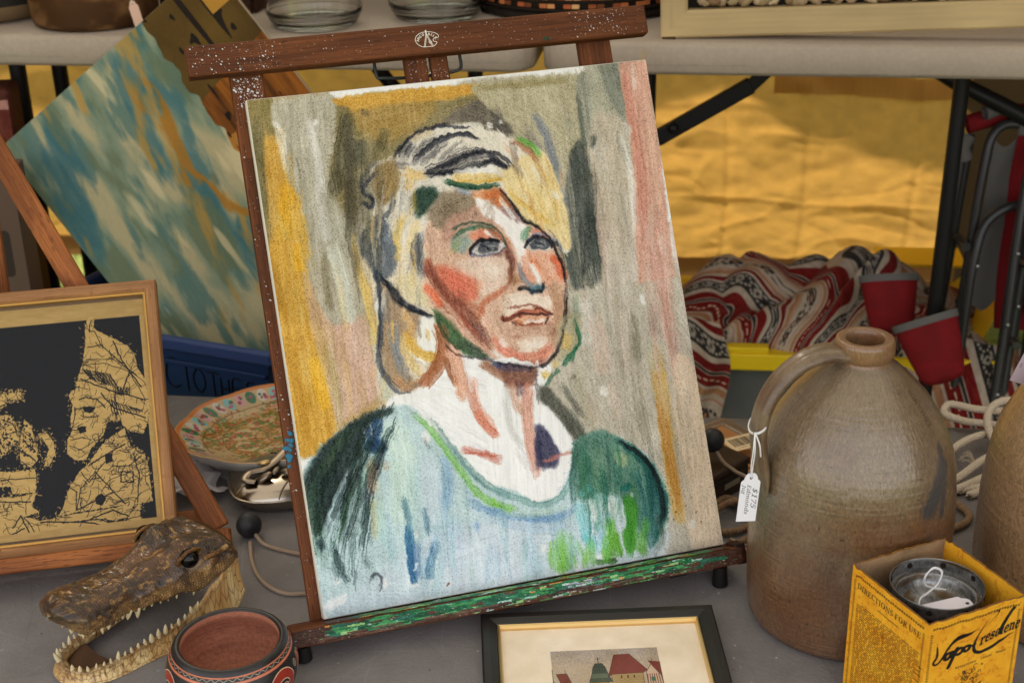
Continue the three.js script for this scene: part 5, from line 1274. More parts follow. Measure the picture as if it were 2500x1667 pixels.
const GOLD_HOLE=[[462,478,483,480,484,502,463,509],[422,607,441,597,454,614,440,637,423,629],[485,383,519,380,523,406,492,415],[385,387,409,384,411,403,392,407],[408,327,426,324,443,334,427,347,410,340]];
const GOLD_LINE=[[397,300,416,296,452,306,474,334],[383,330,401,329,444,331],[400,351,423,360,454,357],[364,423,394,420,424,429],[359,441,391,457,429,436],[384,324,378,361,369,392,396,398,412,387],[425,176,510,185,590,257],[418,194,485,195,556,228,597,322],[434,139,477,136,534,200,579,243],[462,93,477,136],[515,127,535,187,588,282],[408,238,502,286,597,322],[465,289,498,336,592,378],[508,287,507,375],[556,228,525,301],[411,509,437,494,525,453],[386,525,407,559,487,474],[365,641,382,575,428,530],[428,530,510,639],[441,594,468,560,530,542,564,571],[483,518,531,523,570,496],[546,637,560,545],[352,571,369,586,362,640],[365,641,477,598],[392,675,472,654,518,678],[446,675,468,703],[256,665,386,680,480,707],[210,647,252,719],[173,673,199,639,229,717],[147,701,208,677],[303,707,300,731],[358,726,479,722],[494,687,550,681],[492,702,549,700],[508,664,551,663],[393,663,414,628],[161,338,195,354,208,380,169,389],[148,523,248,528],[143,590,231,600],[218,369,251,410],[221,407,257,448],[219,444,252,473],[275,407,296,446],[453,54,444,88,461,91],[547,487,559,558],[506,539,503,570,539,574,542,543,506,539],[417,207,439,241],[422,209,444,244],[428,210,449,246],[433,212,454,249],[438,213,460,251],[444,215,465,253],[449,216,470,256],[454,218,476,258],[460,219,481,261],[465,221,486,263],[471,222,491,266],[476,224,497,268],[481,225,502,271],[487,227,507,273],[492,228,513,276],[497,230,518,278],[488,310,496,362],[495,313,504,361],[502,317,512,361],[509,320,520,360],[516,323,528,360],[523,326,536,360],[530,330,544,359],[537,333,552,359],[544,336,560,358],[551,340,568,358],[559,343,576,358],[566,346,584,357],[509,274,510,296],[514,275,515,297],[519,275,519,297],[524,276,523,298],[529,276,527,298],[533,277,532,299],[538,277,536,299],[543,278,540,300],[548,278,544,300],[553,279,549,301]];
const SEA = [[-0.8071, 0.7886, -2.2186], [-0.451, 1.0673, -2.2402]];
// ---------------------------------------------------------------- left: gold print and its easel
const PU = [0.981627183447664, 0, -0.1908089953765448], PV = [-0.10392202711406813, 0.838670567945424, -0.5346324819374547], PN = [0.16002588852154262, 0.5446390350150272, 0.8232618274527194], PO = [-0.39607, 0.53, -1.44905];
const FRW = 0.275, FRH = 0.312;
function mitred(len, wid, prof, axisMat) {         // a frame side: prof = [[across, depth], ...] swept along x with 45 degree ends
  const n = prof.length, P = [], U = [], I = [];
  for (let e = 0; e < 2; e++) for (const [a, d] of prof) { P.push(e ? len - a : a, a, d); U.push(e ? len - a : a, a + d); }
  for (let i = 0; i < n; i++) { const j = (i + 1) % n; I.push(i, n + i, j, j, n + i, n + j); }
  let g = new THREE.BufferGeometry(); g.setAttribute('position', new THREE.Float32BufferAttribute(P, 3)); g.setAttribute('uv', new THREE.Float32BufferAttribute(U, 2)); g.setIndex(I); g = g.toNonIndexed(); g.computeVertexNormals(); return g;
}
function pictureFrame(o, W, H, prof, mat, lipProf, lipMat) { // frame in the xy plane, lower left corner at the origin
  const sides = [[W, 0, 0, 0], [H, Math.PI / 2, W, 0], [W, Math.PI, W, H], [H, -Math.PI / 2, 0, H]];
  for (const [L, a, x, y] of sides) {
    const put = (g) => { g.rotateZ(a); g.translate(x, y, 0); return g; };
    const s = part('frame_side', put(mitred(L, 0, prof)), mat, o);
    if (lipProf) part('gilt_lip', put(mitred(L, 0, lipProf)), lipMat, s);
  }
}
const tanWood = woodTex([172, 124, 80], [130, 88, 54], [200, 154, 106], 88, 512, 256, 0.3, 0.08, 0.4);
const orangeWood = woodTex([160, 96, 50], [92, 48, 22], [186, 118, 66], 133, 512, 256, 0.45, 0.12, 1.1);
const gilt = M({ color: new THREE.Color(0.72, 0.5, 0.22), metalness: 0.85, roughness: 0.32 });
{
  const o = thing('framed_print', 'gold and black print of turbaned figures in a tan wooden frame, at the left', 'picture'); frameOf(o, PU, PV, PN, PO);
  const inner = new THREE.Group(); // measured from the lower right corner, so shift the frame left by its width
  const shift = -FRW, parts = { add: (m) => { m.geometry.translate(shift, 0, 0); o.add(m); }, children: o.children };
  pictureFrame(parts, FRW, FRH, [[0, -0.02], [0, 0.004], [0.002, 0.006], [0.010, 0.005], [0.0125, 0.003], [0.0125, -0.02]], M({ map: tanWood, roughness: 0.6, specularIntensity: 0.5 }), null, null);
  const lips = [[FRW, 0, 0, 0], [FRH, Math.PI / 2, FRW, 0], [FRW, Math.PI, FRW, FRH], [FRH, -Math.PI / 2, 0, FRH]];
  lips.forEach(([L, a, x, y], i) => { const g = mitred(L, 0, [[0.0127, -0.008], [0.0127, 0.0028], [0.0138, 0.0035], [0.015, 0.002], [0.0158, 0.0026], [0.0168, 0.0012], [0.0168, -0.008]]); g.rotateZ(a); g.translate(x + shift, y, 0); part('gilt_lip', g, gilt, o.children[i]); });
  const art = canvasTex(GOLD_W, GOLD_H, (g, w, h) => {
    g.fillStyle = 'rgb(165,134,80)'; g.fillRect(0, 0, w, h);
    const [ex, ey, fx, fy] = GOLD_EDGE; g.fillStyle = 'rgb(16,15,17)'; g.fillRect(24, ey, ex - 24, h - ey - 24);
    const poly = (p) => { g.beginPath(); for (let i = 0; i < p.length; i += 2) g.lineTo(p[i], p[i + 1]); g.closePath(); };
    const r = rng(17), ragged = (p) => { const q = []; const n = p.length / 2; for (let i = 0; i < n; i++) { const j = (i + 1) % n, m = Math.max(2, Math.round(Math.hypot(p[j * 2] - p[i * 2], p[j * 2 + 1] - p[i * 2 + 1]) / 6)); for (let k = 0; k < m; k++) { const t = k / m; q.push(mix(p[i * 2], p[j * 2], t) + (r() - 0.5) * 3.4, mix(p[i * 2 + 1], p[j * 2 + 1], t) + (r() - 0.5) * 3.4); } } return q; };
    const grow = (p) => { const n = p.length / 2; let cx = 0, cy = 0; for (let i = 0; i < n; i++) { cx += p[i * 2] / n; cy += p[i * 2 + 1] / n; } return p.map((v, i) => (i % 2 ? cy + (v - cy) * 1.07 : cx + (v - cx) * 1.07)); }, fills = GOLD_FILL.map(grow).map(ragged); g.fillStyle = 'rgb(176,144,86)';
    for (const p of fills) { poly(p); g.fill(); }
    for (const p of fills) for (let k = 0; k < 110; k++) { const i = (r() * p.length / 2 | 0) * 2, a = r() * 6.28, l = 2 + r() * 8; g.lineWidth = 0.8 + r() * 1.8; g.strokeStyle = 'rgb(176,144,86)'; const x = p[i] + (r() - 0.5) * 22, y = p[i + 1] + (r() - 0.5) * 22; g.beginPath(); g.moveTo(x, y); g.lineTo(x + Math.cos(a) * l, y + Math.sin(a) * l); g.stroke(); }
    g.save(); g.beginPath(); for (const p of fills) { for (let i = 0; i < p.length; i += 2) i ? g.lineTo(p[i], p[i + 1]) : g.moveTo(p[0], p[1]); g.closePath(); } g.clip();
    g.strokeStyle = g.fillStyle = 'rgb(16,15,17)'; g.lineCap = 'round'; g.lineJoin = 'round';
    for (const p of GOLD_HOLE) { poly(ragged(p)); g.fill(); }
    for (const p of GOLD_LINE) { const q = ragged([...p, ...p.slice(0, 0)]); g.lineWidth = 1.4 + r() * 2.6; g.beginPath(); for (let i = 0; i + 3 < p.length; i += 2) { const m = 7; for (let k = 0; k <= m; k++) g.lineTo(mix(p[i], p[i + 2], k / m) + (r() - 0.5) * 3, mix(p[i + 1], p[i + 3], k / m) + (r() - 0.5) * 3); } g.stroke(); }
    for (let i = 0; i < 1100; i++) { let x = r() * w, y = 40 + r() * (h - 70), a = r() * 6.28; g.lineWidth = 0.5 + r() * 1.6; g.globalAlpha = 0.9; g.beginPath(); g.moveTo(x, y); const n = 2 + r() * 5; for (let k = 0; k < n; k++) { a += (r() - 0.5) * 1.2; x += Math.cos(a) * 6; y += Math.sin(a) * 6; g.lineTo(x, y); } g.stroke(); }
    for (let i = 0; i < 46; i++) { g.lineWidth = 1.2 + r(); g.beginPath(); g.arc(430 + r() * 170, 400 + r() * 170, 4 + r() * 12, 0, 6.3 * (0.5 + r() * 0.5)); g.stroke(); }
    for (let i = 0; i < 130; i++) { g.beginPath(); g.ellipse(150 + r() * 120, 330 + r() * 130, 1.5 + r() * 4, 1 + r() * 3, r() * 3, 0, 7); g.fill(); }
    g.restore(); g.globalAlpha = 1;
    g.fillStyle = 'rgb(165,134,80)'; g.fillRect(0, h - 22, w, 22);
    for (let i = 0; i < 60; i++) { g.fillStyle = 'rgba(190,170,130,.5)'; g.fillRect(r() * w, r() * h, 1.4, 1.4); }
  }, (d, q, x, y) => { const n = (fbm(x / 30, y / 8, 3, 3) - 0.5) * 22 + (hash(x, y, 2) - 0.5) * 12; for (let c = 0; c < 3; c++) d[q + c] += n * (d[q] > 60 ? 1 : 0.15); });
  const sheet = new THREE.PlaneGeometry(0.236, 0.272); sheet.translate(-0.252 + 0.118, 0.02 + 0.136, -0.0065);
  part('print', sheet, M({ map: art, roughness: 0.6, specularIntensity: 0.25 }), o, 'black print on gold paper showing turbaned figures');
  const glass = new THREE.PlaneGeometry(FRW - 0.025, FRH - 0.025); glass.translate(-FRW / 2, FRH / 2, -0.0035); part('glass', glass, M({ transmission: 1, thickness: 0, roughness: 0.02, color: 0xffffff, specularIntensity: 0.18 }), o);
  part('backing', rbox(FRW - 0.03, FRH - 0.03, 0.006, 0.001, 0, [-FRW / 2, FRH / 2, -0.0125]), M({ color: 0x7a6247, roughness: 0.9 }), o);
}
{
  const o = thing('display_easel', 'orange-brown wooden A-frame display easel holding the gold print', 'easel'); frameOf(o, PU, PV, PN, PO);
  const m = M({ map: orangeWood, roughness: 0.55, specularIntensity: 0.4, bumpMap: orangeWood, bumpScale: 0.0003 }), z = -0.0285;
  part('leg', bar([0.0463, 0.008, z], [-0.196, 0.54, z], 0.027, 0.014, 0.003), m, o, 'right leg with dark knots');
  part('leg', bar([-0.452, 0.008, z], [-0.206, 0.54, z], 0.027, 0.014, 0.003), m, o);
  part('crossbar', rbox(0.5, 0.024, 0.012, 0.002, 0, [-0.203, 0.0225, z - 0.0135]), m, o);
  part('ledge', rbox(0.44, 0.012, 0.05, 0.003, 0, [-0.222, -0.0075, 0.004]), m, o);
  part('ledge_lip', rbox(0.44, 0.018, 0.009, 0.003, 0, [-0.222, -0.0085, 0.034]), m, o);
  part('back_leg', bar([-0.2, 0.5, z - 0.014], [-0.2, -0.22, z - 0.33], 0.026, 0.013, 0.003), m, o);
  for (const x of [0.05, -0.455]) part('foot', rbox(0.02, 0.04, 0.014, 0.003, 1, [x, -0.012, z + 0.0005]), m, o);
  for (const x of [-0.03, -0.4]) part('ledge_foot', rbox(0.016, 0.0245, 0.02, 0.003, 1, [x, -0.0255, 0.016]), m, o);
}
// ---------------------------------------------------------------- alligator head
const cells = (u, v, nx, ny, s) => { // distance to nearest and second nearest cell point, periodic
  const x = u * nx, y = v * ny, ix = Math.floor(x), iy = Math.floor(y); let a = 9, b = 9;
  for (let j = -1; j <= 1; j++) for (let i = -1; i <= 1; i++) { const cx = mod(ix + i, nx), cy = mod(iy + j, ny), dx = ix + i + 0.15 + 0.7 * hash(cx, cy, s) - x, dy = iy + j + 0.15 + 0.7 * hash(cx, cy, s + 1) - y, d = Math.hypot(dx, dy); if (d < a) { b = a; a = d; } else if (d < b) b = d; }
  return [a, b];
};
{
  const h = V(-0.132, 0, 0.152).normalize(), o = thing('alligator_head', 'brown preserved alligator head with open toothed jaws beside the clay bowl', 'alligator head', [-0.34, T, -1.376]);
  o.rotation.y = Math.atan2(-h.z, h.x);
  const K = (tab, x) => { for (let i = 0; i < tab.length - 1; i++) if (x <= tab[i + 1][0]) { const t = smooth(0, 1, (x - tab[i][0]) / (tab[i + 1][0] - tab[i][0])) * 0.5 + 0.5 * (x - tab[i][0]) / (tab[i + 1][0] - tab[i][0]); return mix(tab[i][1], tab[i + 1][1], sat(t)); } return tab[tab.length - 1][1]; };
  const W_ = [[0, 0.046], [0.012, 0.052], [0.04, 0.051], [0.07, 0.044], [0.1, 0.0375], [0.13, 0.034], [0.16, 0.0385], [0.185, 0.0375], [0.2, 0.028], [0.207, 0.012], [0.209, 0.002]];
  const Yt = [[0, 0.088], [0.012, 0.098], [0.04, 0.102], [0.06, 0.101], [0.085, 0.09], [0.12, 0.082], [0.15, 0.079], [0.18, 0.081], [0.195, 0.0815], [0.204, 0.076], [0.209, 0.066]];
  const Yb = [[0, 0.068], [0.03, 0.06], [0.06, 0.052], [0.09, 0.05], [0.115, 0.053], [0.14, 0.05], [0.165, 0.051], [0.19, 0.053], [0.209, 0.06]];
  const rise = (x) => 0.017 * x / 0.2, wob = (x) => rise(x) + 0.0022 * Math.sin(x * 95) + 0.0012 * Math.sin(x * 190);
  const upper = grid(110, 150, (u, v) => {
    const x = 0.209 * v, w = K(W_, x), yt = K(Yt, x) + rise(x), yb = K(Yb, x) + wob(x); let y, z;
    if (u < 0.78) {
      const a = (u / 0.78) * Math.PI, c = Math.cos(a), s = Math.sin(a); z = w * Math.sign(c) * Math.pow(Math.abs(c), 0.78); y = yb + (yt - yb) * Math.pow(s, 0.72);
      const g = (x0, z0, sx, sz) => Math.exp(-((x - x0) ** 2) / sx ** 2 - ((z - z0) ** 2) / sz ** 2), top = Math.pow(s, 1.2);
      for (const q of [-1, 1]) y += top * (0.0085 * g(0.058, q * 0.024, 0.016, 0.011) + 0.003 * g(0.085, q * 0.018, 0.012, 0.007) + 0.004 * g(0.02, q * 0.034, 0.02, 0.008) + 0.0025 * g(0.197, q * 0.008, 0.007, 0.005));
      y -= top * (0.0045 * g(0.035, 0, 0.018, 0.018) + 0.005 * g(0.058, 0, 0.02, 0.01)) + top * 0.003 * g(0.11, 0, 0.02, 0.012);
      const nz = cells(x * 5, u * 2, 60 / 5 | 0, 20, 5)[0]; y += (fbm(x * 190, z * 190, 33, 3) - 0.5) * 0.0022 * top; z += (fbm(x * 160, y * 160, 35, 3) - 0.5) * 0.0018;
      if (v > 0.985) y = mix(y, 0.084, (v - 0.985) / 0.015 * 0.4);
    } else { const k = (u - 0.78) / 0.22; z = mix(-w, w, k); y = yb + 0.008 * Math.sin(k * Math.PI); }
    return [x, y, z];
  }, true);
  const hide = tex(1024, 512, (u, v) => { // u runs round the section, v along the snout
    const [a, b] = cells(u, v, 90, 70, 11), [a2, b2] = cells(u, v, 34, 26, 15), e = smooth(0.02, 0.3, b - a), e2 = smooth(0, 0.2, b2 - a2), n = fbm(u * 9, v * 9, 12, 4, 9, 9), f = fbm(u * 40, v * 40, 19, 2, 40, 40), side = Math.abs(u - 0.39) / 0.39;
    let c = mix3([52, 30, 14], [132, 84, 38], sat(n * 1.5 - 0.25)); c = mix3(c, [212, 162, 88], sat((f - 0.54) * 3.4) * 0.85); c = mix3(c, [26, 15, 9], sat((fbm(u * 18, v * 18, 27, 3, 18, 18) - 0.55) * 4) * 0.7);
    const cheek = smooth(0.62, 0.95, side + (n - 0.5) * 0.5); c = mix3(c, mix3([120, 84, 40], [196, 158, 96], f), cheek * 0.75);
    if (u > 0.78) c = mix3([196, 170, 118], [140, 96, 52], n);
    return mix3([c[0] * 0.55, c[1] * 0.5, c[2] * 0.48], c, 0.35 + 0.65 * e * (0.6 + 0.4 * e2));
  });
  const hideBump = tex(1024, 512, (u, v) => { const [a, b] = cells(u, v, 90, 70, 11), [a2, b2] = cells(u, v, 34, 26, 15); return 0.25 + 0.5 * smooth(0, 0.5, b - a) * (0.5 + 0.5 * smooth(0, 0.3, b2 - a2)) + 0.3 * (fbm(u * 60, v * 60, 4, 2, 60, 60) - 0.5); }, false);
  part('upper_jaw', upper, M({ map: hide, bumpMap: hideBump, bumpScale: 0.003, roughness: 0.4, specularIntensity: 1, clearcoat: 0.6, clearcoatRoughness: 0.22 }), o);
  // lower jaw: a deep wall bent into a U
  const half = [[0.0, 0.044], [0.03, 0.05], [0.06, 0.047], [0.09, 0.042], [0.12, 0.037], [0.15, 0.034], [0.175, 0.03], [0.192, 0.02], [0.1985, 0.007]];
  const path = new THREE.CatmullRomCurve3([...half.map(([x, z]) => V(x, 0, z)), ...half.slice().reverse().map(([x, z]) => V(x, 0, -z))], false, 'centripetal');
  const yTop = [[0, 0.072], [0.02, 0.07], [0.04, 0.056], [0.06, 0.04], [0.085, 0.027], [0.12, 0.021], [0.16, 0.018], [0.2, 0.017]], yBot = [[0, 0.026], [0.02, 0.01], [0.045, 0.002], [0.08, 0.0], [0.16, 0.0], [0.2, 0.0025]], thick = [[0, 0.006], [0.04, 0.0075], [0.1, 0.0075], [0.16, 0.008], [0.2, 0.012]];
  const lower = grid(40, 170, (u, v) => {
    const p = path.getPointAt(v), t = path.getTangentAt(v), nx = t.z, nz = -t.x, x = Math.max(0, p.x), y1 = K(yTop, x) + 0.0012 * Math.sin(v * 120), y0 = K(yBot, x), th = K(thick, x), a = u * 2 * Math.PI;
    const c = Math.cos(a), s = Math.sin(a), k = (Math.sign(s) * Math.pow(Math.abs(s), 0.7) * 0.5 + 0.5), flare = -0.006 * (1 - k) ** 2 + (fbm(v * 60, u * 9, 41, 2) - 0.5) * 0.0016 + 0.003 * Math.sin(k * 3.1) ;
    const off = Math.sign(c) * Math.pow(Math.abs(c), 0.8) * th * 0.5 + flare * (p.z > 0 ? 1 : 1);
    return [p.x - nx * off * -1, mix(y0, y1, k), p.z - nz * off * -1];
  }, true);
  const skin = tex(512, 1024, (u, v) => { const [a, b] = cells(u, v, 10, 80, 21), e = smooth(0, 0.12, b - a), n = fbm(u * 4, v * 26, 23, 4, 4, 26), f = fbm(u * 10, v * 160, 29, 3, 10, 160), back = smooth(0.2, 0.05, Math.min(v, 1 - v)); let c = mix3([222, 194, 138], [168, 120, 62], sat(n * 1.8 - 0.5)); c = mix3(c, [92, 54, 26], sat((f - 0.5) * 2.2) * mix(0.85, 0.35, back)); c = mix3(c, [72, 42, 22], sat(Math.sin(u * Math.PI * 2) - 0.2) * 0.5 * (1 - back)); return mix3([84, 54, 26], c, 0.45 + 0.55 * e); });
  const skinBump = tex(512, 1024, (u, v) => { const [a, b] = cells(u, v, 10, 80, 21); return smooth(0, 0.2, b - a) * 0.5 + 0.5 * fbm(u * 10, v * 160, 29, 3, 10, 160); }, false);
  const lowMat = M({ map: skin, bumpMap: skinBump, bumpScale: 0.0009, roughness: 0.42, specularIntensity: 0.9, clearcoat: 0.35, clearcoatRoughness: 0.3 });
  part('lower_jaw', lower, lowMat, o);
  part('jaw_floor', grid(14, 10, (u, v) => { const x = mix(0.158, 0.196, v), w = K([[0.15, 0.032], [0.18, 0.027], [0.192, 0.018], [0.2, 0.006]], x); return [x, 0.009 + 0.003 * Math.sin(u * 9 + v * 5) * 0.3, (u - 0.5) * 2 * w]; }), M({ color: 0x5a3f2a, roughness: 0.8 }), o);
  part('skull_back', grid(20, 8, (u, v) => { const a = u * Math.PI; return [0.004 - 0.004 * v, mix(0.075, 0.072 + 0.02 * Math.sin(a), v), 0.046 * Math.cos(a) * (0.2 + 0.8 * v)]; }), M({ color: 0x6b4a2c, roughness: 0.8 }), o);
  const eyeM = M({ color: 0x050505, roughness: 0.08, specularIntensity: 0.6 }), lidM = M({ map: hide, roughness: 0.5 });
  for (const q of [1, -1]) {
    const e = new THREE.SphereGeometry(0.0105, 28, 20); e.translate(0.058, 0.0935, q * 0.0385); part('eye', e, eyeM, o, q > 0 ? 'shiny black glass eye' : undefined);
    const lid = new THREE.TorusGeometry(0.0112, 0.0022, 10, 30); lid.scale(1.22, 1.0, 1); lid.rotateX(-0.45 * q); if (q < 0) lid.rotateY(Math.PI); lid.translate(0.058, 0.0945, q * 0.0385); part('eyelid', lid, lidM, o);
  }
  for (const q of [1, -1]) { const g = tube([[0.044, 0.088, q * 0.044], [0.03, 0.0895, q * 0.0472], [0.014, 0.0905, q * 0.0468]], 0.0028, 20, 8); part('ear_flap', g, lidM, o); }
  const toothMat = M({ color: new THREE.Color(0.6, 0.49, 0.29), roughness: 0.35, clearcoat: 0.3 }), r = rng(91);
  const cone = lathe([[0, 1], [0.1, 0.86], [0.2, 0.6], [0.27, 0.3], [0.3, 0], [0.28, -0.25], [0, -0.25]], 12);
  const tooth = (x, y, z, s, dir, lean) => { const m = part('tooth', cone, toothMat, o); m.position.set(x, y, z); const f = 0.75 + r() * 0.5; m.scale.set(s * (0.8 + r() * 0.35), s * dir * f, s * (0.8 + r() * 0.3)); m.rotation.set(lean[0] + (r() - 0.5) * 0.3, 0, lean[1] + (r() - 0.5) * 0.4); };
  for (const q of [1, -1]) for (let i = 0; i < 17; i++) { const x = 0.05 + i * 0.0092 + r() * 0.002, w = K(W_, x) - 0.0035, s = (0.0052 + 0.0042 * r()) * (i === 8 || i === 9 ? 1.45 : i < 4 ? 0.75 : 1); tooth(x, K(Yb, x) + wob(x) + 0.0012, q * w, s, -1, [q * 0.12, 0.05]); }
  for (const z of [-0.014, -0.005, 0.006, 0.014]) tooth(0.2015, K(Yb, 0.2) + 0.0035 + rise(0.2), z, 0.0058, -1, [0, -0.15]);
  for (let i = 0; i < 40; i++) { const v = 0.14 + 0.72 * i / 39, p = path.getPointAt(v); if (Math.abs(v - 0.5) < 0.012) continue; const x = p.x, big = x > 0.188 || (x > 0.1 && x < 0.118); tooth(p.x, K(yTop, x) - 0.001, p.z, (0.0058 + r() * 0.0026) * (big ? 1.45 : 1), 1, [(p.z > 0 ? 1 : -1) * 0.1, x > 0.18 ? -0.15 : 0]); }
}
// ---------------------------------------------------------------- clay bowl
{
  const o = thing('clay_bowl', 'small black clay bowl with red incised scrolls and bare terracotta inside', 'bowl', [-0.289, T, -1.194], 0.6);
  const prof = [[0.0, 0.0], [0.036, 0.0], [0.046, 0.003], [0.056, 0.012], [0.0635, 0.025], [0.0662, 0.037], [0.0652, 0.047], [0.0622, 0.056], [0.0592, 0.0625], [0.0575, 0.0665], [0.0548, 0.0697], [0.0515, 0.0702], [0.0493, 0.0682]];
  const art = canvasTex(2048, 512, (g, w, h) => {
    g.fillStyle = 'rgb(38,34,34)'; g.fillRect(0, 0, w, h); const Y = (v) => h * (1 - v);
    g.fillStyle = 'rgb(198,112,82)'; g.fillRect(0, Y(0.725), w, 15); g.fillRect(0, Y(0.635), w, 15);
    const r = rng(3); for (let i = 0; i < 500; i++) { g.fillStyle = 'rgba(120,50,35,.5)'; g.fillRect(r() * w, Y(0.725 - 0.09 * (r() > 0.5)) + r() * 13, 5, 2); }
    g.strokeStyle = 'rgb(196,180,160)'; g.lineWidth = 3; g.beginPath(); for (let x = 0; x <= w; x += 4) g.lineTo(x, Y(0.667) + 9 * Math.sin(x / w * 6.283 * 44)); g.stroke();
    for (let k = 0; k < 6; k++) {
      const x = (k + 0.5) * w / 6; g.save(); g.translate(x, Y(0.4)); g.scale(k % 2 ? -1 : 1, 1);
      g.strokeStyle = 'rgb(222,196,170)'; g.lineWidth = 50; g.lineCap = 'round'; const sp = () => { g.beginPath(); g.moveTo(-120, 70); g.bezierCurveTo(-130, -70, 10, -90, 40, -20); g.bezierCurveTo(50, 20, 0, 30, -16, 6); };
      sp(); g.stroke(); g.strokeStyle = 'rgb(150,46,34)'; g.lineWidth = 42; sp(); g.stroke();
      g.strokeStyle = 'rgb(222,196,170)'; g.lineWidth = 4; g.beginPath(); g.moveTo(90, 90); g.lineTo(150, -70); g.bezierCurveTo(170, -90, 178, -30, 150, 20); g.closePath(); g.fillStyle = 'rgb(150,46,34)'; g.fill(); g.stroke();
      g.lineWidth = 3; g.beginPath(); g.arc(100, -50, 16, 0, 7); g.stroke(); g.beginPath(); g.arc(100, -50, 6, 0, 7); g.stroke(); g.restore();
    }
  }, (d, q, x, y) => { const n = (fbm(x / 40, y / 20, 6, 3) - 0.5) * 20 + (hash(x, y, 3) - 0.5) * 8; for (let c = 0; c < 3; c++) d[q + c] += n; });
  const fine = new THREE.SplineCurve(prof.map((p) => new THREE.Vector2(...p))).getPoints(60);
  part('outer_wall', new THREE.LatheGeometry(fine, 96), M({ map: art, roughness: 0.36, specularIntensity: 0.8 }), o);
  const inner = new THREE.SplineCurve([[0.0495, 0.0683], [0.0492, 0.062], [0.0545, 0.05], [0.0565, 0.036], [0.05, 0.018], [0.034, 0.009], [0, 0.0075]].map((p) => new THREE.Vector2(...p))).getPoints(40);
  const terra = tex(512, 256, (u, v) => { const n = fbm(u * 6, v * 6, 45, 4, 6, 6), f = noise(u * 160, v * 60, 46, 160, 60), line = noise(u * 2, v * 70, 47, 2, 70); const k = 0.9 + (f - 0.5) * 0.18 + (line - 0.5) * 0.1; const c = mix3([196, 130, 102], [166, 104, 80], n); return [c[0] * k, c[1] * k, c[2] * k]; });
  part('inner_wall', new THREE.LatheGeometry(inner, 80), M({ map: terra, roughness: 0.85 }), o, 'bare terracotta inside of the bowl');
}
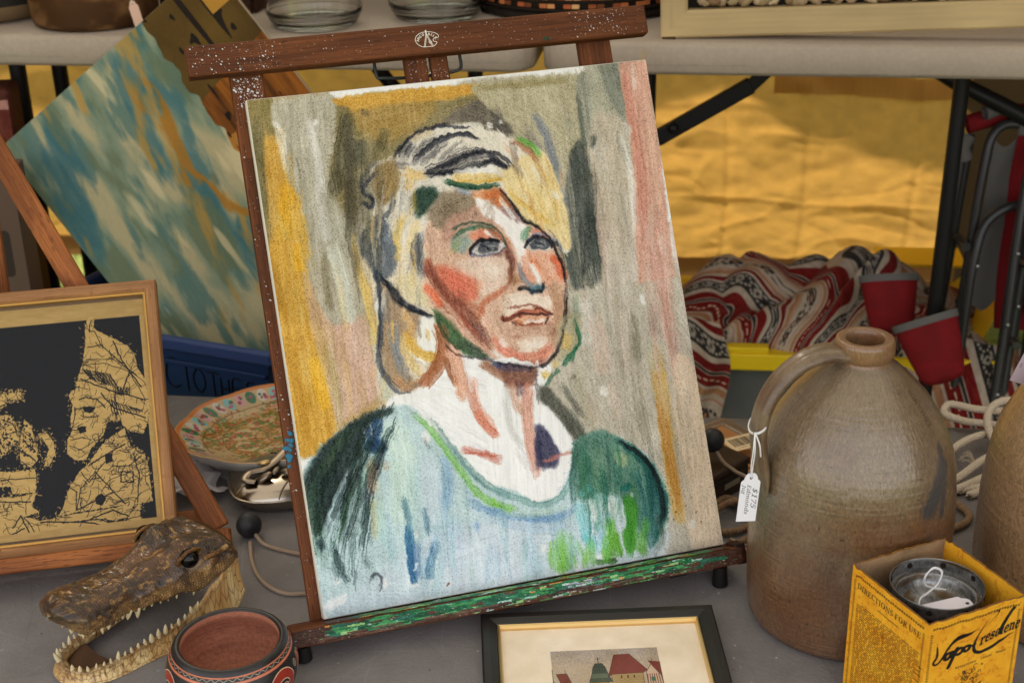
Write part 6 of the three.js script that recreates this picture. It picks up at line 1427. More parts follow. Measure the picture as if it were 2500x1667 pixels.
// ---------------------------------------------------------------- platter, silver dish, napkin, ball bungee
{
  const o = thing('scalloped_platter', 'oval scalloped porcelain platter with flowers and an orange rim, behind the silver dish', 'platter', [-0.308, T, -1.712], 0.35);
  const N = 160, rad = (a) => { const s = 1 + 0.035 * Math.abs(Math.sin(a * 5 + 0.4)) ; return s; };
  const surf = (k, y) => (u) => { const a = u * Math.PI * 2, s = rad(a); return [Math.cos(a) * 0.138 * k * mix(1, s, k), y, Math.sin(a) * 0.112 * k * mix(1, s, k)]; };
  const rows = [[0.02, 0.03], [0.3, 0.03], [0.62, 0.031], [0.74, 0.034], [0.84, 0.041], [0.92, 0.047], [0.975, 0.05], [1.0, 0.0515], [1.008, 0.0495], [0.985, 0.044], [0.92, 0.034], [0.82, 0.022], [0.74, 0.018], [0.72, 0.0], [0.66, 0.0], [0.64, 0.016], [0.02, 0.018]];
  const art = canvasTex(1024, 1024, (g, w, h) => {
    g.fillStyle = 'rgb(190,160,116)'; g.fillRect(0, 0, w, h); const r = rng(12), C = w / 2, P = (a, k) => [C + Math.cos(a) * k * C, C + Math.sin(a) * k * C];
    const blob = (x, y, s, col, al = 0.9) => { g.fillStyle = col; g.globalAlpha = al; g.beginPath(); g.ellipse(x, y, s * (0.6 + r() * 0.7), s * (0.5 + r() * 0.5), r() * 3, 0, 7); g.fill(); };
    // scrollwork of gold, leaf green and coral over the ground, with open cream panels
    for (let i = 0; i < 4200; i++) { const a = r() * 6.283, k = Math.sqrt(r()) * 0.78, [x, y] = P(a, k); if (Math.sin(a * 4) * Math.cos(k * 9) > 0.35 && r() > 0.25) continue; blob(x, y, 4 + r() * 10, ['rgb(160,104,46)', 'rgb(78,112,52)', 'rgb(186,92,62)', 'rgb(140,84,40)', 'rgb(96,128,62)', 'rgb(196,140,70)'][r() * 6 | 0]); }
    for (let i = 0; i < 8; i++) { const a = i * 0.785 + 0.4, [x, y] = P(a, 0.42); g.globalAlpha = 0.75; g.fillStyle = 'rgb(206,184,142)'; g.beginPath(); g.ellipse(x, y, 74, 46, a + 1.57, 0, 7); g.fill(); for (let q = 0; q < 80; q++) blob(x + (r() + r() - 1) * 56, y + (r() + r() - 1) * 44, 4 + r() * 8, ['rgb(78,118,54)', 'rgb(196,96,76)', 'rgb(176,72,66)', 'rgb(88,124,60)'][r() * 4 | 0]); }
    for (const k of [0.28, 0.58, 0.76]) { g.globalAlpha = 0.9; g.strokeStyle = 'rgb(120,72,34)'; g.lineWidth = 5; g.beginPath(); g.arc(C, C, k * C, 0, 7); g.stroke(); }
    for (let i = 0; i < 46; i++) { const a = i / 46 * 6.283, [x, y] = P(a, 0.875); g.globalAlpha = 1; g.save(); g.translate(x, y); g.rotate(a); const c = i % 4; g.fillStyle = ['rgb(200,190,180)', 'rgb(52,112,84)', 'rgb(196,150,152)', 'rgb(120,176,178)'][c]; g.beginPath(); g.ellipse(0, 0, 40, 26, 0, 0, 7); g.fill(); for (let q = 0; q < 6; q++) { g.fillStyle = ['rgb(176,82,100)', 'rgb(40,98,70)', 'rgb(140,60,56)'][r() * 3 | 0]; g.beginPath(); g.arc((r() - 0.5) * 48, (r() - 0.5) * 34, 5 + r() * 7, 0, 7); g.fill(); } g.restore(); }
    g.globalAlpha = 1; g.strokeStyle = 'rgb(196,112,52)'; g.lineWidth = 20; g.beginPath(); g.arc(C, C, C - 12, 0, 7); g.stroke();
  });
  const g = grid(N, rows.length - 1, (u, v) => surf(...rows[Math.round(v * (rows.length - 1))])(u), true);
  const p = g.attributes.position, uv = g.attributes.uv; for (let i = 0; i < p.count; i++) { const j = Math.floor(i / (N + 1)), a = (i % (N + 1)) / N * 6.283, k = rows[j][0]; if (j < 9) uv.setXY(i, 0.5 + 0.5 * Math.cos(a) * Math.min(1, k), 0.5 + 0.5 * Math.sin(a) * Math.min(1, k)); else uv.setXY(i, 0.5 + 0.08 * Math.cos(a), 0.02); }
  const cut = (g0, a, b) => { const q = g0.clone(), I = []; const idx = g0.index.array, per = N * 6; for (let j = a; j < b; j++) for (let i = 0; i < per; i++) I.push(idx[j * per + i]); q.setIndex(I); return q; };
  part('dish', cut(g, 0, 8), M({ map: art, roughness: 0.22, clearcoat: 0.5, clearcoatRoughness: 0.12 }), o);
  const under = canvasTex(512, 64, (c, w, h) => { c.fillStyle = 'rgb(196,192,186)'; c.fillRect(0, 0, w, h); });
  part('underside', cut(g, 8, rows.length - 1), M({ color: 0xb9b7b2, roughness: 0.3, clearcoat: 0.4 }), o, 'pale grey outside wall of the platter');
  part('well', (() => { const c = new THREE.CircleGeometry(0.02, 24); c.rotateX(-Math.PI / 2); c.scale(0.2, 1, 0.2); c.translate(0, 0.0302, 0); return c; })(), M({ color: 0x8a5a34 }), o);
}
{
  const o = thing('silver_dish', 'tarnished silver covered dish with a scrolled handle, left of the portrait', 'dish', [-0.268, T, -1.613], 0.28);
  const sil = M({ color: new THREE.Color(0.46, 0.39, 0.32), metalness: 1, roughness: 0.2 }), dark = M({ color: new THREE.Color(0.26, 0.21, 0.16), metalness: 1, roughness: 0.34 });
  const sq = (a, ex, ez) => { const c = Math.cos(a), s = Math.sin(a), n = Math.pow(Math.abs(c) ** 3.2 + Math.abs(s) ** 3.2, -1 / 3.2); return [c * n * ex, s * n * ez]; };
  const lay = (rows, name, mat) => part(name, grid(96, rows.length - 1, (u, v) => { const [k, y] = rows[Math.round(v * (rows.length - 1))], [x, z] = sq(u * 6.2832, 0.098 * k, 0.062 * k); return [x, y, z]; }, true), mat, o);
  lay([[0.55, 0.0], [0.78, 0.0015], [0.9, 0.008], [0.97, 0.0165], [1.0, 0.0205], [1.006, 0.0225], [0.995, 0.0238], [0.96, 0.0228], [0.9, 0.0195]], 'tray', sil);
  const lid = lay([[0.965, 0.0232], [0.94, 0.0262], [0.86, 0.0315], [0.72, 0.0355], [0.5, 0.038], [0.2, 0.039], [0.0, 0.0392]], 'lid', sil);
  part('scroll_handle', (() => { const P = [[-0.066, 0.038, 0.03], [-0.078, 0.0395, 0.022], [-0.07, 0.042, 0.01], [-0.052, 0.046, 0.012], [-0.036, 0.05, 0.002], [-0.018, 0.055, -0.014], [0.004, 0.058, -0.024], [0.03, 0.054, -0.022], [0.05, 0.041, -0.012]]; const c = new THREE.CatmullRomCurve3(P.map((q) => V(...q))); return grid(14, 90, (u, v) => { const p = c.getPointAt(v), t = c.getTangentAt(v), s = V(0, 1, 0).cross(t).normalize(), n = t.clone().cross(s), a = u * 6.2832, w = 0.0075 * (0.65 + 0.35 * Math.sin(v * 3.14)); return p.addScaledVector(s, Math.cos(a) * w).addScaledVector(n, Math.sin(a) * 0.0026).toArray(); }, true); })(), dark, lid);
  for (let i = 0; i < 5; i++) part('leaf_ornament', (() => { const g = new THREE.SphereGeometry(1, 14, 10); g.scale(0.012, 0.004, 0.0065); g.rotateY(i * 1.3); g.rotateZ(0.5 - i * 0.2); g.translate(-0.055 + i * 0.016, 0.041 + i * 0.0015, 0.026 - (i % 2) * 0.014); return g; })(), dark, lid);
  part('ring', new THREE.TorusGeometry(0.009, 0.0018, 10, 28).rotateX(1.2).translate(-0.05, 0.048, 0.0), gilt, lid);
  for (const a of [0.4, 1.1, 2.0, 2.7, 3.6, 4.3, 5.2, 5.9]) part('rib', tube([0.96, 0.93, 0.84, 0.7, 0.5].map((k, i) => { const [x, z] = sq(a, 0.098 * k, 0.062 * k); return [x, [0.0242, 0.0275, 0.0328, 0.0364, 0.0385][i], z]; }), 0.0009, 20, 6), dark, lid);
}
{
  const g = grid(60, 50, (u, v) => { const x = (u - 0.5) * 0.085, z = (v - 0.5) * 0.1, f = 0.012 * Math.abs(Math.sin(u * 7 + v * 3)) + 0.01 * Math.abs(Math.sin(v * 9 - u * 4)), lift = 0.012 * smooth(0.45, 1, 1 - v) * smooth(0.1, 0.6, u); return [x + 0.006 * Math.sin(v * 14), 0.002 + f * (0.4 + 0.6 * Math.sin(u * 3.14)) + lift + 0.004 * fbm(u * 9, v * 9, 66, 3), z + 0.005 * Math.sin(u * 17)]; });
  const m = single('paper_napkin', g, M({ color: new THREE.Color(0.72, 0.66, 0.66), roughness: 0.95, transmission: 0.25, thickness: 0 }), 'crumpled pinkish white paper napkin behind the gold print', 'napkin'); m.position.set(-0.428, T, -1.625); m.rotation.y = 0.4;
}
const rubber = M({ color: new THREE.Color(0.028, 0.027, 0.029), roughness: 0.42 }), cordMat = M({ color: new THREE.Color(0.34, 0.24, 0.17), roughness: 0.7 });
function ballBungee(label, pos, cord, holeTurn) {
  const o = thing('ball_bungee', label, 'bungee cord', pos, 0, 'ball bungee cords');
  const g = new THREE.SphereGeometry(0.0155, 32, 24), p = g.attributes.position; for (let i = 0; i < p.count; i++) { const v = V(p.getX(i), p.getY(i), p.getZ(i)), d = V(Math.cos(holeTurn), -0.35, Math.sin(holeTurn)).normalize(), k = v.dot(d); if (k > 0.0125) { v.addScaledVector(d, 0.0125 - k); p.setXYZ(i, v.x, v.y, v.z); } } g.computeVertexNormals();
  part('ball', g, rubber, o); part('cord', tube(cord, 0.0024, 120, 8), cordMat, o); return o;
}
ballBungee('round black ball with a tan elastic cord, by the back of the alligator head', [-0.3235, T + 0.0155, -1.502], [[0.009, -0.008, 0.01], [0.02, -0.012, 0.024], [0.042, -0.013, 0.037], [0.075, -0.013, 0.05], [0.12, -0.013, 0.062], [0.135, -0.013, 0.1], [0.12, -0.013, 0.128], [0.09, -0.013, 0.13], [0.062, -0.013, 0.13], [0.04, -0.013, 0.115], [0.024, -0.013, 0.092], [0.012, -0.013, 0.06], [0.004, -0.011, 0.022]], 0.9);
// ---------------------------------------------------------------- seascape, blue tub, boxes at the far left
{
  const n = V(Math.sin(BACK) * Math.cos(0.2618), Math.sin(0.2618), Math.cos(BACK) * Math.cos(0.2618)), L = V(SEA[0][0], SEA[0][1], SEA[0][2]), C = V(SEA[1][0], SEA[1][1], SEA[1][2]), e1 = C.clone().sub(L), w = e1.length(); e1.normalize(); const e2 = e1.clone().cross(n).normalize(), len = 0.64;
  const o = thing('seascape_painting', 'blue-green painting of a brown boat on water, propped on one corner', 'painting'); frameOf(o, e1.toArray(), n.clone().cross(e1).toArray(), n.toArray(), L.toArray()); // local x to the top corner, -y to the lower corner
  const art = canvasTex(700, 1000, (g, W, H) => { g.fillStyle = 'rgb(128,142,128)'; g.fillRect(0, 0, W, H); }, (d, q, x, y) => {
    // broad slanting strokes of teal, grey-green and cream, streaks run along the length
    const a = x / 700, b = y / 1000, s = fbm(a * 13 + b * 2.5, b * 5 - a * 1.6, 5, 6), t = fbm(a * 19 + 4 + b * 4, b * 7, 9, 6), m = fbm(a * 10 + b * 2, b * 4.2 + a, 15, 6), oc = fbm(a * 14 + b * 5, b * 4.4, 25, 6);
    let c = mix3([122, 134, 116], [172, 158, 126], smooth(0.4, 0.66, s)); c = mix3(c, [78, 108, 106], smooth(0.5, 0.66, t) * 0.75); c = mix3(c, [56, 99, 112], smooth(0.55, 0.68, m) * 0.72); c = mix3(c, [100, 108, 84], smooth(0.56, 0.7, 1 - s) * 0.7);
    c = mix3(c, [176, 132, 66], smooth(0.62, 0.74, oc) * 0.75);
    const path = 0.36 + 0.25 * b + 0.06 * Math.sin(b * 11) + (t - 0.5) * 0.2; if (b < 0.95) c = mix3(c, [162, 106, 36], smooth(0.035, 0.008, Math.abs(a - path - 0.1)) * 0.85 * smooth(0.05, 0.2, b));
    c = mix3(c, [206, 186, 150], smooth(0.64, 0.74, fbm(a * 14 + 9, b * 4 + a * 2, 35, 4)) * 0.7);
    c = mix3(c, [110, 118, 74], smooth(0.75, 1, b) * smooth(0.4, 0.65, s));
    const boat = a > 0.62 ? 1 : 0, edge = 0.36 + 0.16 * smooth(0.62, 0.95, a) + 0.05 * (noise(a * 40, 1, 3) > 0.5 ? 1 : 0) + 0.02 * noise(a * 90, 2, 4);
    if (a > 0.66 + 0.03 * (noise(b * 40, 4, 8)) && b < edge) { const pl = noise(a * 30, b * 3, 44), gr = fbm(a * 60, b * 9, 45, 3); c = mix3([62, 34, 16], [164, 96, 34], sat(pl * 0.8 + (gr - 0.4))); if (b < 0.24 - 0.1 * (a - 0.66)) c = mix3([66, 48, 22], [104, 78, 34], fbm(a * 8, b * 8, 51, 3)); if (pl < 0.2) c = [34, 26, 22]; if (edge - b < 0.1 && gr > 0.45) c = mix3(c, [178, 122, 56], 0.8); if (noise(a * 60, b * 26, 46) > 0.86) c = [30, 24, 20]; }
    if (a > 0.9 && b < 0.1) c = [170, 122, 50];
    const grain = (hash(x, y, 8) - 0.5) * 14; d[q] = c[0] * 1.02 + grain; d[q + 1] = c[1] * 1.04 + grain; d[q + 2] = c[2] * 1.02 + grain;
  });
  const f = new THREE.PlaneGeometry(w - 0.002, len - 0.002); f.translate(w / 2, -len / 2, 0.0006); part('painted_face', f, M({ map: art, roughness: 0.8, specularIntensity: 0.3 }), o);
  part('panel', rbox(w, len, 0.012, 0.002, 0, [w / 2, -len / 2, -0.0062]), M({ color: 0xa9977d, roughness: 0.85 }), o, 'pale edge of the canvas');
}
{
  const o = thing('storage_tub', 'dark blue plastic tub with CLOTHES marked in black pen, behind the table', 'tub', [-0.51, 0, -2.135], -0.40);
  const blue = M({ color: new THREE.Color(0.012, 0.035, 0.11), roughness: 0.42 }), W = 0.43, D = 0.26, H = 0.545;
  const wall = (x0, z0, x1, z1, name) => part(name, grid(2, 2, (u, v) => { const y = 0.004 + v * (H - 0.004), k = 0.9 + 0.1 * v; return [mix(x0, x1, u) * k, y, mix(z0, z1, u) * k]; }), blue, o);
  wall(-W / 2, D / 2, W / 2, D / 2, 'front_wall'); wall(W / 2, D / 2, W / 2, -D / 2, 'added_side_wall'); wall(W / 2, -D / 2, -W / 2, -D / 2, 'back_wall'); wall(-W / 2, -D / 2, -W / 2, D / 2, 'added_side_wall');
  part('floor', rbox(W * 0.89, 0.004, D * 0.89, 0.001, 0, [0, 0.004, 0]), blue, o);
  const rimM = M({ color: new THREE.Color(0.03, 0.055, 0.16), roughness: 0.38 });
  part('rim', merge([rbox(W + 0.03, 0.022, 0.014, 0.005, 0, [0, H, D / 2 + 0.008]), rbox(W + 0.03, 0.022, 0.014, 0.005, 0, [0, H, -D / 2 - 0.008]), rbox(0.014, 0.022, D + 0.004, 0.005, 2, [W / 2 + 0.008, H, 0]), rbox(0.014, 0.022, D + 0.004, 0.005, 2, [-W / 2 - 0.008, H, 0])]), rimM, o);
  part('ridge', rbox(W * 0.985, 0.008, 0.006, 0.002, 0, [0, H - 0.035, D / 2 * 0.995 + 0.002]), blue, o);
  const ink = M({ color: 0x030304, roughness: 0.5 });
  const glyph = { O: [[[0.5, 1], [0.1, 0.7], [0.1, 0.25], [0.5, 0], [0.9, 0.25], [0.9, 0.7], [0.5, 1]]], N: [[[0.05, 0], [0.1, 1]], [[0.1, 1], [0.85, 0]], [[0.85, 0], [0.9, 1]]], C: [[[0.95, 0.95], [0.5, 1], [0.1, 0.6], [0.15, 0.15], [0.55, 0], [0.95, 0.08]]], l: [[[0.5, 1], [0.55, 0]]], T: [[[0, 1], [1, 0.97]], [[0.5, 1], [0.52, 0]]], H: [[[0.1, 1], [0.1, 0]], [[0.9, 1], [0.9, 0]], [[0.1, 0.5], [0.9, 0.5]]], E: [[[0.9, 1], [0.1, 1], [0.1, 0], [0.9, 0.02]], [[0.1, 0.52], [0.7, 0.5]]], S: [[[0.9, 0.9], [0.5, 1], [0.15, 0.78], [0.5, 0.52], [0.85, 0.25], [0.5, 0], [0.1, 0.1]]] };
  let x = -0.07; const gs = [];
  for (const [ch, wd, ht, y, gap] of [['O', 0.026, 0.05, 0.445, 0.008], ['N', 0.03, 0.055, 0.44, 0.034], ['C', 0.026, 0.05, 0.437, 0.008], ['l', 0.01, 0.046, 0.436, 0.006], ['O', 0.022, 0.042, 0.438, 0.004], ['T', 0.022, 0.044, 0.432, 0.0], ['H', 0.018, 0.034, 0.436, 0.005], ['E', 0.017, 0.033, 0.44, 0.005], ['S', 0.018, 0.032, 0.442, 0.0]]) {
    for (const st of glyph[ch]) gs.push(tube(st.map(([a, b]) => { const yy = y + b * ht + 0.032 - (x + 0.07) * 0.04; return [x + a * wd, yy, D / 2 * (0.9 + 0.1 * yy / H) + 0.0006]; }), 0.0013, st.length * 5, 5)); x += wd + gap;
  }
  part('lettering', merge(gs), ink, o, 'handwritten black capitals');
}
{
  const o = thing('red_carton', 'worn dark red carton with white script, at the far left edge', 'carton', [-0.873, 0, -2.31], 0.1);
  const art = canvasTex(256, 512, (g, w, h) => { g.fillStyle = 'rgb(96,38,24)'; g.fillRect(0, 0, w, h); g.strokeStyle = 'rgb(190,150,130)'; g.lineWidth = 7; const r = rng(4); for (let k = 0; k < 3; k++) { g.beginPath(); for (let i = 0; i <= 60; i++) g.lineTo(40 + i * 3.2, 180 + k * 62 + Math.sin(i * 0.9 + k) * 22 + Math.sin(i * 0.37) * 10); g.stroke(); } g.fillStyle = 'rgb(170,120,110)'; g.fillRect(0, 0, w, 26); }, (d, q, x, y) => { const n = (fbm(x / 22, y / 22, 5, 4) - 0.5) * 46; for (let c = 0; c < 3; c++) d[q + c] += n; });
  part('box', rbox(0.14, 0.868, 0.08, 0.012, 1, [0, 0.434, 0]), M({ color: 0x4a2016, roughness: 0.75 }), o);
  const f = new THREE.PlaneGeometry(0.13, 0.3); f.translate(0, 0.70, 0.0406); part('printed_panel', f, M({ map: art, roughness: 0.65 }), o);
}
{
  const o = thing('product_box', 'tall brownish box with a bulleted label, behind the gold print', 'box', [-0.815, 0, -2.12], 0.0);
  const art = canvasTex(256, 1024, (g, w, h) => { g.fillStyle = 'rgb(96,76,64)'; g.fillRect(0, 0, w, h); g.fillStyle = 'rgb(120,98,84)'; g.fillRect(0, 0, 100, h); g.fillStyle = 'rgb(52,42,36)'; g.beginPath(); g.roundRect(130, 180, 90, 150, 16); g.fill(); for (let i = 0; i < 3; i++) { g.fillStyle = 'rgb(52,42,36)'; g.beginPath(); g.arc(134, 420 + i * 90, 12, 0, 7); g.fill(); g.fillRect(156, 410 + i * 90, 70, 8); g.fillRect(156, 428 + i * 90, 50, 8); } g.fillRect(150, 720, 50, 40); });
  part('box', rbox(0.13, 0.79, 0.06, 0.003, 1, [0, 0.395, 0]), M({ color: 0x5f4a40, roughness: 0.7 }), o);
  const f = new THREE.PlaneGeometry(0.128, 0.52); f.translate(0, 0.525, 0.0304); part('printed_panel', f, M({ map: art, roughness: 0.6 }), o);
}
// ---------------------------------------------------------------- stoneware jugs
function glazeTex(seed, extra, tones) {
  return canvasTex(2048, 1024, (g, w, h) => { g.fillStyle = 'rgb(140,120,98)'; g.fillRect(0, 0, w, h); }, (d, q, x, y) => {
    const u = x / 2048, v = 1 - y / 1024, n = fbm(u * 6, v * 5, seed, 5, 6, 0), m = fbm(u * 3 + 2, v * 3.2, seed + 3, 4, 3, 0), f = noise(u * 700, v * 330, seed + 7, 700, 0), f2 = noise(u * 300, v * 150, seed + 8, 300, 0), ring = noise(0.5, v * 120, seed + 9) - 0.5;
    let c = mix3(tones[0], tones[1], smooth(0.32, 0.62, n)); c = mix3(c, tones[2], smooth(0.45, 0.68, m) * 0.8);
    c = mix3(c, tones[3], smooth(0.55, 0.72, fbm(u * 8 + 5, v * 3, seed + 13, 4, 8, 0)) * 0.45);
    let k = 1 + (f - 0.5) * 0.22 + (f2 - 0.5) * 0.14 + ring * 0.07; if (noise(u * 420, v * 210, seed + 17, 420, 0) > 0.93) k *= 0.68; if (noise(u * 150, v * 75, seed + 19, 150, 0) > 0.965) k *= 0.55;
    c = [c[0] * k, c[1] * k, c[2] * k]; if (extra) c = extra(c, u, v, k); d[q] = c[0]; d[q + 1] = c[1]; d[q + 2] = c[2];
  });
}
const glazeBump = tex(512, 512, (u, v) => 0.5 + 0.5 * (fbm(u * 60, v * 40, 71, 3, 60, 40) - 0.5) + 0.3 * (noise(u * 3, v * 90, 72, 3, 90) - 0.5), false); glazeBump.repeat.set(4, 2);
const JUG0 = [[0.0, 0.0], [0.09, 0.0], [0.0995, 0.0015], [0.1035, 0.006], [0.1052, 0.011], [0.1048, 0.014], [0.107, 0.02], [0.1085, 0.06], [0.109, 0.1], [0.109, 0.135], [0.1075, 0.163], [0.1045, 0.19], [0.0985, 0.214], [0.0875, 0.2395], [0.0715, 0.2635], [0.053, 0.2835], [0.039, 0.2955], [0.0305, 0.3018], [0.0262, 0.306], [0.0275, 0.3085], [0.0298, 0.311], [0.0305, 0.316], [0.0302, 0.322], [0.0294, 0.3266], [0.0272, 0.3282], [0.0215, 0.328], [0.0192, 0.3262], [0.0184, 0.32], [0.018, 0.302], [0.025, 0.285]];
const JUG = JUG0.map(([r, y]) => [r > 0.04 ? r * 0.975 : r, y]);
function jugBody(o, map, prof, scale = 1) {
  const pts = prof.map(([r, y]) => new THREE.Vector2(r * scale, y * scale)), L = [0]; for (let i = 1; i < pts.length; i++) L.push(L[i - 1] + pts[i].distanceTo(pts[i - 1]));
  const g = lathe(pts.map((p) => [p.x, p.y]), 128), uv = g.attributes.uv, n = pts.length; for (let i = 0; i < uv.count; i++) uv.setY(i, L[i % n] / L[n - 1]);
  const p = g.attributes.position; for (let i = 0; i < p.count; i++) { const a = Math.atan2(p.getZ(i), p.getX(i)), k = 1 + 0.006 * Math.sin(a * 2 + p.getY(i) * 9) * (p.getY(i) > 0.02 ? 1 : 0.3) + 0.0025 * Math.sin(p.getY(i) * 150); p.setX(i, p.getX(i) * k); p.setZ(i, p.getZ(i) * k); }
  g.computeVertexNormals(); { const nn = g.attributes.normal, a = 0, b = (128) * n; for (let i = 0; i < n; i++) { const v = V(nn.getX(i) + nn.getX(b + i), nn.getY(i) + nn.getY(b + i), nn.getZ(i) + nn.getZ(b + i)).normalize(); nn.setXYZ(i, v.x, v.y, v.z); nn.setXYZ(b + i, v.x, v.y, v.z); } }
  return part('body', g, M({ map, bumpMap: glazeBump, bumpScale: 0.0013, roughness: 0.3, specularIntensity: 1, clearcoat: 0.55, clearcoatRoughness: 0.22 }), o);
}
const jugTones = [[116, 97, 76], [98, 79, 60], [86, 58, 42], [128, 111, 90]];
{
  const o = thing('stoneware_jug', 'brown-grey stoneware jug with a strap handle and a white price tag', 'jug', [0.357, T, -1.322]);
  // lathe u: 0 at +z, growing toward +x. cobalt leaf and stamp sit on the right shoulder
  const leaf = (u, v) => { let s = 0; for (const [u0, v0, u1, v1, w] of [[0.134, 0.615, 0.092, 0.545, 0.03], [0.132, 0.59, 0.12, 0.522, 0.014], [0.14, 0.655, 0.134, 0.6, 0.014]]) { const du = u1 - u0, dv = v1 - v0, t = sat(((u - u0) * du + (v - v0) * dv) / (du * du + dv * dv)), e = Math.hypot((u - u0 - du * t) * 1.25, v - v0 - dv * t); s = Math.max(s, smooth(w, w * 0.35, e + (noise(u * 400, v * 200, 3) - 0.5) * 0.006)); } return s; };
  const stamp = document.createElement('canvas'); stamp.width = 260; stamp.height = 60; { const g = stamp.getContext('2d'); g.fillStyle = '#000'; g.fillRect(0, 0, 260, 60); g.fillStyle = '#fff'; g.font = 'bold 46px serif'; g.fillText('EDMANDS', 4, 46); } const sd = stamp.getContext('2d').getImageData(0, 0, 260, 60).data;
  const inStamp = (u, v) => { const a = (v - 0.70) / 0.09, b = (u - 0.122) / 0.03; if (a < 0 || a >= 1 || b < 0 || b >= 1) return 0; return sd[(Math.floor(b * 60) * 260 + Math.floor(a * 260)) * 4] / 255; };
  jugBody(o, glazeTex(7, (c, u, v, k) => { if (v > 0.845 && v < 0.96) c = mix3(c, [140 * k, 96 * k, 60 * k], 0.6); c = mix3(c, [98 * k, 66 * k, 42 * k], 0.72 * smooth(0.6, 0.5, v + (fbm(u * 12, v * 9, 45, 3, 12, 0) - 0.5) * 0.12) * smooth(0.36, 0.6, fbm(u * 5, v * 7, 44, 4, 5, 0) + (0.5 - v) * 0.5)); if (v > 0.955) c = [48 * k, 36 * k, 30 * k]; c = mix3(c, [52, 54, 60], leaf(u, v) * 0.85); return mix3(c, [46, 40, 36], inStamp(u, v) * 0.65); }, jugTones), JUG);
  const az = 2.86, dir = V(Math.cos(az), 0, Math.sin(az)); // toward the left, a little to the front
  const P = [[0.024, 0.3135], [0.044, 0.317], [0.07, 0.311], [0.094, 0.293], [0.109, 0.266], [0.1135, 0.238], [0.1105, 0.212], [0.1075, 0.192], [0.1085, 0.172]], cv = new THREE.CatmullRomCurve3(P.map(([r, y]) => V(dir.x * r, y, dir.z * r))), side = V(-dir.z, 0, dir.x);
  const hg = grid(28, 90, (u, v) => { const p = cv.getPointAt(v), t = cv.getTangentAt(v), n = side.clone().cross(t).normalize(), a = u * 6.2832, w = mix(0.0175, 0.0142, smooth(0, 0.35, v)) * mix(1, 1.3, smooth(0.8, 1, v)), th = mix(0.0085, 0.0068, v) * mix(1, 0.45, smooth(0.85, 1, v)), groove = 1 - 0.22 * Math.exp(-((Math.cos(a)) ** 2) * 9) * (Math.sin(a) > 0 ? 1 : 0); return p.addScaledVector(side, Math.cos(a) * w).addScaledVector(n, Math.sin(a) * th * groove).toArray(); }, true);
  part('handle', hg, M({ map: withRepeat(glazeTexSmall(), 1, 1), bumpMap: glazeBump, bumpScale: 0.0006, roughness: 0.3, specularIntensity: 1, clearcoat: 0.55, clearcoatRoughness: 0.22 }), o);
}
function glazeTexSmall() { return tex(256, 512, (u, v) => { const n = fbm(u * 4, v * 10, 8, 4, 4, 10), f = noise(u * 120, v * 240, 9, 120, 240), s = noise(u * 30, v * 3, 10, 30, 3); const k = 0.9 + (f - 0.5) * 0.25, c = mix3(mix3([124, 100, 74], [102, 74, 52], smooth(0.35, 0.65, n)), [140, 122, 98], smooth(0.7, 0.95, s) * 0.5); return [c[0] * k, c[1] * k, c[2] * k]; }); }
{
  const o = thing('stoneware_jug', 'tan stoneware jug cut off by the right edge of the picture', 'jug', [0.607, T, -1.318], 1.0);
  jugBody(o, glazeTex(27, (c, u, v, k) => mix3(c, [122 * k, 74 * k, 36 * k], smooth(0.55, 0.8, v) * 0.55 * fbm(u * 3, v * 3, 5, 2)), [[146, 116, 84], [130, 100, 70], [112, 80, 54], [156, 130, 98]]), JUG.map(([r, y]) => [r * 1.03, y * (y > 0.15 ? 1.02 : 1)]));
}
const tagPaper = (draw) => canvasTex(256, 512, (g, w, h) => { g.fillStyle = 'rgb(228,226,232)'; g.fillRect(0, 0, w, h); draw(g, w, h); });
const twine = M({ color: new THREE.Color(0.74, 0.72, 0.72), roughness: 0.9 });
function tagShape(w, h) { const s = new THREE.Shape(), a = w / 2; s.moveTo(-a, 0); s.lineTo(a, 0); s.lineTo(a, h * 0.78); s.quadraticCurveTo(a * 1.02, h * 0.84, a * 0.72, h * 0.86); s.quadraticCurveTo(a * 0.6, h * 0.98, a * 0.25, h); s.lineTo(-a * 0.25, h); s.quadraticCurveTo(-a * 0.6, h * 0.98, -a * 0.72, h * 0.86); s.quadraticCurveTo(-a * 1.02, h * 0.84, -a, h * 0.78); s.closePath(); const hole = new THREE.Path(); hole.absarc(0, h * 0.9, w * 0.075, 0, 6.2832, true); s.holes.push(hole); const g = new THREE.ShapeGeometry(s, 10), p = g.attributes.position, uv = g.attributes.uv; for (let i = 0; i < p.count; i++) uv.setXY(i, p.getX(i) / w + 0.5, p.getY(i) / h); return g; }
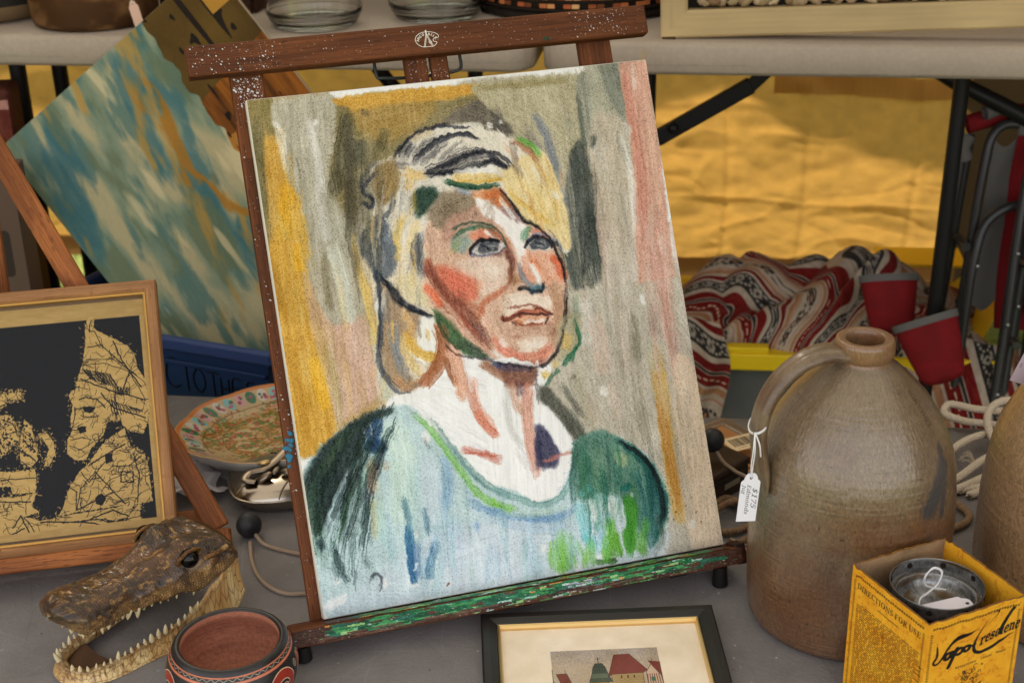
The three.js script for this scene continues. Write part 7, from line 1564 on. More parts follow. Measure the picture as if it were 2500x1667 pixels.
{ // price tag tied to the jug handle
  const o = thing('price_tag', 'white tag reading $175 tied by string to the jug handle', 'price tag', [0.2345, 0.652, -1.262]);
  const pen = (g, s, x, y, sz, sk = -0.12) => { g.save(); g.translate(x, y); g.rotate(Math.PI / 2); g.transform(1, 0, sk, 1, 0, 0); g.font = `italic ${sz}px serif`; g.fillText(s, 0, 0); g.restore(); };
  const map = tagPaper((g) => { g.fillStyle = 'rgb(28,26,34)'; pen(g, '$175', 166, 150, 96); pen(g, 'Edmonds', 92, 116, 70); pen(g, 'Jug', 28, 120, 62); });
  const g = tagShape(0.0215, 0.053); g.rotateZ(-0.1); g.rotateY(0.25); g.rotateX(-0.1); part('card', g, M({ map, roughness: 0.8 }), o);
  const q = (x, y, z) => [x - 0.2345, y - 0.652, z + 1.262], kn = [0.2412, 0.748, -1.2735], hx = 0.2392, hy = 0.6995, hz = -1.2672;
  const ring = (y, R, e) => { const l = []; for (let i = 0; i <= 22; i++) { const a = 1.9 + i / 22 * 6.1; const c = Math.cos(a) * R * 0.62, s = Math.sin(a) * R; l.push(q(0.2478 + c * 0.957 - s * 0.286, y + 0.005 * Math.sin(a + 2.5), -1.2895 - c * 0.286 * -1 + s * 0.957)); } return l; };
  part('string', merge([tube([q(hx, hy, hz), q(0.2378, 0.714, -1.265), q(0.2392, 0.731, -1.266), q(...kn)], 0.00062, 30, 6), tube([q(hx, hy, hz), q(0.2394, 0.714, -1.2645), q(0.2408, 0.731, -1.2655), q(...kn)], 0.00062, 30, 6), tube(ring(0.7495, 0.0163, 0), 0.00068, 80, 6), tube(ring(0.7512, 0.0167, 0), 0.00068, 80, 6), tube([q(...kn), q(0.2455, 0.737, -1.268), q(0.2478, 0.722, -1.27)], 0.00085, 20, 6)]), twine, o);
}
{ // tag of the cropped jug
  const o = thing('price_tag', 'small pinkish tag at the shoulder of the tan jug, right edge', 'price tag', [0.5478, 0.735, -1.40], 0);
  const g = tagShape(0.02, 0.05); g.rotateZ(-0.35); part('card', g, M({ map: tagPaper((c) => { c.fillStyle = 'rgb(40,38,46)'; c.font = '60px serif'; c.fillText('5', 30, 330); }), color: 0xe6d4dc, roughness: 0.8 }), o);
  part('string', tube([[0.017, 0.043, 0.001], [0.03, 0.05, 0.004], [0.04, 0.054, 0.03]], 0.0006, 20, 6), twine, o);
}
// ---------------------------------------------------------------- yellow carton and the tin inside it
{
  const S = 0.056, H = 0.15, o = thing('yellow_carton', 'old yellow cardboard carton with black script lettering and directions for use', 'carton', [0.4005, T, -1.153], 0.415);
  const base = (g, w, h, seed) => { g.fillStyle = 'rgb(226,158,30)'; g.fillRect(0, 0, w, h); };
  const age = (seed) => (d, q, x, y) => { const n = fbm(x / 60, y / 60, seed, 4) - 0.5, m = fbm(x / 14, y / 14, seed + 5, 3), sp = hash(x >> 1, y >> 1, seed) > 0.985 ? -26 : 0; d[q] += n * 30 + sp; d[q + 1] += n * 46 + sp; d[q + 2] += n * 30 + sp * 0.5; if (m > 0.68) { d[q] -= 18; d[q + 1] -= 26; d[q + 2] -= 6; } };
  const border = (g, w, h) => { g.fillStyle = 'rgb(48,36,14)'; for (let x = 26; x < w - 26; x += 15) { g.beginPath(); g.arc(x + 7, 34, 6, Math.PI, 0); g.fill(); g.fillRect(x, 35, 11, 4); } for (let y = 58; y < h; y += 11) { g.fillRect(17, y, 12, 5); g.fillRect(w - 29, y, 12, 5); } };
  const front = canvasTex(512, 686, (g, w, h) => {
    base(g, w, h); border(g, w, h); g.save(); g.translate(262, 148); g.rotate(-0.05); g.scale(0.98, 0.72); g.fillStyle = g.strokeStyle = 'rgb(22,18,16)'; g.lineCap = g.lineJoin = 'round';
    const st = (w2, f) => { g.lineWidth = w2; g.beginPath(); f(); g.stroke(); };
    // the big V with its sweeping flag, "apo-", a tall looped C with underline swash, "resolene"
    g.beginPath(); g.moveTo(-205, -52); g.bezierCurveTo(-190, 0, -196, 40, -212, 62); g.bezierCurveTo(-222, 78, -206, 84, -192, 66); g.bezierCurveTo(-160, 20, -150, -40, -100, -62); g.bezierCurveTo(-60, -78, -20, -58, 6, -66); g.bezierCurveTo(-30, -34, -90, -46, -126, -16); g.bezierCurveTo(-160, 20, -170, 80, -206, 92); g.bezierCurveTo(-236, 92, -230, 60, -214, 40); g.bezierCurveTo(-204, 10, -212, -30, -205, -52); g.fill();
    st(20, () => { g.moveTo(-128, 34); g.bezierCurveTo(-166, 20, -172, 82, -142, 72); g.lineTo(-118, 34); g.bezierCurveTo(-130, 66, -124, 76, -108, 68); });
    st(22, () => { g.moveTo(-96, 22); g.lineTo(-138, 138); }); st(19, () => { g.moveTo(-104, 50); g.bezierCurveTo(-80, 10, -56, 30, -70, 56); g.bezierCurveTo(-82, 76, -102, 70, -106, 62); });
    st(19, () => { g.moveTo(-42, 26); g.bezierCurveTo(-70, 26, -62, 70, -40, 60); g.bezierCurveTo(-22, 50, -22, 26, -42, 26); }); st(16, () => { g.moveTo(-16, 40); g.lineTo(2, 36); });
    g.beginPath(); g.moveTo(30, -44); g.bezierCurveTo(60, -70, 120, -110, 128, -142); g.bezierCurveTo(130, -160, 96, -152, 70, -110); g.bezierCurveTo(30, -50, -6, 20, 6, 70); g.bezierCurveTo(16, 108, 60, 104, 110, 88); g.bezierCurveTo(150, 74, 190, 50, 222, 52); g.bezierCurveTo(190, 60, 150, 100, 104, 116); g.bezierCurveTo(40, 134, -16, 118, -14, 56); g.bezierCurveTo(-10, 0, 40, -80, 80, -124); g.bezierCurveTo(104, -150, 126, -148, 112, -124); g.bezierCurveTo(98, -100, 60, -70, 30, -44); g.fill();
    g.font = 'italic bold 92px serif'; g.save(); g.translate(24, 58); g.rotate(-0.16); g.transform(0.56, 0, -0.2, 1, 0, 0); g.fillText('resolene', 0, 0); g.lineWidth = 5; g.strokeText('resolene', 0, 0); g.restore();
    g.lineWidth = 21; g.beginPath(); g.moveTo(132, 26); g.bezierCurveTo(150, -40, 190, -110, 206, -128); g.stroke();
    g.font = 'bold 20px sans-serif'; g.fillText('REGISTERED', -100, 172); g.fillText('TRADE', 40, 172); g.fillText('MARK', 124, 172); g.restore();
    // little vaporizer lamp with rising vapour
    g.fillStyle = g.strokeStyle = 'rgb(40,28,12)'; const r = rng(5); for (let i = 0; i < 46; i++) { g.lineWidth = 3; const x = 256 + (r() - 0.5) * 150 * (1 - i / 90), y = 292 + i * 2.1; g.beginPath(); g.arc(x, y, 5 + r() * 8, r() * 6, r() * 6 + 2); g.stroke(); }
    g.save(); g.translate(0, -186); g.beginPath(); g.moveTo(190, 580); g.quadraticCurveTo(256, 606, 330, 570); g.quadraticCurveTo(310, 630, 256, 632); g.quadraticCurveTo(200, 630, 190, 580); g.fill(); g.fillRect(246, 630, 20, 56); g.fillRect(200, 680, 112, 10); g.fillRect(206, 690, 8, 150); g.fillRect(298, 690, 8, 150); g.fillRect(180, 838, 152, 10); g.restore();
  }, age(3));
  const left = canvasTex(512, 686, (g, w, h) => { base(g, w, h); border(g, w, h); g.fillStyle = 'rgb(44,30,10)'; g.font = 'bold 39px serif'; g.textAlign = 'center'; g.fillText('DIRECTIONS FOR USE', 258, 96); g.fillRect(190, 122, 140, 4); const r = rng(9); for (let y = 166; y < h; y += 10.5) { let x = 48 + (y === 166 ? 30 : 0); while (x < w - 60) { const l = 10 + r() * 40; g.globalAlpha = 0.62; g.fillRect(x, y, l, 4.6); g.globalAlpha = 0.5; for (let k = 0; k < l; k += 9) g.fillRect(x + k, y - 1.5, 2.4, 7); g.globalAlpha = 1; x += l + 9; } } }, age(13));
  const kraft = tex(256, 256, (u, v) => { const n = fbm(u * 7, v * 7, 52, 4, 7, 7), f = noise(u * 110, v * 110, 53, 110, 110), k = 0.86 + (n - 0.5) * 0.3 + (f - 0.5) * 0.12; return [168 * k, 134 * k, 98 * k]; });
  const plain = canvasTex(256, 256, (g, w, h) => base(g, w, h), age(23)), th = 0.0017;
  const torn = (x, k) => 0.0014 * (fbm(x * 130, k, 61, 3) - 0.5) * 2 - 0.004 * Math.max(0, noise(x * 60, k + 3, 62) - 0.78) * 4;
  const wall = (turn, map, inner, k) => {
    const N = 60, gO = grid(N, 8, (u, v) => { const x = (u - 0.5) * 2 * S; return [x, v * (H + torn(x, k)), S + 0.0006 * Math.sin(u * 3.1) * v]; }), gI = grid(N, 8, (u, v) => { const x = (u - 0.5) * 2 * (S - th); return [x, 0.002 + v * (H - 0.002 + torn(x, k)), S - th + 0.0006 * Math.sin(u * 3.1) * v]; }), gE = grid(N, 1, (u, v) => { const x = (u - 0.5) * 2 * mix(S, S - th, v); return [x, H + torn(x, k) + 0.00002, S - th * v]; });
    for (const g of [gO, gI, gE]) g.rotateY(turn);
    const w = part('wall', gO, M({ map, roughness: 0.72 }), o); part('inner_face', gI, M({ map: inner, roughness: 0.9 }), w); part('torn_edge', gE, M({ map: kraft, color: 0xd8b890, roughness: 1 }), w); return w;
  };
  wall(0, front, kraft, 1).userData.label = 'front panel with the big script name'; wall(-Math.PI / 2, left, kraft, 2).userData.label = 'side panel headed DIRECTIONS FOR USE'; wall(Math.PI, plain, kraft, 3); wall(Math.PI / 2, plain, plain, 4);
  part('floor', rbox(S * 2 - 0.004, 0.002, S * 2 - 0.004, 0.0005, 0, [0, 0.0012, 0]), M({ map: kraft, roughness: 0.9 }), o);
  part('loose_flap', (() => { const g = grid(20, 4, (u, v) => [-S + 0.0045 + 0.004 * u * v, H - 0.03 + v * (0.026 - 0.012 * (u - 0.4) ** 2), 0.052 - u * 0.055]); return g; })(), M({ map: kraft, roughness: 0.9 }), o);
  // tin
  const t = thing('tin_cup', 'dull round tin with a pierced rim standing inside the yellow carton', 'tin', [0.4015, T + 0.0025, -1.156], 0.2);
  const zinc = tex(512, 256, (u, v) => { const n = fbm(u * 14, v * 10, 81, 4, 14, 10), s = noise(u * 200, v * 14, 82, 200, 14), rust = smooth(0.58, 0.72, fbm(u * 6, v * 5, 83, 4, 6, 5)); return mix3(mix3([92, 90, 88], [168, 168, 168], sat(n * 1.5 - 0.3 + (s - 0.5) * 0.5)), [92, 68, 44], rust * 0.7); });
  const zm = M({ map: zinc, metalness: 0.85, roughness: 0.42 });
  part('body', lathe([[0, 0.0], [0.034, 0.0], [0.0355, 0.002], [0.0365, 0.09], [0.0378, 0.112], [0.041, 0.124]], 72), M({ map: zinc, color: 0x77716a, metalness: 0.7, roughness: 0.5 }), t);
  part('dish', lathe([[0, 0.112], [0.018, 0.1125], [0.029, 0.115], [0.0345, 0.121], [0.0362, 0.1275], [0.0374, 0.1282], [0.0392, 0.1285], [0.0425, 0.1288]], 72), zm, t);
  const rim = lathe([[0.0425, 0.1288], [0.0432, 0.14], [0.0438, 0.1415], [0.0445, 0.1405], [0.0437, 0.128], [0.0415, 0.1245]], 72); part('rim', rim, zm, t);
  for (let i = 0; i < 8; i++) { const a = i * Math.PI / 4 + 0.95, g = new THREE.CylinderGeometry(0.0028, 0.0028, 0.0028, 16); g.rotateX(Math.PI / 2); g.translate(0, 0.1352, 0.0433); g.rotateY(a); part('hole', g, M({ color: 0x1a120a, roughness: 0.9 }), t); }
  const tg = thing('price_tag', 'blank pinkish tag with a looped string lying in the tin', 'price tag', [0.404, T + 0.1195, -1.15], 0.5);
  const g = tagShape(0.026, 0.046); g.rotateX(-Math.PI / 2 + 0.12); g.rotateY(-1.9); g.translate(-0.016, 0.0, 0.0); part('card', g, M({ color: 0xeadfe6, roughness: 0.8 }), tg);
  part('string', merge([0, 0.0012].map((e) => tube([[0.021, 0.006, -0.013], [0.012, 0.007 + e, -0.018], [0.0, 0.014 + e, -0.02], [-0.004 + e, 0.027, -0.018], [0.004, 0.034 + e, -0.016], [0.013 + e, 0.028, -0.014], [0.009, 0.017, -0.013], [-0.004, 0.011 + e, -0.012], [-0.018, 0.011 + e, -0.008], [-0.029, 0.009, 0.002 + e], [-0.033, 0.012, 0.012]], 0.00065, 90, 6))), twine, tg);
}
// ---------------------------------------------------------------- small framed town print, lying flat
{
  const o = thing('framed_print', 'small town print in a black frame with a gilt lip, lying on the table', 'picture');
  const a = V(-0.0405, 0, -1.3005), b = V(0.2135, 0, -1.3095), u = b.clone().sub(a).normalize(), W = 0.252, H = 0.31; // a, b: far corners
  const dn = V(-u.z * -1, 0, 0); const back = V(u.z, 0, -u.x); // away from the camera
  const y = V(0.0, 0.06, 0).add(back).normalize();
  frameOf(o, u.toArray(), y.toArray(), u.clone().cross(y).toArray(), [a.x - y.x * H, T + 0.0195 - y.y * H, a.z - y.z * H]);
  const blk = M({ color: new THREE.Color(0.016, 0.014, 0.013), roughness: 0.35, clearcoat: 0.3, clearcoatRoughness: 0.25 });
  pictureFrame(o, W, H, [[0, -0.014], [0, -0.001], [0.002, 0.001], [0.009, 0.0012], [0.0165, -0.0015], [0.0175, -0.003], [0.0175, -0.014]], blk, [[0.0176, -0.012], [0.0176, -0.0022], [0.019, -0.0008], [0.0205, -0.0018], [0.0215, -0.005], [0.0215, -0.012]], gilt);
  const art = canvasTex(840, 1060, (g, w, h) => {
    g.fillStyle = 'rgb(240,222,196)'; g.fillRect(0, 0, w, h); const r = rng(31), X0 = 205, X1 = 650, Y0 = 150, Y1 = 760; // plate mark
    g.fillStyle = 'rgb(196,176,150)'; g.fillRect(X0, Y0, X1 - X0, Y1 - Y0);
    for (let i = 0; i < 26000; i++) { const x = X0 + r() * (X1 - X0), y2 = Y0 + r() * 260, k = sat(1 - (y2 - Y0) / 110) * 0.9 + 0.12; if (r() > k) continue; g.fillStyle = r() > 0.5 ? 'rgba(96,98,120,.55)' : 'rgba(140,128,128,.5)'; g.fillRect(x, y2, 2, 2); }
    for (let i = 0; i < 9000; i++) { g.fillStyle = 'rgba(150,120,92,.4)'; g.fillRect(X0 + r() * (X1 - X0), Y0 + 60 + r() * 240, 2, 2); }
    const poly = (p, c) => { g.fillStyle = c; g.beginPath(); p.forEach(([x, y2]) => g.lineTo(x, y2)); g.closePath(); g.fill(); g.strokeStyle = 'rgba(46,34,28,.9)'; g.lineWidth = 2.2; g.stroke(); };
    poly([[X0, 260], [205, 330], [250, 420], [X0, 420]], 'rgb(150,124,96)'); poly([[220, 292], [262, 290], [282, 360], [244, 380]], 'rgb(122,62,50)'); g.fillRect(256, 262, 2, 30);
    poly([[366, 350], [430, 350], [424, 560], [372, 560]], 'rgb(176,128,68)'); poly([[356, 328], [440, 328], [444, 350], [352, 350]], 'rgb(74,84,66)'); poly([[366, 296], [430, 296], [440, 328], [358, 328]], 'rgb(96,104,82)'); poly([[372, 262], [424, 262], [430, 296], [366, 296]], 'rgb(70,84,72)'); poly([[384, 236], [412, 236], [424, 262], [372, 262]], 'rgb(60,72,62)'); g.fillStyle = 'rgb(46,40,34)'; g.fillRect(396, 196, 3, 42); g.fillRect(388, 206, 20, 3); for (let i = 0; i < 5; i++) g.fillRect(378 + i * 10, 268, 3, 24);
    poly([[444, 300], [574, 298], [570, 560], [452, 560]], 'rgb(170,142,92)'); poly([[466, 186], [530, 184], [594, 286], [576, 302], [446, 306], [430, 322]], 'rgb(128,58,48)'); for (let i = 0; i < 14; i++) { g.strokeStyle = 'rgba(70,30,26,.5)'; g.lineWidth = 1.4; g.beginPath(); g.moveTo(468 + i * 4.6, 188); g.lineTo(440 + i * 10.4, 304); g.stroke(); } for (const x of [482, 508, 534]) { g.fillStyle = 'rgb(40,30,24)'; g.fillRect(x, 314, 5, 16); }
    for (let yy = 320; yy < 560; yy += 12) for (let x = 452 + (yy % 24); x < 570; x += 24) { g.strokeStyle = 'rgba(90,66,40,.5)'; g.lineWidth = 1; g.strokeRect(x, yy, 22, 11); }
    poly([[588, 300], [620, 236], [650, 300], [650, 560], [588, 560]], 'rgb(206,176,150)'); poly([[604, 232], [650, 240], [650, 330], [622, 272]], 'rgb(124,54,44)'); g.strokeStyle = 'rgb(110,56,44)'; g.lineWidth = 3.4; for (let i = 0; i < 7; i++) { g.beginPath(); g.moveTo(592 + i * 9, 310); g.lineTo(586 + i * 11, 420); g.stroke(); } g.fillStyle = 'rgb(60,110,84)'; g.fillRect(604, 330, 14, 24); g.fillStyle = 'rgb(46,40,34)'; g.fillRect(617, 212, 2, 26);
    poly([[X0, 420], [366, 400], [366, 600], [X0, 600]], 'rgb(160,132,100)'); poly([[500, 372], [586, 380], [586, 600], [470, 600]], 'rgb(128,66,52)'); poly([[X0, 580], [X1, 580], [X1, Y1], [X0, Y1]], 'rgb(178,156,124)');
  }, (d, q, x, y2) => { const n = (fbm(x / 90, y2 / 90, 8, 4) - 0.5) * 26 + (hash(x, y2, 4) - 0.5) * 10; d[q] += n; d[q + 1] += n * 1.1; d[q + 2] += n * 1.5; });
  const p = new THREE.PlaneGeometry(W - 0.04, H - 0.04); p.translate(W / 2, H / 2, -0.0078); part('print', p, M({ map: art, roughness: 0.8 }), o, 'tinted print of town roofs and towers on cream paper');
  const gl = new THREE.PlaneGeometry(W - 0.037, H - 0.037); gl.translate(W / 2, H / 2, -0.0055); part('glass', gl, M({ transmission: 1, thickness: 0, roughness: 0.03 }), o);
  part('backing', rbox(W - 0.036, H - 0.036, 0.003, 0.0005, 0, [W / 2, H / 2, -0.0115]), M({ color: 0x7d6a52, roughness: 0.9 }), o);
}
// ---------------------------------------------------------------- things between the portrait and the jug
{
  const o = thing('blister_package', 'clear plastic package with a tan card and barcode sticker, left of the jug', 'package', [0.283, T, -1.668], 0.62);
  const card = tex(256, 256, (u, v) => { const n = fbm(u * 5, v * 5, 14, 3, 5, 5); return mix3([206, 160, 116], [176, 128, 88], n); });
  part('card', rbox(0.085, 0.003, 0.115, 0.001, 0, [0, 0.012, 0]), M({ map: card, roughness: 0.7 }), o);
  const cl = M({ transmission: 1, thickness: 0, roughness: 0.06, color: 0xfff6ea });
  part('clear_shell', grid(40, 40, (u, v) => { const x = (u - 0.5) * 0.09, z = (v - 0.5) * 0.12, e = Math.min(u, 1 - u, v, 1 - v); return [x, 0.013 + 0.018 * smooth(0.02, 0.1, e) - 0.003 * smooth(0.22, 0.28, e) + 0.0012 * fbm(u * 8, v * 8, 3, 2), z]; }), cl, o);
  part('shell_edge', merge([rbox(0.092, 0.0015, 0.004, 0.0006, 0, [0, 0.0145, 0.06]), rbox(0.092, 0.0015, 0.004, 0.0006, 0, [0, 0.0145, -0.06]), rbox(0.004, 0.0015, 0.12, 0.0006, 2, [0.045, 0.0145, 0]), rbox(0.004, 0.0015, 0.12, 0.0006, 2, [-0.045, 0.0145, 0])]), M({ transmission: 0.9, thickness: 0.001, roughness: 0.1, color: 0xffffff }), o);
  const bc = canvasTex(256, 200, (g, w, h) => { g.fillStyle = 'rgb(232,206,166)'; g.fillRect(0, 0, w, h); g.fillStyle = 'rgb(44,32,22)'; const r = rng(2); let x = 40; while (x < 214) { const b = 3 + r() * 8; g.fillRect(x, 30, b, 112); x += b + 3 + r() * 7; } g.font = '18px monospace'; g.fillText('0 44701 28312', 54, 172); });
  const s = new THREE.PlaneGeometry(0.046, 0.036); s.rotateX(-Math.PI / 2); s.rotateY(-0.2); s.translate(0.006, 0.0318, 0.018); part('barcode_sticker', s, M({ map: bc, roughness: 0.6 }), o);
}
{
  const o = thing('leather_case', 'dark brown leather case with a pale paper label, half hidden behind the portrait', 'case', [0.238, T, -1.588], 0.75);
  const lea = tex(256, 256, (u, v) => { const [a, b] = cells(u, v, 26, 26, 5), n = fbm(u * 4, v * 4, 6, 3, 4, 4); return mix3([34, 24, 17], [72, 50, 34], sat(n * 0.9 + smooth(0, 0.4, b - a) * 0.3 - 0.2)); });
  const m = M({ map: lea, roughness: 0.45 });
  part('body', rbox(0.1, 0.034, 0.07, 0.005, 0, [0, 0.017, 0]), m, o); part('lid', rbox(0.103, 0.012, 0.073, 0.005, 0, [0, 0.0385, 0]), m, o);
  part('paper_label', rbox(0.03, 0.008, 0.0006, 0.0002, 0, [0.015, 0.0185, 0.0354]), M({ color: 0x8d8474, roughness: 0.9 }), o);
  part('seam', tube([[-0.05, 0.0315, 0.0368], [0, 0.0318, 0.0368], [0.051, 0.0315, 0.0368], [0.0517, 0.0315, 0]], 0.0009, 30, 5), M({ color: 0x2a1d14, roughness: 0.6 }), o);
}
ballBungee('black ball bungee beside the clear package, partly behind the portrait', [0.2478, T + 0.0725, -1.588], [[0.004, -0.01, 0.008], [0.012, -0.022, 0.016], [0.027, -0.032, 0.024], [0.041, -0.037, 0.034], [0.046, -0.052, 0.044], [0.042, -0.068, 0.05], [0.03, -0.0700, 0.04], [0.03, -0.0700, 0.06], [0.046, -0.0700, 0.082], [0.062, -0.0700, 0.09], [0.05, -0.07, 0.12], [0.022, -0.0700, 0.135], [0.008, -0.0700, 0.12]], 2.4);
{
  const brown = M({ color: new THREE.Color(0.26, 0.15, 0.08), roughness: 0.55 });
  single('electric_cord', tube([[0.236, 0.504, -1.56], [0.2575, 0.506, -1.557], [0.276, 0.505, -1.543], [0.296, 0.504, -1.535], [0.318, 0.504, -1.522], [0.33, 0.504, -1.5]], 0.0028, 60, 8), brown, 'smooth brown cord running from behind the portrait to the jug', 'cord');
  const braid = tex(64, 256, (u, v) => { const s = noise(u * 8 + v * 20, v * 60, 5, 8, 0); const d = (mod(v * 26 + u * 1.2, 1) < 0.12 && hash(Math.floor(v * 26), 3, 1) > 0.25); return d ? [34, 28, 24] : mix3([158, 126, 96], [122, 94, 70], s); });
  const bm = M({ map: withRepeat(braid, 1, 4), roughness: 0.85 });
  const swap = (g) => { const uv = g.attributes.uv; for (let i = 0; i < uv.count; i++) uv.setXY(i, uv.getY(i), uv.getX(i)); return g; };
  single('braided_cord', swap(tube([[0.24, 0.506, -1.535], [0.262, 0.512, -1.548], [0.282, 0.51, -1.528], [0.286, 0.506, -1.5], [0.272, 0.506, -1.484], [0.252, 0.506, -1.478], [0.236, 0.506, -1.485], [0.24, 0.512, -1.51], [0.27, 0.518, -1.53], [0.297, 0.508, -1.515], [0.29, 0.506, -1.478], [0.262, 0.506, -1.452]], 0.0042, 160, 10)), bm, 'tan braided cord with black flecks coiled at the right foot of the easel', 'cord', 'flecked braided cords');
  single('braided_cord', swap(tube([[0.505, 0.507, -1.6], [0.53, 0.508, -1.56], [0.545, 0.507, -1.53], [0.552, 0.506, -1.505], [0.541, 0.506, -1.487], [0.515, 0.506, -1.47], [0.49, 0.506, -1.45]], 0.0046, 100, 10)), bm, 'tan flecked cord looping out beside the big jug, right of it', 'cord', 'flecked braided cords');
  single('electric_cord', tube([[0.262, 0.5035, -1.462], [0.272, 0.5035, -1.44], [0.288, 0.5035, -1.423], [0.32, 0.5035, -1.405]], 0.0024, 40, 8), brown, 'short end of brown cord between the tray end and the jug', 'cord');
}
{ // coil of cotton rope: twisted strands
  const rope = (pts, r = 0.0052) => { const c = new THREE.CatmullRomCurve3(pts.map((p) => V(...p)), false, 'centripetal'), L = c.getLength(), N = Math.ceil(L / 0.0016), F = c.computeFrenetFrames(N, false), gs = []; for (let s = 0; s < 3; s++) { const q = []; for (let i = 0; i <= N; i++) { const p = c.getPointAt(i / N), a = i / N * L / 0.0125 * 6.2832 + s * 2.0944; q.push(p.addScaledVector(F.normals[i], Math.cos(a) * r * 0.52).addScaledVector(F.binormals[i], Math.sin(a) * r * 0.52)); } gs.push(new THREE.TubeGeometry(new THREE.CatmullRomCurve3(q), N, r * 0.56, 6)); } return merge(gs); };
  const o = thing('cotton_rope', 'loose coil of off-white twisted cotton rope between the two jugs', 'rope', [0.6, T, -1.64]), q = (x, y, z) => [x - 0.6, y, z + 1.64], m = M({ color: new THREE.Color(0.56, 0.46, 0.35), roughness: 0.95 });
  part('strand', rope([q(0.675, 0.03, -1.73), q(0.63, 0.028, -1.745), q(0.598, 0.027, -1.762), q(0.59, 0.02, -1.752), q(0.61, 0.016, -1.735), q(0.645, 0.016, -1.722), q(0.7, 0.016, -1.7)]), m, o);
  part('strand', rope([q(0.69, 0.055, -1.71), q(0.65, 0.056, -1.71), q(0.632, 0.046, -1.7), q(0.628, 0.03, -1.68), q(0.636, 0.018, -1.655), q(0.66, 0.012, -1.63)]), m, o);
  part('strand', rope([q(0.7, 0.014, -1.7), q(0.64, 0.02, -1.69), q(0.6, 0.022, -1.67), q(0.565, 0.02, -1.64), q(0.54, 0.014, -1.62)]), m, o);
  part('strand', rope([q(0.7, 0.02, -1.66), q(0.64, 0.022, -1.64), q(0.6, 0.02, -1.615), q(0.555, 0.012, -1.58), q(0.53, 0.008, -1.57)]), m, o);
  part('strand', rope([q(0.7, 0.012, -1.64), q(0.645, 0.014, -1.62), q(0.6, 0.012, -1.59), q(0.55, 0.008, -1.562), q(0.52, 0.006, -1.55)]), m, o);
  part('strand', rope([q(0.7, 0.008, -1.61), q(0.64, 0.008, -1.598), q(0.6, 0.006, -1.572), q(0.565, 0.006, -1.552)]), m, o);
  part('strand', rope([q(0.555, 0.006, -1.565), q(0.58, 0.006, -1.57), q(0.61, 0.006, -1.578), q(0.66, 0.006, -1.588)]), m, o);
  const r = rng(6), fr = []; for (let i = 0; i < 16; i++) { const a = r() * 3.1 + 1.4; fr.push(tube([q(0.596, 0.01, -1.632), q(0.596 + Math.cos(a) * 0.01, 0.012 + r() * 0.008, -1.63 + Math.sin(a) * 0.01), q(0.596 + Math.cos(a) * 0.022, 0.006 + r() * 0.014, -1.63 + Math.sin(a) * 0.014)], 0.00045, 6, 4)); }
  part('frayed_end', merge(fr), m, o);
}
// ---------------------------------------------------------------- tote and blanket under the back table
const yellow = M({ color: new THREE.Color(0.86, 0.58, 0.015), roughness: 0.4 });
{
  const o = thing('storage_tote', 'clear storage tote with a bright yellow rim, under the blanket', 'tote', [0.585, 0, -2.475], -0.12), W = 0.56, D = 0.36, H = 0.355;
  const clear = M({ color: new THREE.Color(0.5, 0.5, 0.5), transmission: 0.75, roughness: 0.22, thickness: 0 });
  const wall = (x0, z0, x1, z1) => part('wall', grid(2, 2, (u, v) => { const k = 0.9 + 0.1 * v; return [mix(x0, x1, u) * k, 0.004 + v * (H - 0.012), mix(z0, z1, u) * k]; }), clear, o);
  const w = W / 2 - 0.018, d = D / 2 - 0.018; wall(-w, d, w, d); wall(w, d, w, -d); wall(w, -d, -w, -d); wall(-w, -d, -w, d); part('floor', rbox(W * 0.84, 0.004, D * 0.8, 0.001, 0, [0, 0.004, 0]), clear, o);
  part('rim', merge([rbox(W, 0.032, 0.03, 0.004, 0, [0, H - 0.012, D / 2 - 0.006]), rbox(W, 0.032, 0.03, 0.004, 0, [0, H - 0.012, -D / 2 + 0.006]), rbox(0.03, 0.032, D - 0.05, 0.004, 2, [W / 2 - 0.015, H - 0.012, 0]), rbox(0.03, 0.032, D - 0.05, 0.004, 2, [-W / 2 + 0.015, H - 0.012, 0])]), yellow, o);
  part('latch', rbox(0.1, 0.012, 0.022, 0.003, 0, [-0.16, H + 0.0095, D / 2 - 0.006]), yellow, o);
  part('lid_flap', (() => { const g = grid(8, 8, (u, v) => [W / 2 - 0.02 + v * 0.075, H + 0.004 + v * 0.075, -0.17 + u * (0.3 - 0.12 * v)]); return g; })(), yellow, o, 'raised yellow lid flap at the right');
  part('far_lid', rbox(W * 0.3, 0.006, 0.1, 0.003, 0, [W * 0.36, H + 0.045, -D / 2 - 0.03]), yellow, o, 'yellow lid propped behind the blanket');
  const news = tex(256, 256, (u, v) => { const n = hash(Math.floor(u * 9), Math.floor(v * 7), 3), t = noise(u * 70, v * 120, 4); const k = t > 0.55 ? 0.7 : 1; return [(70 + n * 90) * k, (66 + n * 86) * k, (64 + n * 82) * k]; });
  part('paper_contents', rbox(W * 0.78, 0.27, D * 0.7, 0.006, 0, [0, 0.145, 0]), M({ map: withRepeat(news, 3, 3), color: 0x8a8a8a, roughness: 0.9 }), o, 'folded newspapers seen through the tote wall');
}
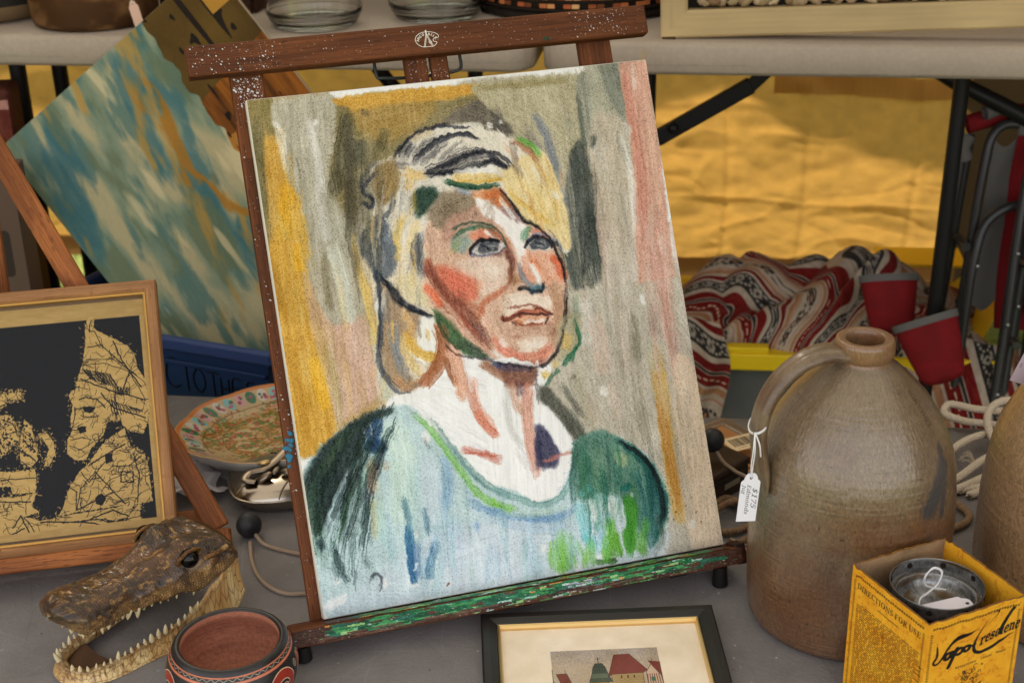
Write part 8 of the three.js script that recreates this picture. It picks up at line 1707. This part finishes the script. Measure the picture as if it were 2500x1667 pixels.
const blanketMap = canvasTex(1024, 1024, (g, w, h) => {
  g.fillStyle = 'rgb(178,160,144)'; g.fillRect(0, 0, w, h);
  const band = (y, hh, c) => { g.fillStyle = c; g.fillRect(0, y, w, hh); }, cream = 'rgb(176,158,142)', red = 'rgb(112,24,22)', coal = 'rgb(46,43,43)', tan = 'rgb(164,116,84)';
  const motif = (y, s, c1, c2) => { for (let x = 0; x < w; x += s * 2.2) { g.fillStyle = c1; g.beginPath(); g.moveTo(x, y + s); g.lineTo(x + s * 0.5, y); g.lineTo(x + s, y + s); g.lineTo(x + s * 0.5, y + s * 2); g.fill(); for (const [a, b] of [[1.25, 0.15], [1.6, 0.5], [1.95, 0.15], [1.25, 1.45], [1.6, 1.1], [1.95, 1.45], [0.0, 0.1], [0.8, 0.1], [0.0, 1.6], [0.8, 1.6]]) g.fillRect(x + s * a, y + s * b, s * 0.3, s * 0.38); g.fillStyle = c2; g.fillRect(x + s * 0.36, y + s * 0.72, s * 0.28, s * 0.56); g.fillRect(x + s * 1.62, y + s * 0.86, s * 0.26, s * 0.2); } };
  for (let k = 0; k < 4; k++) {
    const y = k * 256; band(y + 4, 20, red); band(y + 26, 6, coal); band(y + 34, 26, red); for (let x = 0; x < w; x += 12) { g.fillStyle = 'rgb(214,190,160)'; g.fillRect(x, y + 46 + 3 * Math.sin(x * 0.4), 8, 3); } band(y + 66, 14, tan); band(y + 92, 3, 'rgb(176,104,72)');
    motif(y + 112, 19, coal, tan); band(y + 164, 3, 'rgb(176,104,72)'); band(y + 170, 12, tan); band(y + 190, 14, red); band(y + 212, 34, coal); motif(y + 215, 13, 'rgb(166,154,142)', coal);
  }
}, (d, q, x, y) => { const n = (fbm(x / 6, y / 6, 3, 3) - 0.5) * 34 + (hash(x, y, 4) - 0.5) * 22; for (let c = 0; c < 3; c++) d[q + c] += n; });
blanketMap.wrapS = blanketMap.wrapT = THREE.RepeatWrapping;
{
  const o = thing('fleece_blanket', 'bunched red, cream and grey patterned fleece blanket spilling over the tote', 'blanket', [0.585, 0.0, -2.475], -0.12);
  const mat = M({ map: blanketMap, roughness: 1, sheen: 0.4, sheenColor: new THREE.Color(0.6, 0.5, 0.45), sheenRoughness: 0.8 });
  const fold = (x, z) => 0.05 * Math.abs(Math.sin(x * 10 + z * 7 + 3 * fbm(x * 3, z * 3, 5, 2))) + 0.04 * Math.abs(Math.sin(z * 17 - x * 6 + 2.5 * fbm(x * 5, z * 5, 8, 2))) + 0.035 * fbm(x * 12, z * 12, 9, 3) + 0.028 * Math.abs(Math.sin(x * 31 + z * 22 + 4 * fbm(x * 9, z * 9, 15, 2)));
  const uvs = (g, f) => { const uv = g.attributes.uv; for (let i = 0; i < uv.count; i++) { const [a, b] = f(uv.getX(i), uv.getY(i)); uv.setXY(i, a, b); } return g; };
  const heap = grid(150, 110, (u, v) => {
    const x = -0.3 + u * 0.6, z = -0.17 + v * 0.345, dome = Math.pow(Math.max(0, Math.sin(u * Math.PI)), 0.5) * Math.pow(Math.max(0, Math.sin(Math.min(1, v * 1.02) * Math.PI)), 0.45);
    return [x + 0.02 * Math.sin(v * 9 + u * 5), 0.325 + (0.062 + 0.84 * fold(x, z)) * dome - 0.0 * v, z + 0.015 * Math.sin(u * 17)];
  });
  uvs(heap, (u, v) => { const k = fbm(u * 2.3, v * 2.1, 21, 3); const j = fbm(u * 6, v * 5, 31, 2); return [v * 0.5 + k * 0.2 + 0.12 * Math.sin(u * 6), u * 0.75 + 0.2 * k + 0.12 * j + 0.1 * Math.sin(v * 5 + u * 3)]; });
  part('heap', heap, mat, o);
  const drape = grid(40, 60, (u, v) => { const x = -0.3 + u * 0.1 + 0.015 * Math.sin(v * 4), y = 0.41 - v * 0.17 - 0.04 * (1 - u) * v, z = 0.155 + 0.045 * smooth(0, 0.3, v) + 0.01 * Math.sin(u * 9 + v * 5); return [x + v * 0.02, y, z]; });
  uvs(drape, (u, v) => [u * 0.1 + 0.1, 0.27 - v * 0.2 + u * 0.06]); part('hanging_corner', drape, mat, o, 'corner of the blanket hanging over the yellow rim');
  const right = grid(60, 70, (u, v) => { const x = 0.08 + u * 0.28, y = 0.36 - v * 0.34 + 0.03 * Math.sin(u * 3.1), z = 0.16 + 0.08 * smooth(0, 0.35, v) + 0.018 * Math.sin(u * 12 + v * 3) + 0.02 * v; return [x, y, z]; });
  uvs(right, (u, v) => [v * 0.26 + 0.2 + u * 0.1, u * 0.28 - v * 0.1 + 0.1]); part('hanging_side', right, mat, o, 'side of the blanket hanging down in front of the tote');
}
// ---------------------------------------------------------------- folded camp chairs
const chairTube = M({ color: new THREE.Color(0.05, 0.048, 0.05), roughness: 0.35, metalness: 0.4 }), redCloth = (() => { const t = tex(128, 128, (u, v) => { const w = 0.5 + 0.25 * (Math.sin(u * 6.283 * 32) + Math.sin(v * 6.283 * 32)), n = fbm(u * 4, v * 4, 3, 3, 4, 4), k = 0.85 + w * 0.12 + (n - 0.5) * 0.25; return [132 * k, 20 * k, 26 * k]; }); t.repeat.set(2, 2); return M({ map: t, roughness: 0.85 }); })(), greyCloth = M({ color: new THREE.Color(0.13, 0.12, 0.115), roughness: 0.9 });
const rivetMat = M({ color: 0x9a9a9c, metalness: 0.9, roughness: 0.3, specularIntensity: 1 });
const rivets = (o, q, list) => { for (const p of list) { const g = new THREE.SphereGeometry(0.0042, 12, 8); g.scale(1, 1, 0.6); g.translate(...q(...p)); part('rivet', g, rivetMat, o); } };
function cupHolder(parent, at, r0, r1, h, tilt) {
  const g = new THREE.LatheGeometry([[r1 * 0.2, 0], [r1 * 0.8, 0.004], [r1, 0.014], [mix(r1, r0, 0.5), h * 0.5], [r0, h]].map((p) => new THREE.Vector2(...p)), 40); g.scale(1, 1, 0.5); g.rotateX(tilt[0]); g.rotateZ(tilt[1]); g.translate(...at);
  const c = part('cup_holder', g, redCloth, parent, 'red fabric cup holder with a grey hem');
  const b = new THREE.LatheGeometry([[r0 + 0.0008, h - 0.012], [r0 + 0.0012, h], [r0 - 0.0015, h + 0.0005], [r0 - 0.0015, h - 0.012]].map((p) => new THREE.Vector2(...p)), 40); b.scale(1, 1, 0.5); b.rotateX(tilt[0]); b.rotateZ(tilt[1]); b.translate(...at); part('cup_hem', b, greyCloth, c);
}
{
  const o = thing('folding_chair', 'folded camp chair with red cup holder, leaning nearest the tarp', 'chair', [0.76, 0, -2.27], 0, 'folded camp chairs');
  const q = (x, y, z) => [x - 0.76, y, z + 2.27];
  part('frame_tube', tube([q(0.772, 0.725, -2.35), q(0.752, 0.5, -2.33), q(0.734, 0.256, -2.31), q(0.716, 0.012, -2.28)], 0.0085, 30, 10), chairTube, o);
  part('frame_tube', tube([q(0.785, 0.735, -2.36), q(0.768, 0.5, -2.35), q(0.748, 0.25, -2.34), q(0.735, 0.012, -2.34)], 0.008, 30, 10), chairTube, o);
  part('frame_tube', tube([q(0.87, 0.755, -2.34), q(0.835, 0.757, -2.34), q(0.815, 0.742, -2.335), q(0.803, 0.69, -2.325), q(0.782, 0.45, -2.3), q(0.762, 0.25, -2.28), q(0.742, 0.012, -2.25)], 0.0085, 60, 10), chairTube, o);
  part('frame_tube', tube([q(0.89, 0.628, -2.3), q(0.845, 0.625, -2.3), q(0.808, 0.6, -2.295), q(0.79, 0.55, -2.28), q(0.772, 0.35, -2.25), q(0.758, 0.2, -2.23), q(0.745, 0.012, -2.2)], 0.0082, 60, 10), chairTube, o);
  part('pivot', merge([[0.775, 0.56], [0.79, 0.44], [0.772, 0.36]].map(([x, y]) => { const g = new THREE.CylinderGeometry(0.008, 0.008, 0.05, 14); g.rotateX(Math.PI / 2); g.translate(...q(x, y, -2.31)); return g; })), chairTube, o);
  part('grey_sling', grid(16, 30, (u, v) => q(0.812 + u * 0.05 + 0.004 * Math.sin(v * 5), 0.74 - v * 0.3 - 0.02 * Math.sin(u * 3), -2.325 - 0.02 * Math.sin(v * 3) - u * 0.02)), greyCloth, o);
  part('red_sling', grid(16, 30, (u, v) => q(0.858 + u * 0.12, 0.745 - v * 0.36, -2.335 - 0.03 * Math.sin(v * 3 + u))), redCloth, o);
  part('sleeve', merge([tube([q(0.775, 0.735, -2.345), q(0.765, 0.72, -2.335), q(0.772, 0.7, -2.335)], 0.013, 12, 10), tube([q(0.8, 0.775, -2.345), q(0.83, 0.782, -2.35), q(0.862, 0.77, -2.345), q(0.868, 0.74, -2.335)], 0.012, 24, 10)]), greyCloth, o, 'grey cloth sleeve over the top of the tubes');
  part('sleeve', tube([q(0.78, 0.75, -2.37), q(0.84, 0.765, -2.37), q(0.93, 0.77, -2.37)], 0.016, 20, 10), redCloth, o, 'red cloth sleeve along the top rail');
  rivets(o, q, [[0.756, 0.56, -2.325], [0.748, 0.44, -2.315], [0.79, 0.5, -2.292], [0.776, 0.36, -2.278], [0.793, 0.53, -2.27], [0.74, 0.34, -2.307]]);
  cupHolder(o, q(0.648, 0.425, -2.235), 0.05, 0.037, 0.1, [-0.5, 0.02]);
}
{
  const o = thing('folding_chair', 'folded camp chair with a lower tilted red cup holder, nearest the jug', 'chair', [0.86, 0, -2.2], 0, 'folded camp chairs');
  const q = (x, y, z) => [x - 0.86, y, z + 2.2];
  part('frame_tube', tube([q(0.95, 0.74, -2.3), q(0.905, 0.735, -2.295), q(0.868, 0.7, -2.285), q(0.856, 0.64, -2.27), q(0.838, 0.42, -2.23), q(0.818, 0.2, -2.19), q(0.8, 0.012, -2.16)], 0.0088, 60, 10), chairTube, o);
  part('frame_tube', tube([q(0.88, 0.64, -2.29), q(0.862, 0.42, -2.26), q(0.842, 0.2, -2.22), q(0.828, 0.012, -2.2)], 0.0085, 30, 10), chairTube, o);
  part('frame_tube', tube([q(0.905, 0.66, -2.3), q(0.895, 0.42, -2.27), q(0.88, 0.2, -2.24), q(0.87, 0.012, -2.22)], 0.0085, 30, 10), chairTube, o);
  part('frame_tube', tube([q(0.95, 0.6, -2.28), q(0.9, 0.585, -2.28), q(0.878, 0.55, -2.28), q(0.87, 0.4, -2.27)], 0.008, 30, 10), chairTube, o);
  part('pivot', merge([[0.868, 0.54], [0.862, 0.4], [0.845, 0.31]].map(([x, y]) => { const g = new THREE.CylinderGeometry(0.008, 0.008, 0.045, 14); g.rotateX(Math.PI / 2); g.translate(...q(x, y, -2.25)); return g; })), M({ color: 0x6a6a6c, metalness: 0.8, roughness: 0.3 }), o);
  part('red_sling', grid(14, 24, (u, v) => q(0.9 + u * 0.1, 0.72 - v * 0.3, -2.31 - 0.02 * Math.sin(v * 3))), redCloth, o);
  rivets(o, q, [[0.85, 0.56, -2.246], [0.84, 0.44, -2.224], [0.866, 0.46, -2.256], [0.83, 0.32, -2.202], [0.852, 0.31, -2.232], [0.889, 0.33, -2.245]]);
  cupHolder(o, q(0.71, 0.385, -2.12), 0.054, 0.037, 0.112, [-0.5, 0.3]);
}
// ---------------------------------------------------------------- goods on the back tables
const put = (o, x, y, z) => { o.position.set(...backAt(x, y, z)); o.rotation.y += BACK; return o; };
const glass = M({ transmission: 1, thickness: 0.01, roughness: 0.03, ior: 1.5, attenuationColor: new THREE.Color(0.8, 0.86, 0.78), attenuationDistance: 0.12 });
function glassJar(label, x, z, r, h) {
  const o = put(thing('glass_jar', label, 'jar', [0, 0, 0], 0, 'clear glass jars on the back table'), x, 0.9545, z);
  const c = new THREE.SplineCurve([[0.0, 0.003], [r * 0.6, 0.0035], [r * 0.76, 0.001], [r * 0.86, 0.004], [r * 0.97, 0.02], [r, 0.04], [r, h * 0.75], [r * 0.93, h * 0.87], [r * 0.74, h * 0.94], [r * 0.72, h], [r * 0.67, h], [r * 0.68, h * 0.935], [r * 0.88, h * 0.86], [r * 0.945, h * 0.75], [r * 0.945, 0.045], [r * 0.9, 0.026], [r * 0.7, 0.013], [0, 0.012]].map((p) => new THREE.Vector2(...p))).getPoints(120);
  part('jar', new THREE.LatheGeometry(c, 72), glass, o);
  part('ring_mould', new THREE.TorusGeometry(r * 0.8, 0.0022, 8, 60).rotateX(Math.PI / 2).translate(0, 0.006, 0), glass, o);
}
glassJar('clear glass jar with a stepped foot, behind the left end of the easel bar', -0.322, -0.1, 0.077, 0.24);
glassJar('clear glass jar behind the emblem of the easel bar', -0.138, -0.175, 0.079, 0.24);
{
  const bronze = tex(512, 256, (u, v) => { const n = fbm(u * 5, v * 4, 23, 5, 5, 4), m = fbm(u * 11, v * 8, 24, 4, 11, 8); return mix3(mix3([96, 62, 34], [60, 38, 20], n), [150, 112, 72], smooth(0.55, 0.75, m) * 0.7); });
  const o = put(thing('metal_pot', 'big round tarnished bronze pot on the back table', 'pot'), -0.697, 0.9545, -0.118);
  part('body', lathe([[0, 0.0], [0.09, 0.0], [0.098, 0.003], [0.102, 0.012], [0.104, 0.05], [0.106, 0.13], [0.108, 0.15], [0.105, 0.15], [0.1, 0.05], [0.09, 0.012], [0, 0.01]], 72), M({ map: bronze, metalness: 0.35, roughness: 0.55 }), o);
  part('rim_band', new THREE.TorusGeometry(0.1075, 0.004, 10, 72).rotateX(Math.PI / 2).translate(0, 0.148, 0), M({ map: bronze, roughness: 0.5 }), o);
  part('handle', tube([[0.106, 0.12, 0.02], [0.135, 0.125, 0.02], [0.135, 0.125, -0.02], [0.106, 0.12, -0.02]], 0.005, 30, 8), M({ map: bronze, roughness: 0.5 }), o);
  const p = put(thing('dark_pan', 'low dark pan with a worn tan rim at the top left corner', 'pan'), -0.905, 0.9545, -0.155);
  part('body', lathe([[0, 0.0], [0.08, 0.0], [0.1, 0.006], [0.112, 0.02], [0.116, 0.03]], 64), M({ color: new THREE.Color(0.2, 0.13, 0.07), roughness: 0.6 }), p, 'worn tan lower band'); part('bowl', lathe([[0.116, 0.03], [0.12, 0.06], [0.117, 0.06], [0.108, 0.02], [0.05, 0.01], [0, 0.01]], 64), M({ color: new THREE.Color(0.02, 0.017, 0.015), roughness: 0.6 }), p);
  part('handle', tube([[0.118, 0.05, 0.02], [0.14, 0.055, 0], [0.118, 0.05, -0.02]], 0.004, 20, 8), M({ color: 0x15110e, roughness: 0.5 }), p);
  const t = put(thing('price_tag', 'narrow pinkish tag hanging beside the bronze pot', 'price tag'), -0.592, 0.957, -0.045);
  const g = tagShape(0.016, 0.045); g.rotateZ(0.28); g.rotateX(-0.15); part('card', g, M({ color: 0xd9b3a0, roughness: 0.85 }), t); part('string', tube([[-0.0115, 0.039, -0.006], [-0.017, 0.06, -0.006], [-0.022, 0.085, -0.01], [-0.002, 0.1, -0.06]], 0.0008, 20, 6), twine, t);
  const b = put(thing('dark_box', 'dark brown carved box behind the top of the seascape painting', 'box'), -0.53, 0.9545, -0.26);
  const cw = woodTex([70, 40, 20], [30, 17, 9], [112, 66, 28], 61, 256, 256, 0.2, 0.1, 1.4), cm = M({ map: cw, roughness: 0.6 });
  part('body', rbox(0.17, 0.16, 0.14, 0.004, 0, [0, 0.08, 0]), cm, b); for (const x of [-0.07, 0, 0.07]) part('upright', rbox(0.014, 0.16, 0.01, 0.003, 1, [x, 0.08, 0.0755]), cm, b); part('lid', rbox(0.18, 0.014, 0.15, 0.004, 0, [0, 0.1675, 0]), cm, b);
}
{
  const o = put(thing('wooden_crate', 'dark wooden slat crate behind the glass jars', 'crate'), -0.23, 0.9545, -0.47), cw = woodTex([66, 40, 22], [32, 19, 10], [96, 60, 32], 171, 256, 256, 0.3, 0.1, 1), cm = M({ map: cw, roughness: 0.75 });
  for (let i = 0; i < 4; i++) { part('slat', rbox(0.44, 0.04, 0.01, 0.002, 0, [0, 0.022 + i * 0.048, 0.1]), cm, o); part('slat', rbox(0.44, 0.04, 0.01, 0.002, 0, [0, 0.022 + i * 0.048, -0.1]), cm, o); }
  for (const x of [-0.21, 0.21]) part('end_board', rbox(0.012, 0.19, 0.19, 0.002, 2, [x, 0.096, 0]), cm, o);
  part('floor', rbox(0.408, 0.008, 0.188, 0.001, 0, [0, 0.006, 0]), cm, o);
}
{ // woven basket: splints round a dark wall
  const o = put(thing('woven_basket', 'dark brown basket woven with orange splints, behind the right end of the easel bar', 'basket'), 0.085, 0.9545, -0.315);
  const R = 0.185, r = rng(77), sh = rbox(0.0125, 0.0072, 0.003, 0.0014), mats = [0xb0663a, 0xc98a58, 0x8a4a26, 0xd0a06c, 0x6a3a20, 0xa4552e].map((h) => M({ color: h, roughness: 0.7 })), dk = M({ color: 0x1c120a, roughness: 0.8 });
  part('wall', lathe([[0, 0.0], [R - 0.02, 0.0], [R - 0.004, 0.01], [R, 0.03], [R + 0.004, 0.16], [R - 0.004, 0.16], [R - 0.01, 0.03], [0, 0.008]], 96), dk, o);
  for (let k = 0; k < 6; k++) { part('weaver', new THREE.TorusGeometry(R + 0.0015 + k * 0.0004, 0.0022, 6, 110).rotateX(Math.PI / 2).translate(0, 0.02 + k * 0.0135, 0), dk, o); }
  for (let k = 0; k < 6; k++) for (let i = 0; i < 34; i++) { if ((k === 0 || k === 2) && i % 3 === 0) continue; const a = -1.15 + i * 0.07 + (k % 2) * 0.012, m = part('splint', sh, mats[(r() * (k < 2 ? 6 : 4)) | 0], o); m.position.set(Math.sin(a) * (R + 0.0022), 0.0268 + k * 0.0135, Math.cos(a) * (R + 0.0022)); m.rotation.y = a; }
  part('base_coil', new THREE.TorusGeometry(R - 0.004, 0.007, 8, 96).rotateX(Math.PI / 2).translate(0, 0.008, 0), dk, o);
}
{ // white shadow-box frame with shells
  const o = put(thing('shell_frame', 'chipped white wooden frame with shells along its bottom, at the top right', 'frame'), 0.231, 0.9548, -0.028); o.rotation.x = -0.1; o.rotation.order = 'YXZ'; o.rotation.z = 0.04;
  const paint = tex(512, 256, (u, v) => { const n = fbm(u * 5, v * 5, 91, 4, 5, 5), gr = noise(u * 6, v * 90, 92, 6, 90), chip = smooth(0.86, 0.9, fbm(u * 12, v * 12, 93, 4, 12, 12)); const k = 0.94 + (n - 0.5) * 0.14 + (gr - 0.5) * 0.06; return mix3([192 * k, 166 * k, 122 * k], [120, 92, 60], chip * 0.8); }); paint.repeat.set(2.2, 4);
  const pm = M({ map: paint, roughness: 0.7 });
  pictureFrame(o, 0.62, 0.46, [[0, -0.04], [0, -0.002], [0.003, 0.001], [0.036, 0.0], [0.04, -0.003], [0.04, -0.04]], pm);
  part('backing', rbox(0.545, 0.385, 0.004, 0.001, 0, [0.31, 0.23, -0.038]), M({ color: 0x1b1510, roughness: 0.85 }), o);
  const r = rng(15), hue = [0x9c8468, 0x836a4c, 0xb39c7e, 0x7a5f42, 0x94805f];
  for (let i = 0; i < 44; i++) { const g = new THREE.SphereGeometry(1, 16, 10), p = g.attributes.position, f = 7 + r() * 5; for (let k = 0; k < p.count; k++) { const a = Math.atan2(p.getX(k), p.getY(k)), s = 1 + 0.13 * Math.sin(a * f); p.setXYZ(k, p.getX(k) * s, p.getY(k) * s, p.getZ(k) * 0.55); } g.computeVertexNormals(); const s = 0.005 + r() * 0.007; g.scale(s * (0.7 + r() * 0.9), s * (0.45 + r() * 0.6), s); g.rotateZ((r() - 0.5) * 1.6); g.translate(0.055 + i * 0.0113 + r() * 0.01, 0.043 + s * 0.45 + r() * 0.004, -0.014 - r() * 0.012); part('shell', g, M({ color: hue[r() * 5 | 0], roughness: 0.6 }), o); }
  part('dark_shape', (() => { const g = new THREE.SphereGeometry(1, 24, 16); g.scale(0.14, 0.05, 0.008); g.translate(0.33, 0.1, -0.03); return g; })(), M({ color: 0x2a2a24, roughness: 0.7 }), o, 'dark weathered driftwood behind the shells');
  part('corner_wear', rbox(0.02, 0.005, 0.003, 0.001, 0, [0.012, -0.0005, 0.0]), M({ color: 0x4a3522, roughness: 0.9 }), o);
  part('prop_block', rbox(0.04, 0.022, 0.03, 0.002, 0, [0.59, -0.0125, -0.02]), M({ color: 0x3a2a1c, roughness: 0.8 }), o);
}
renderer.render(scene, camera);
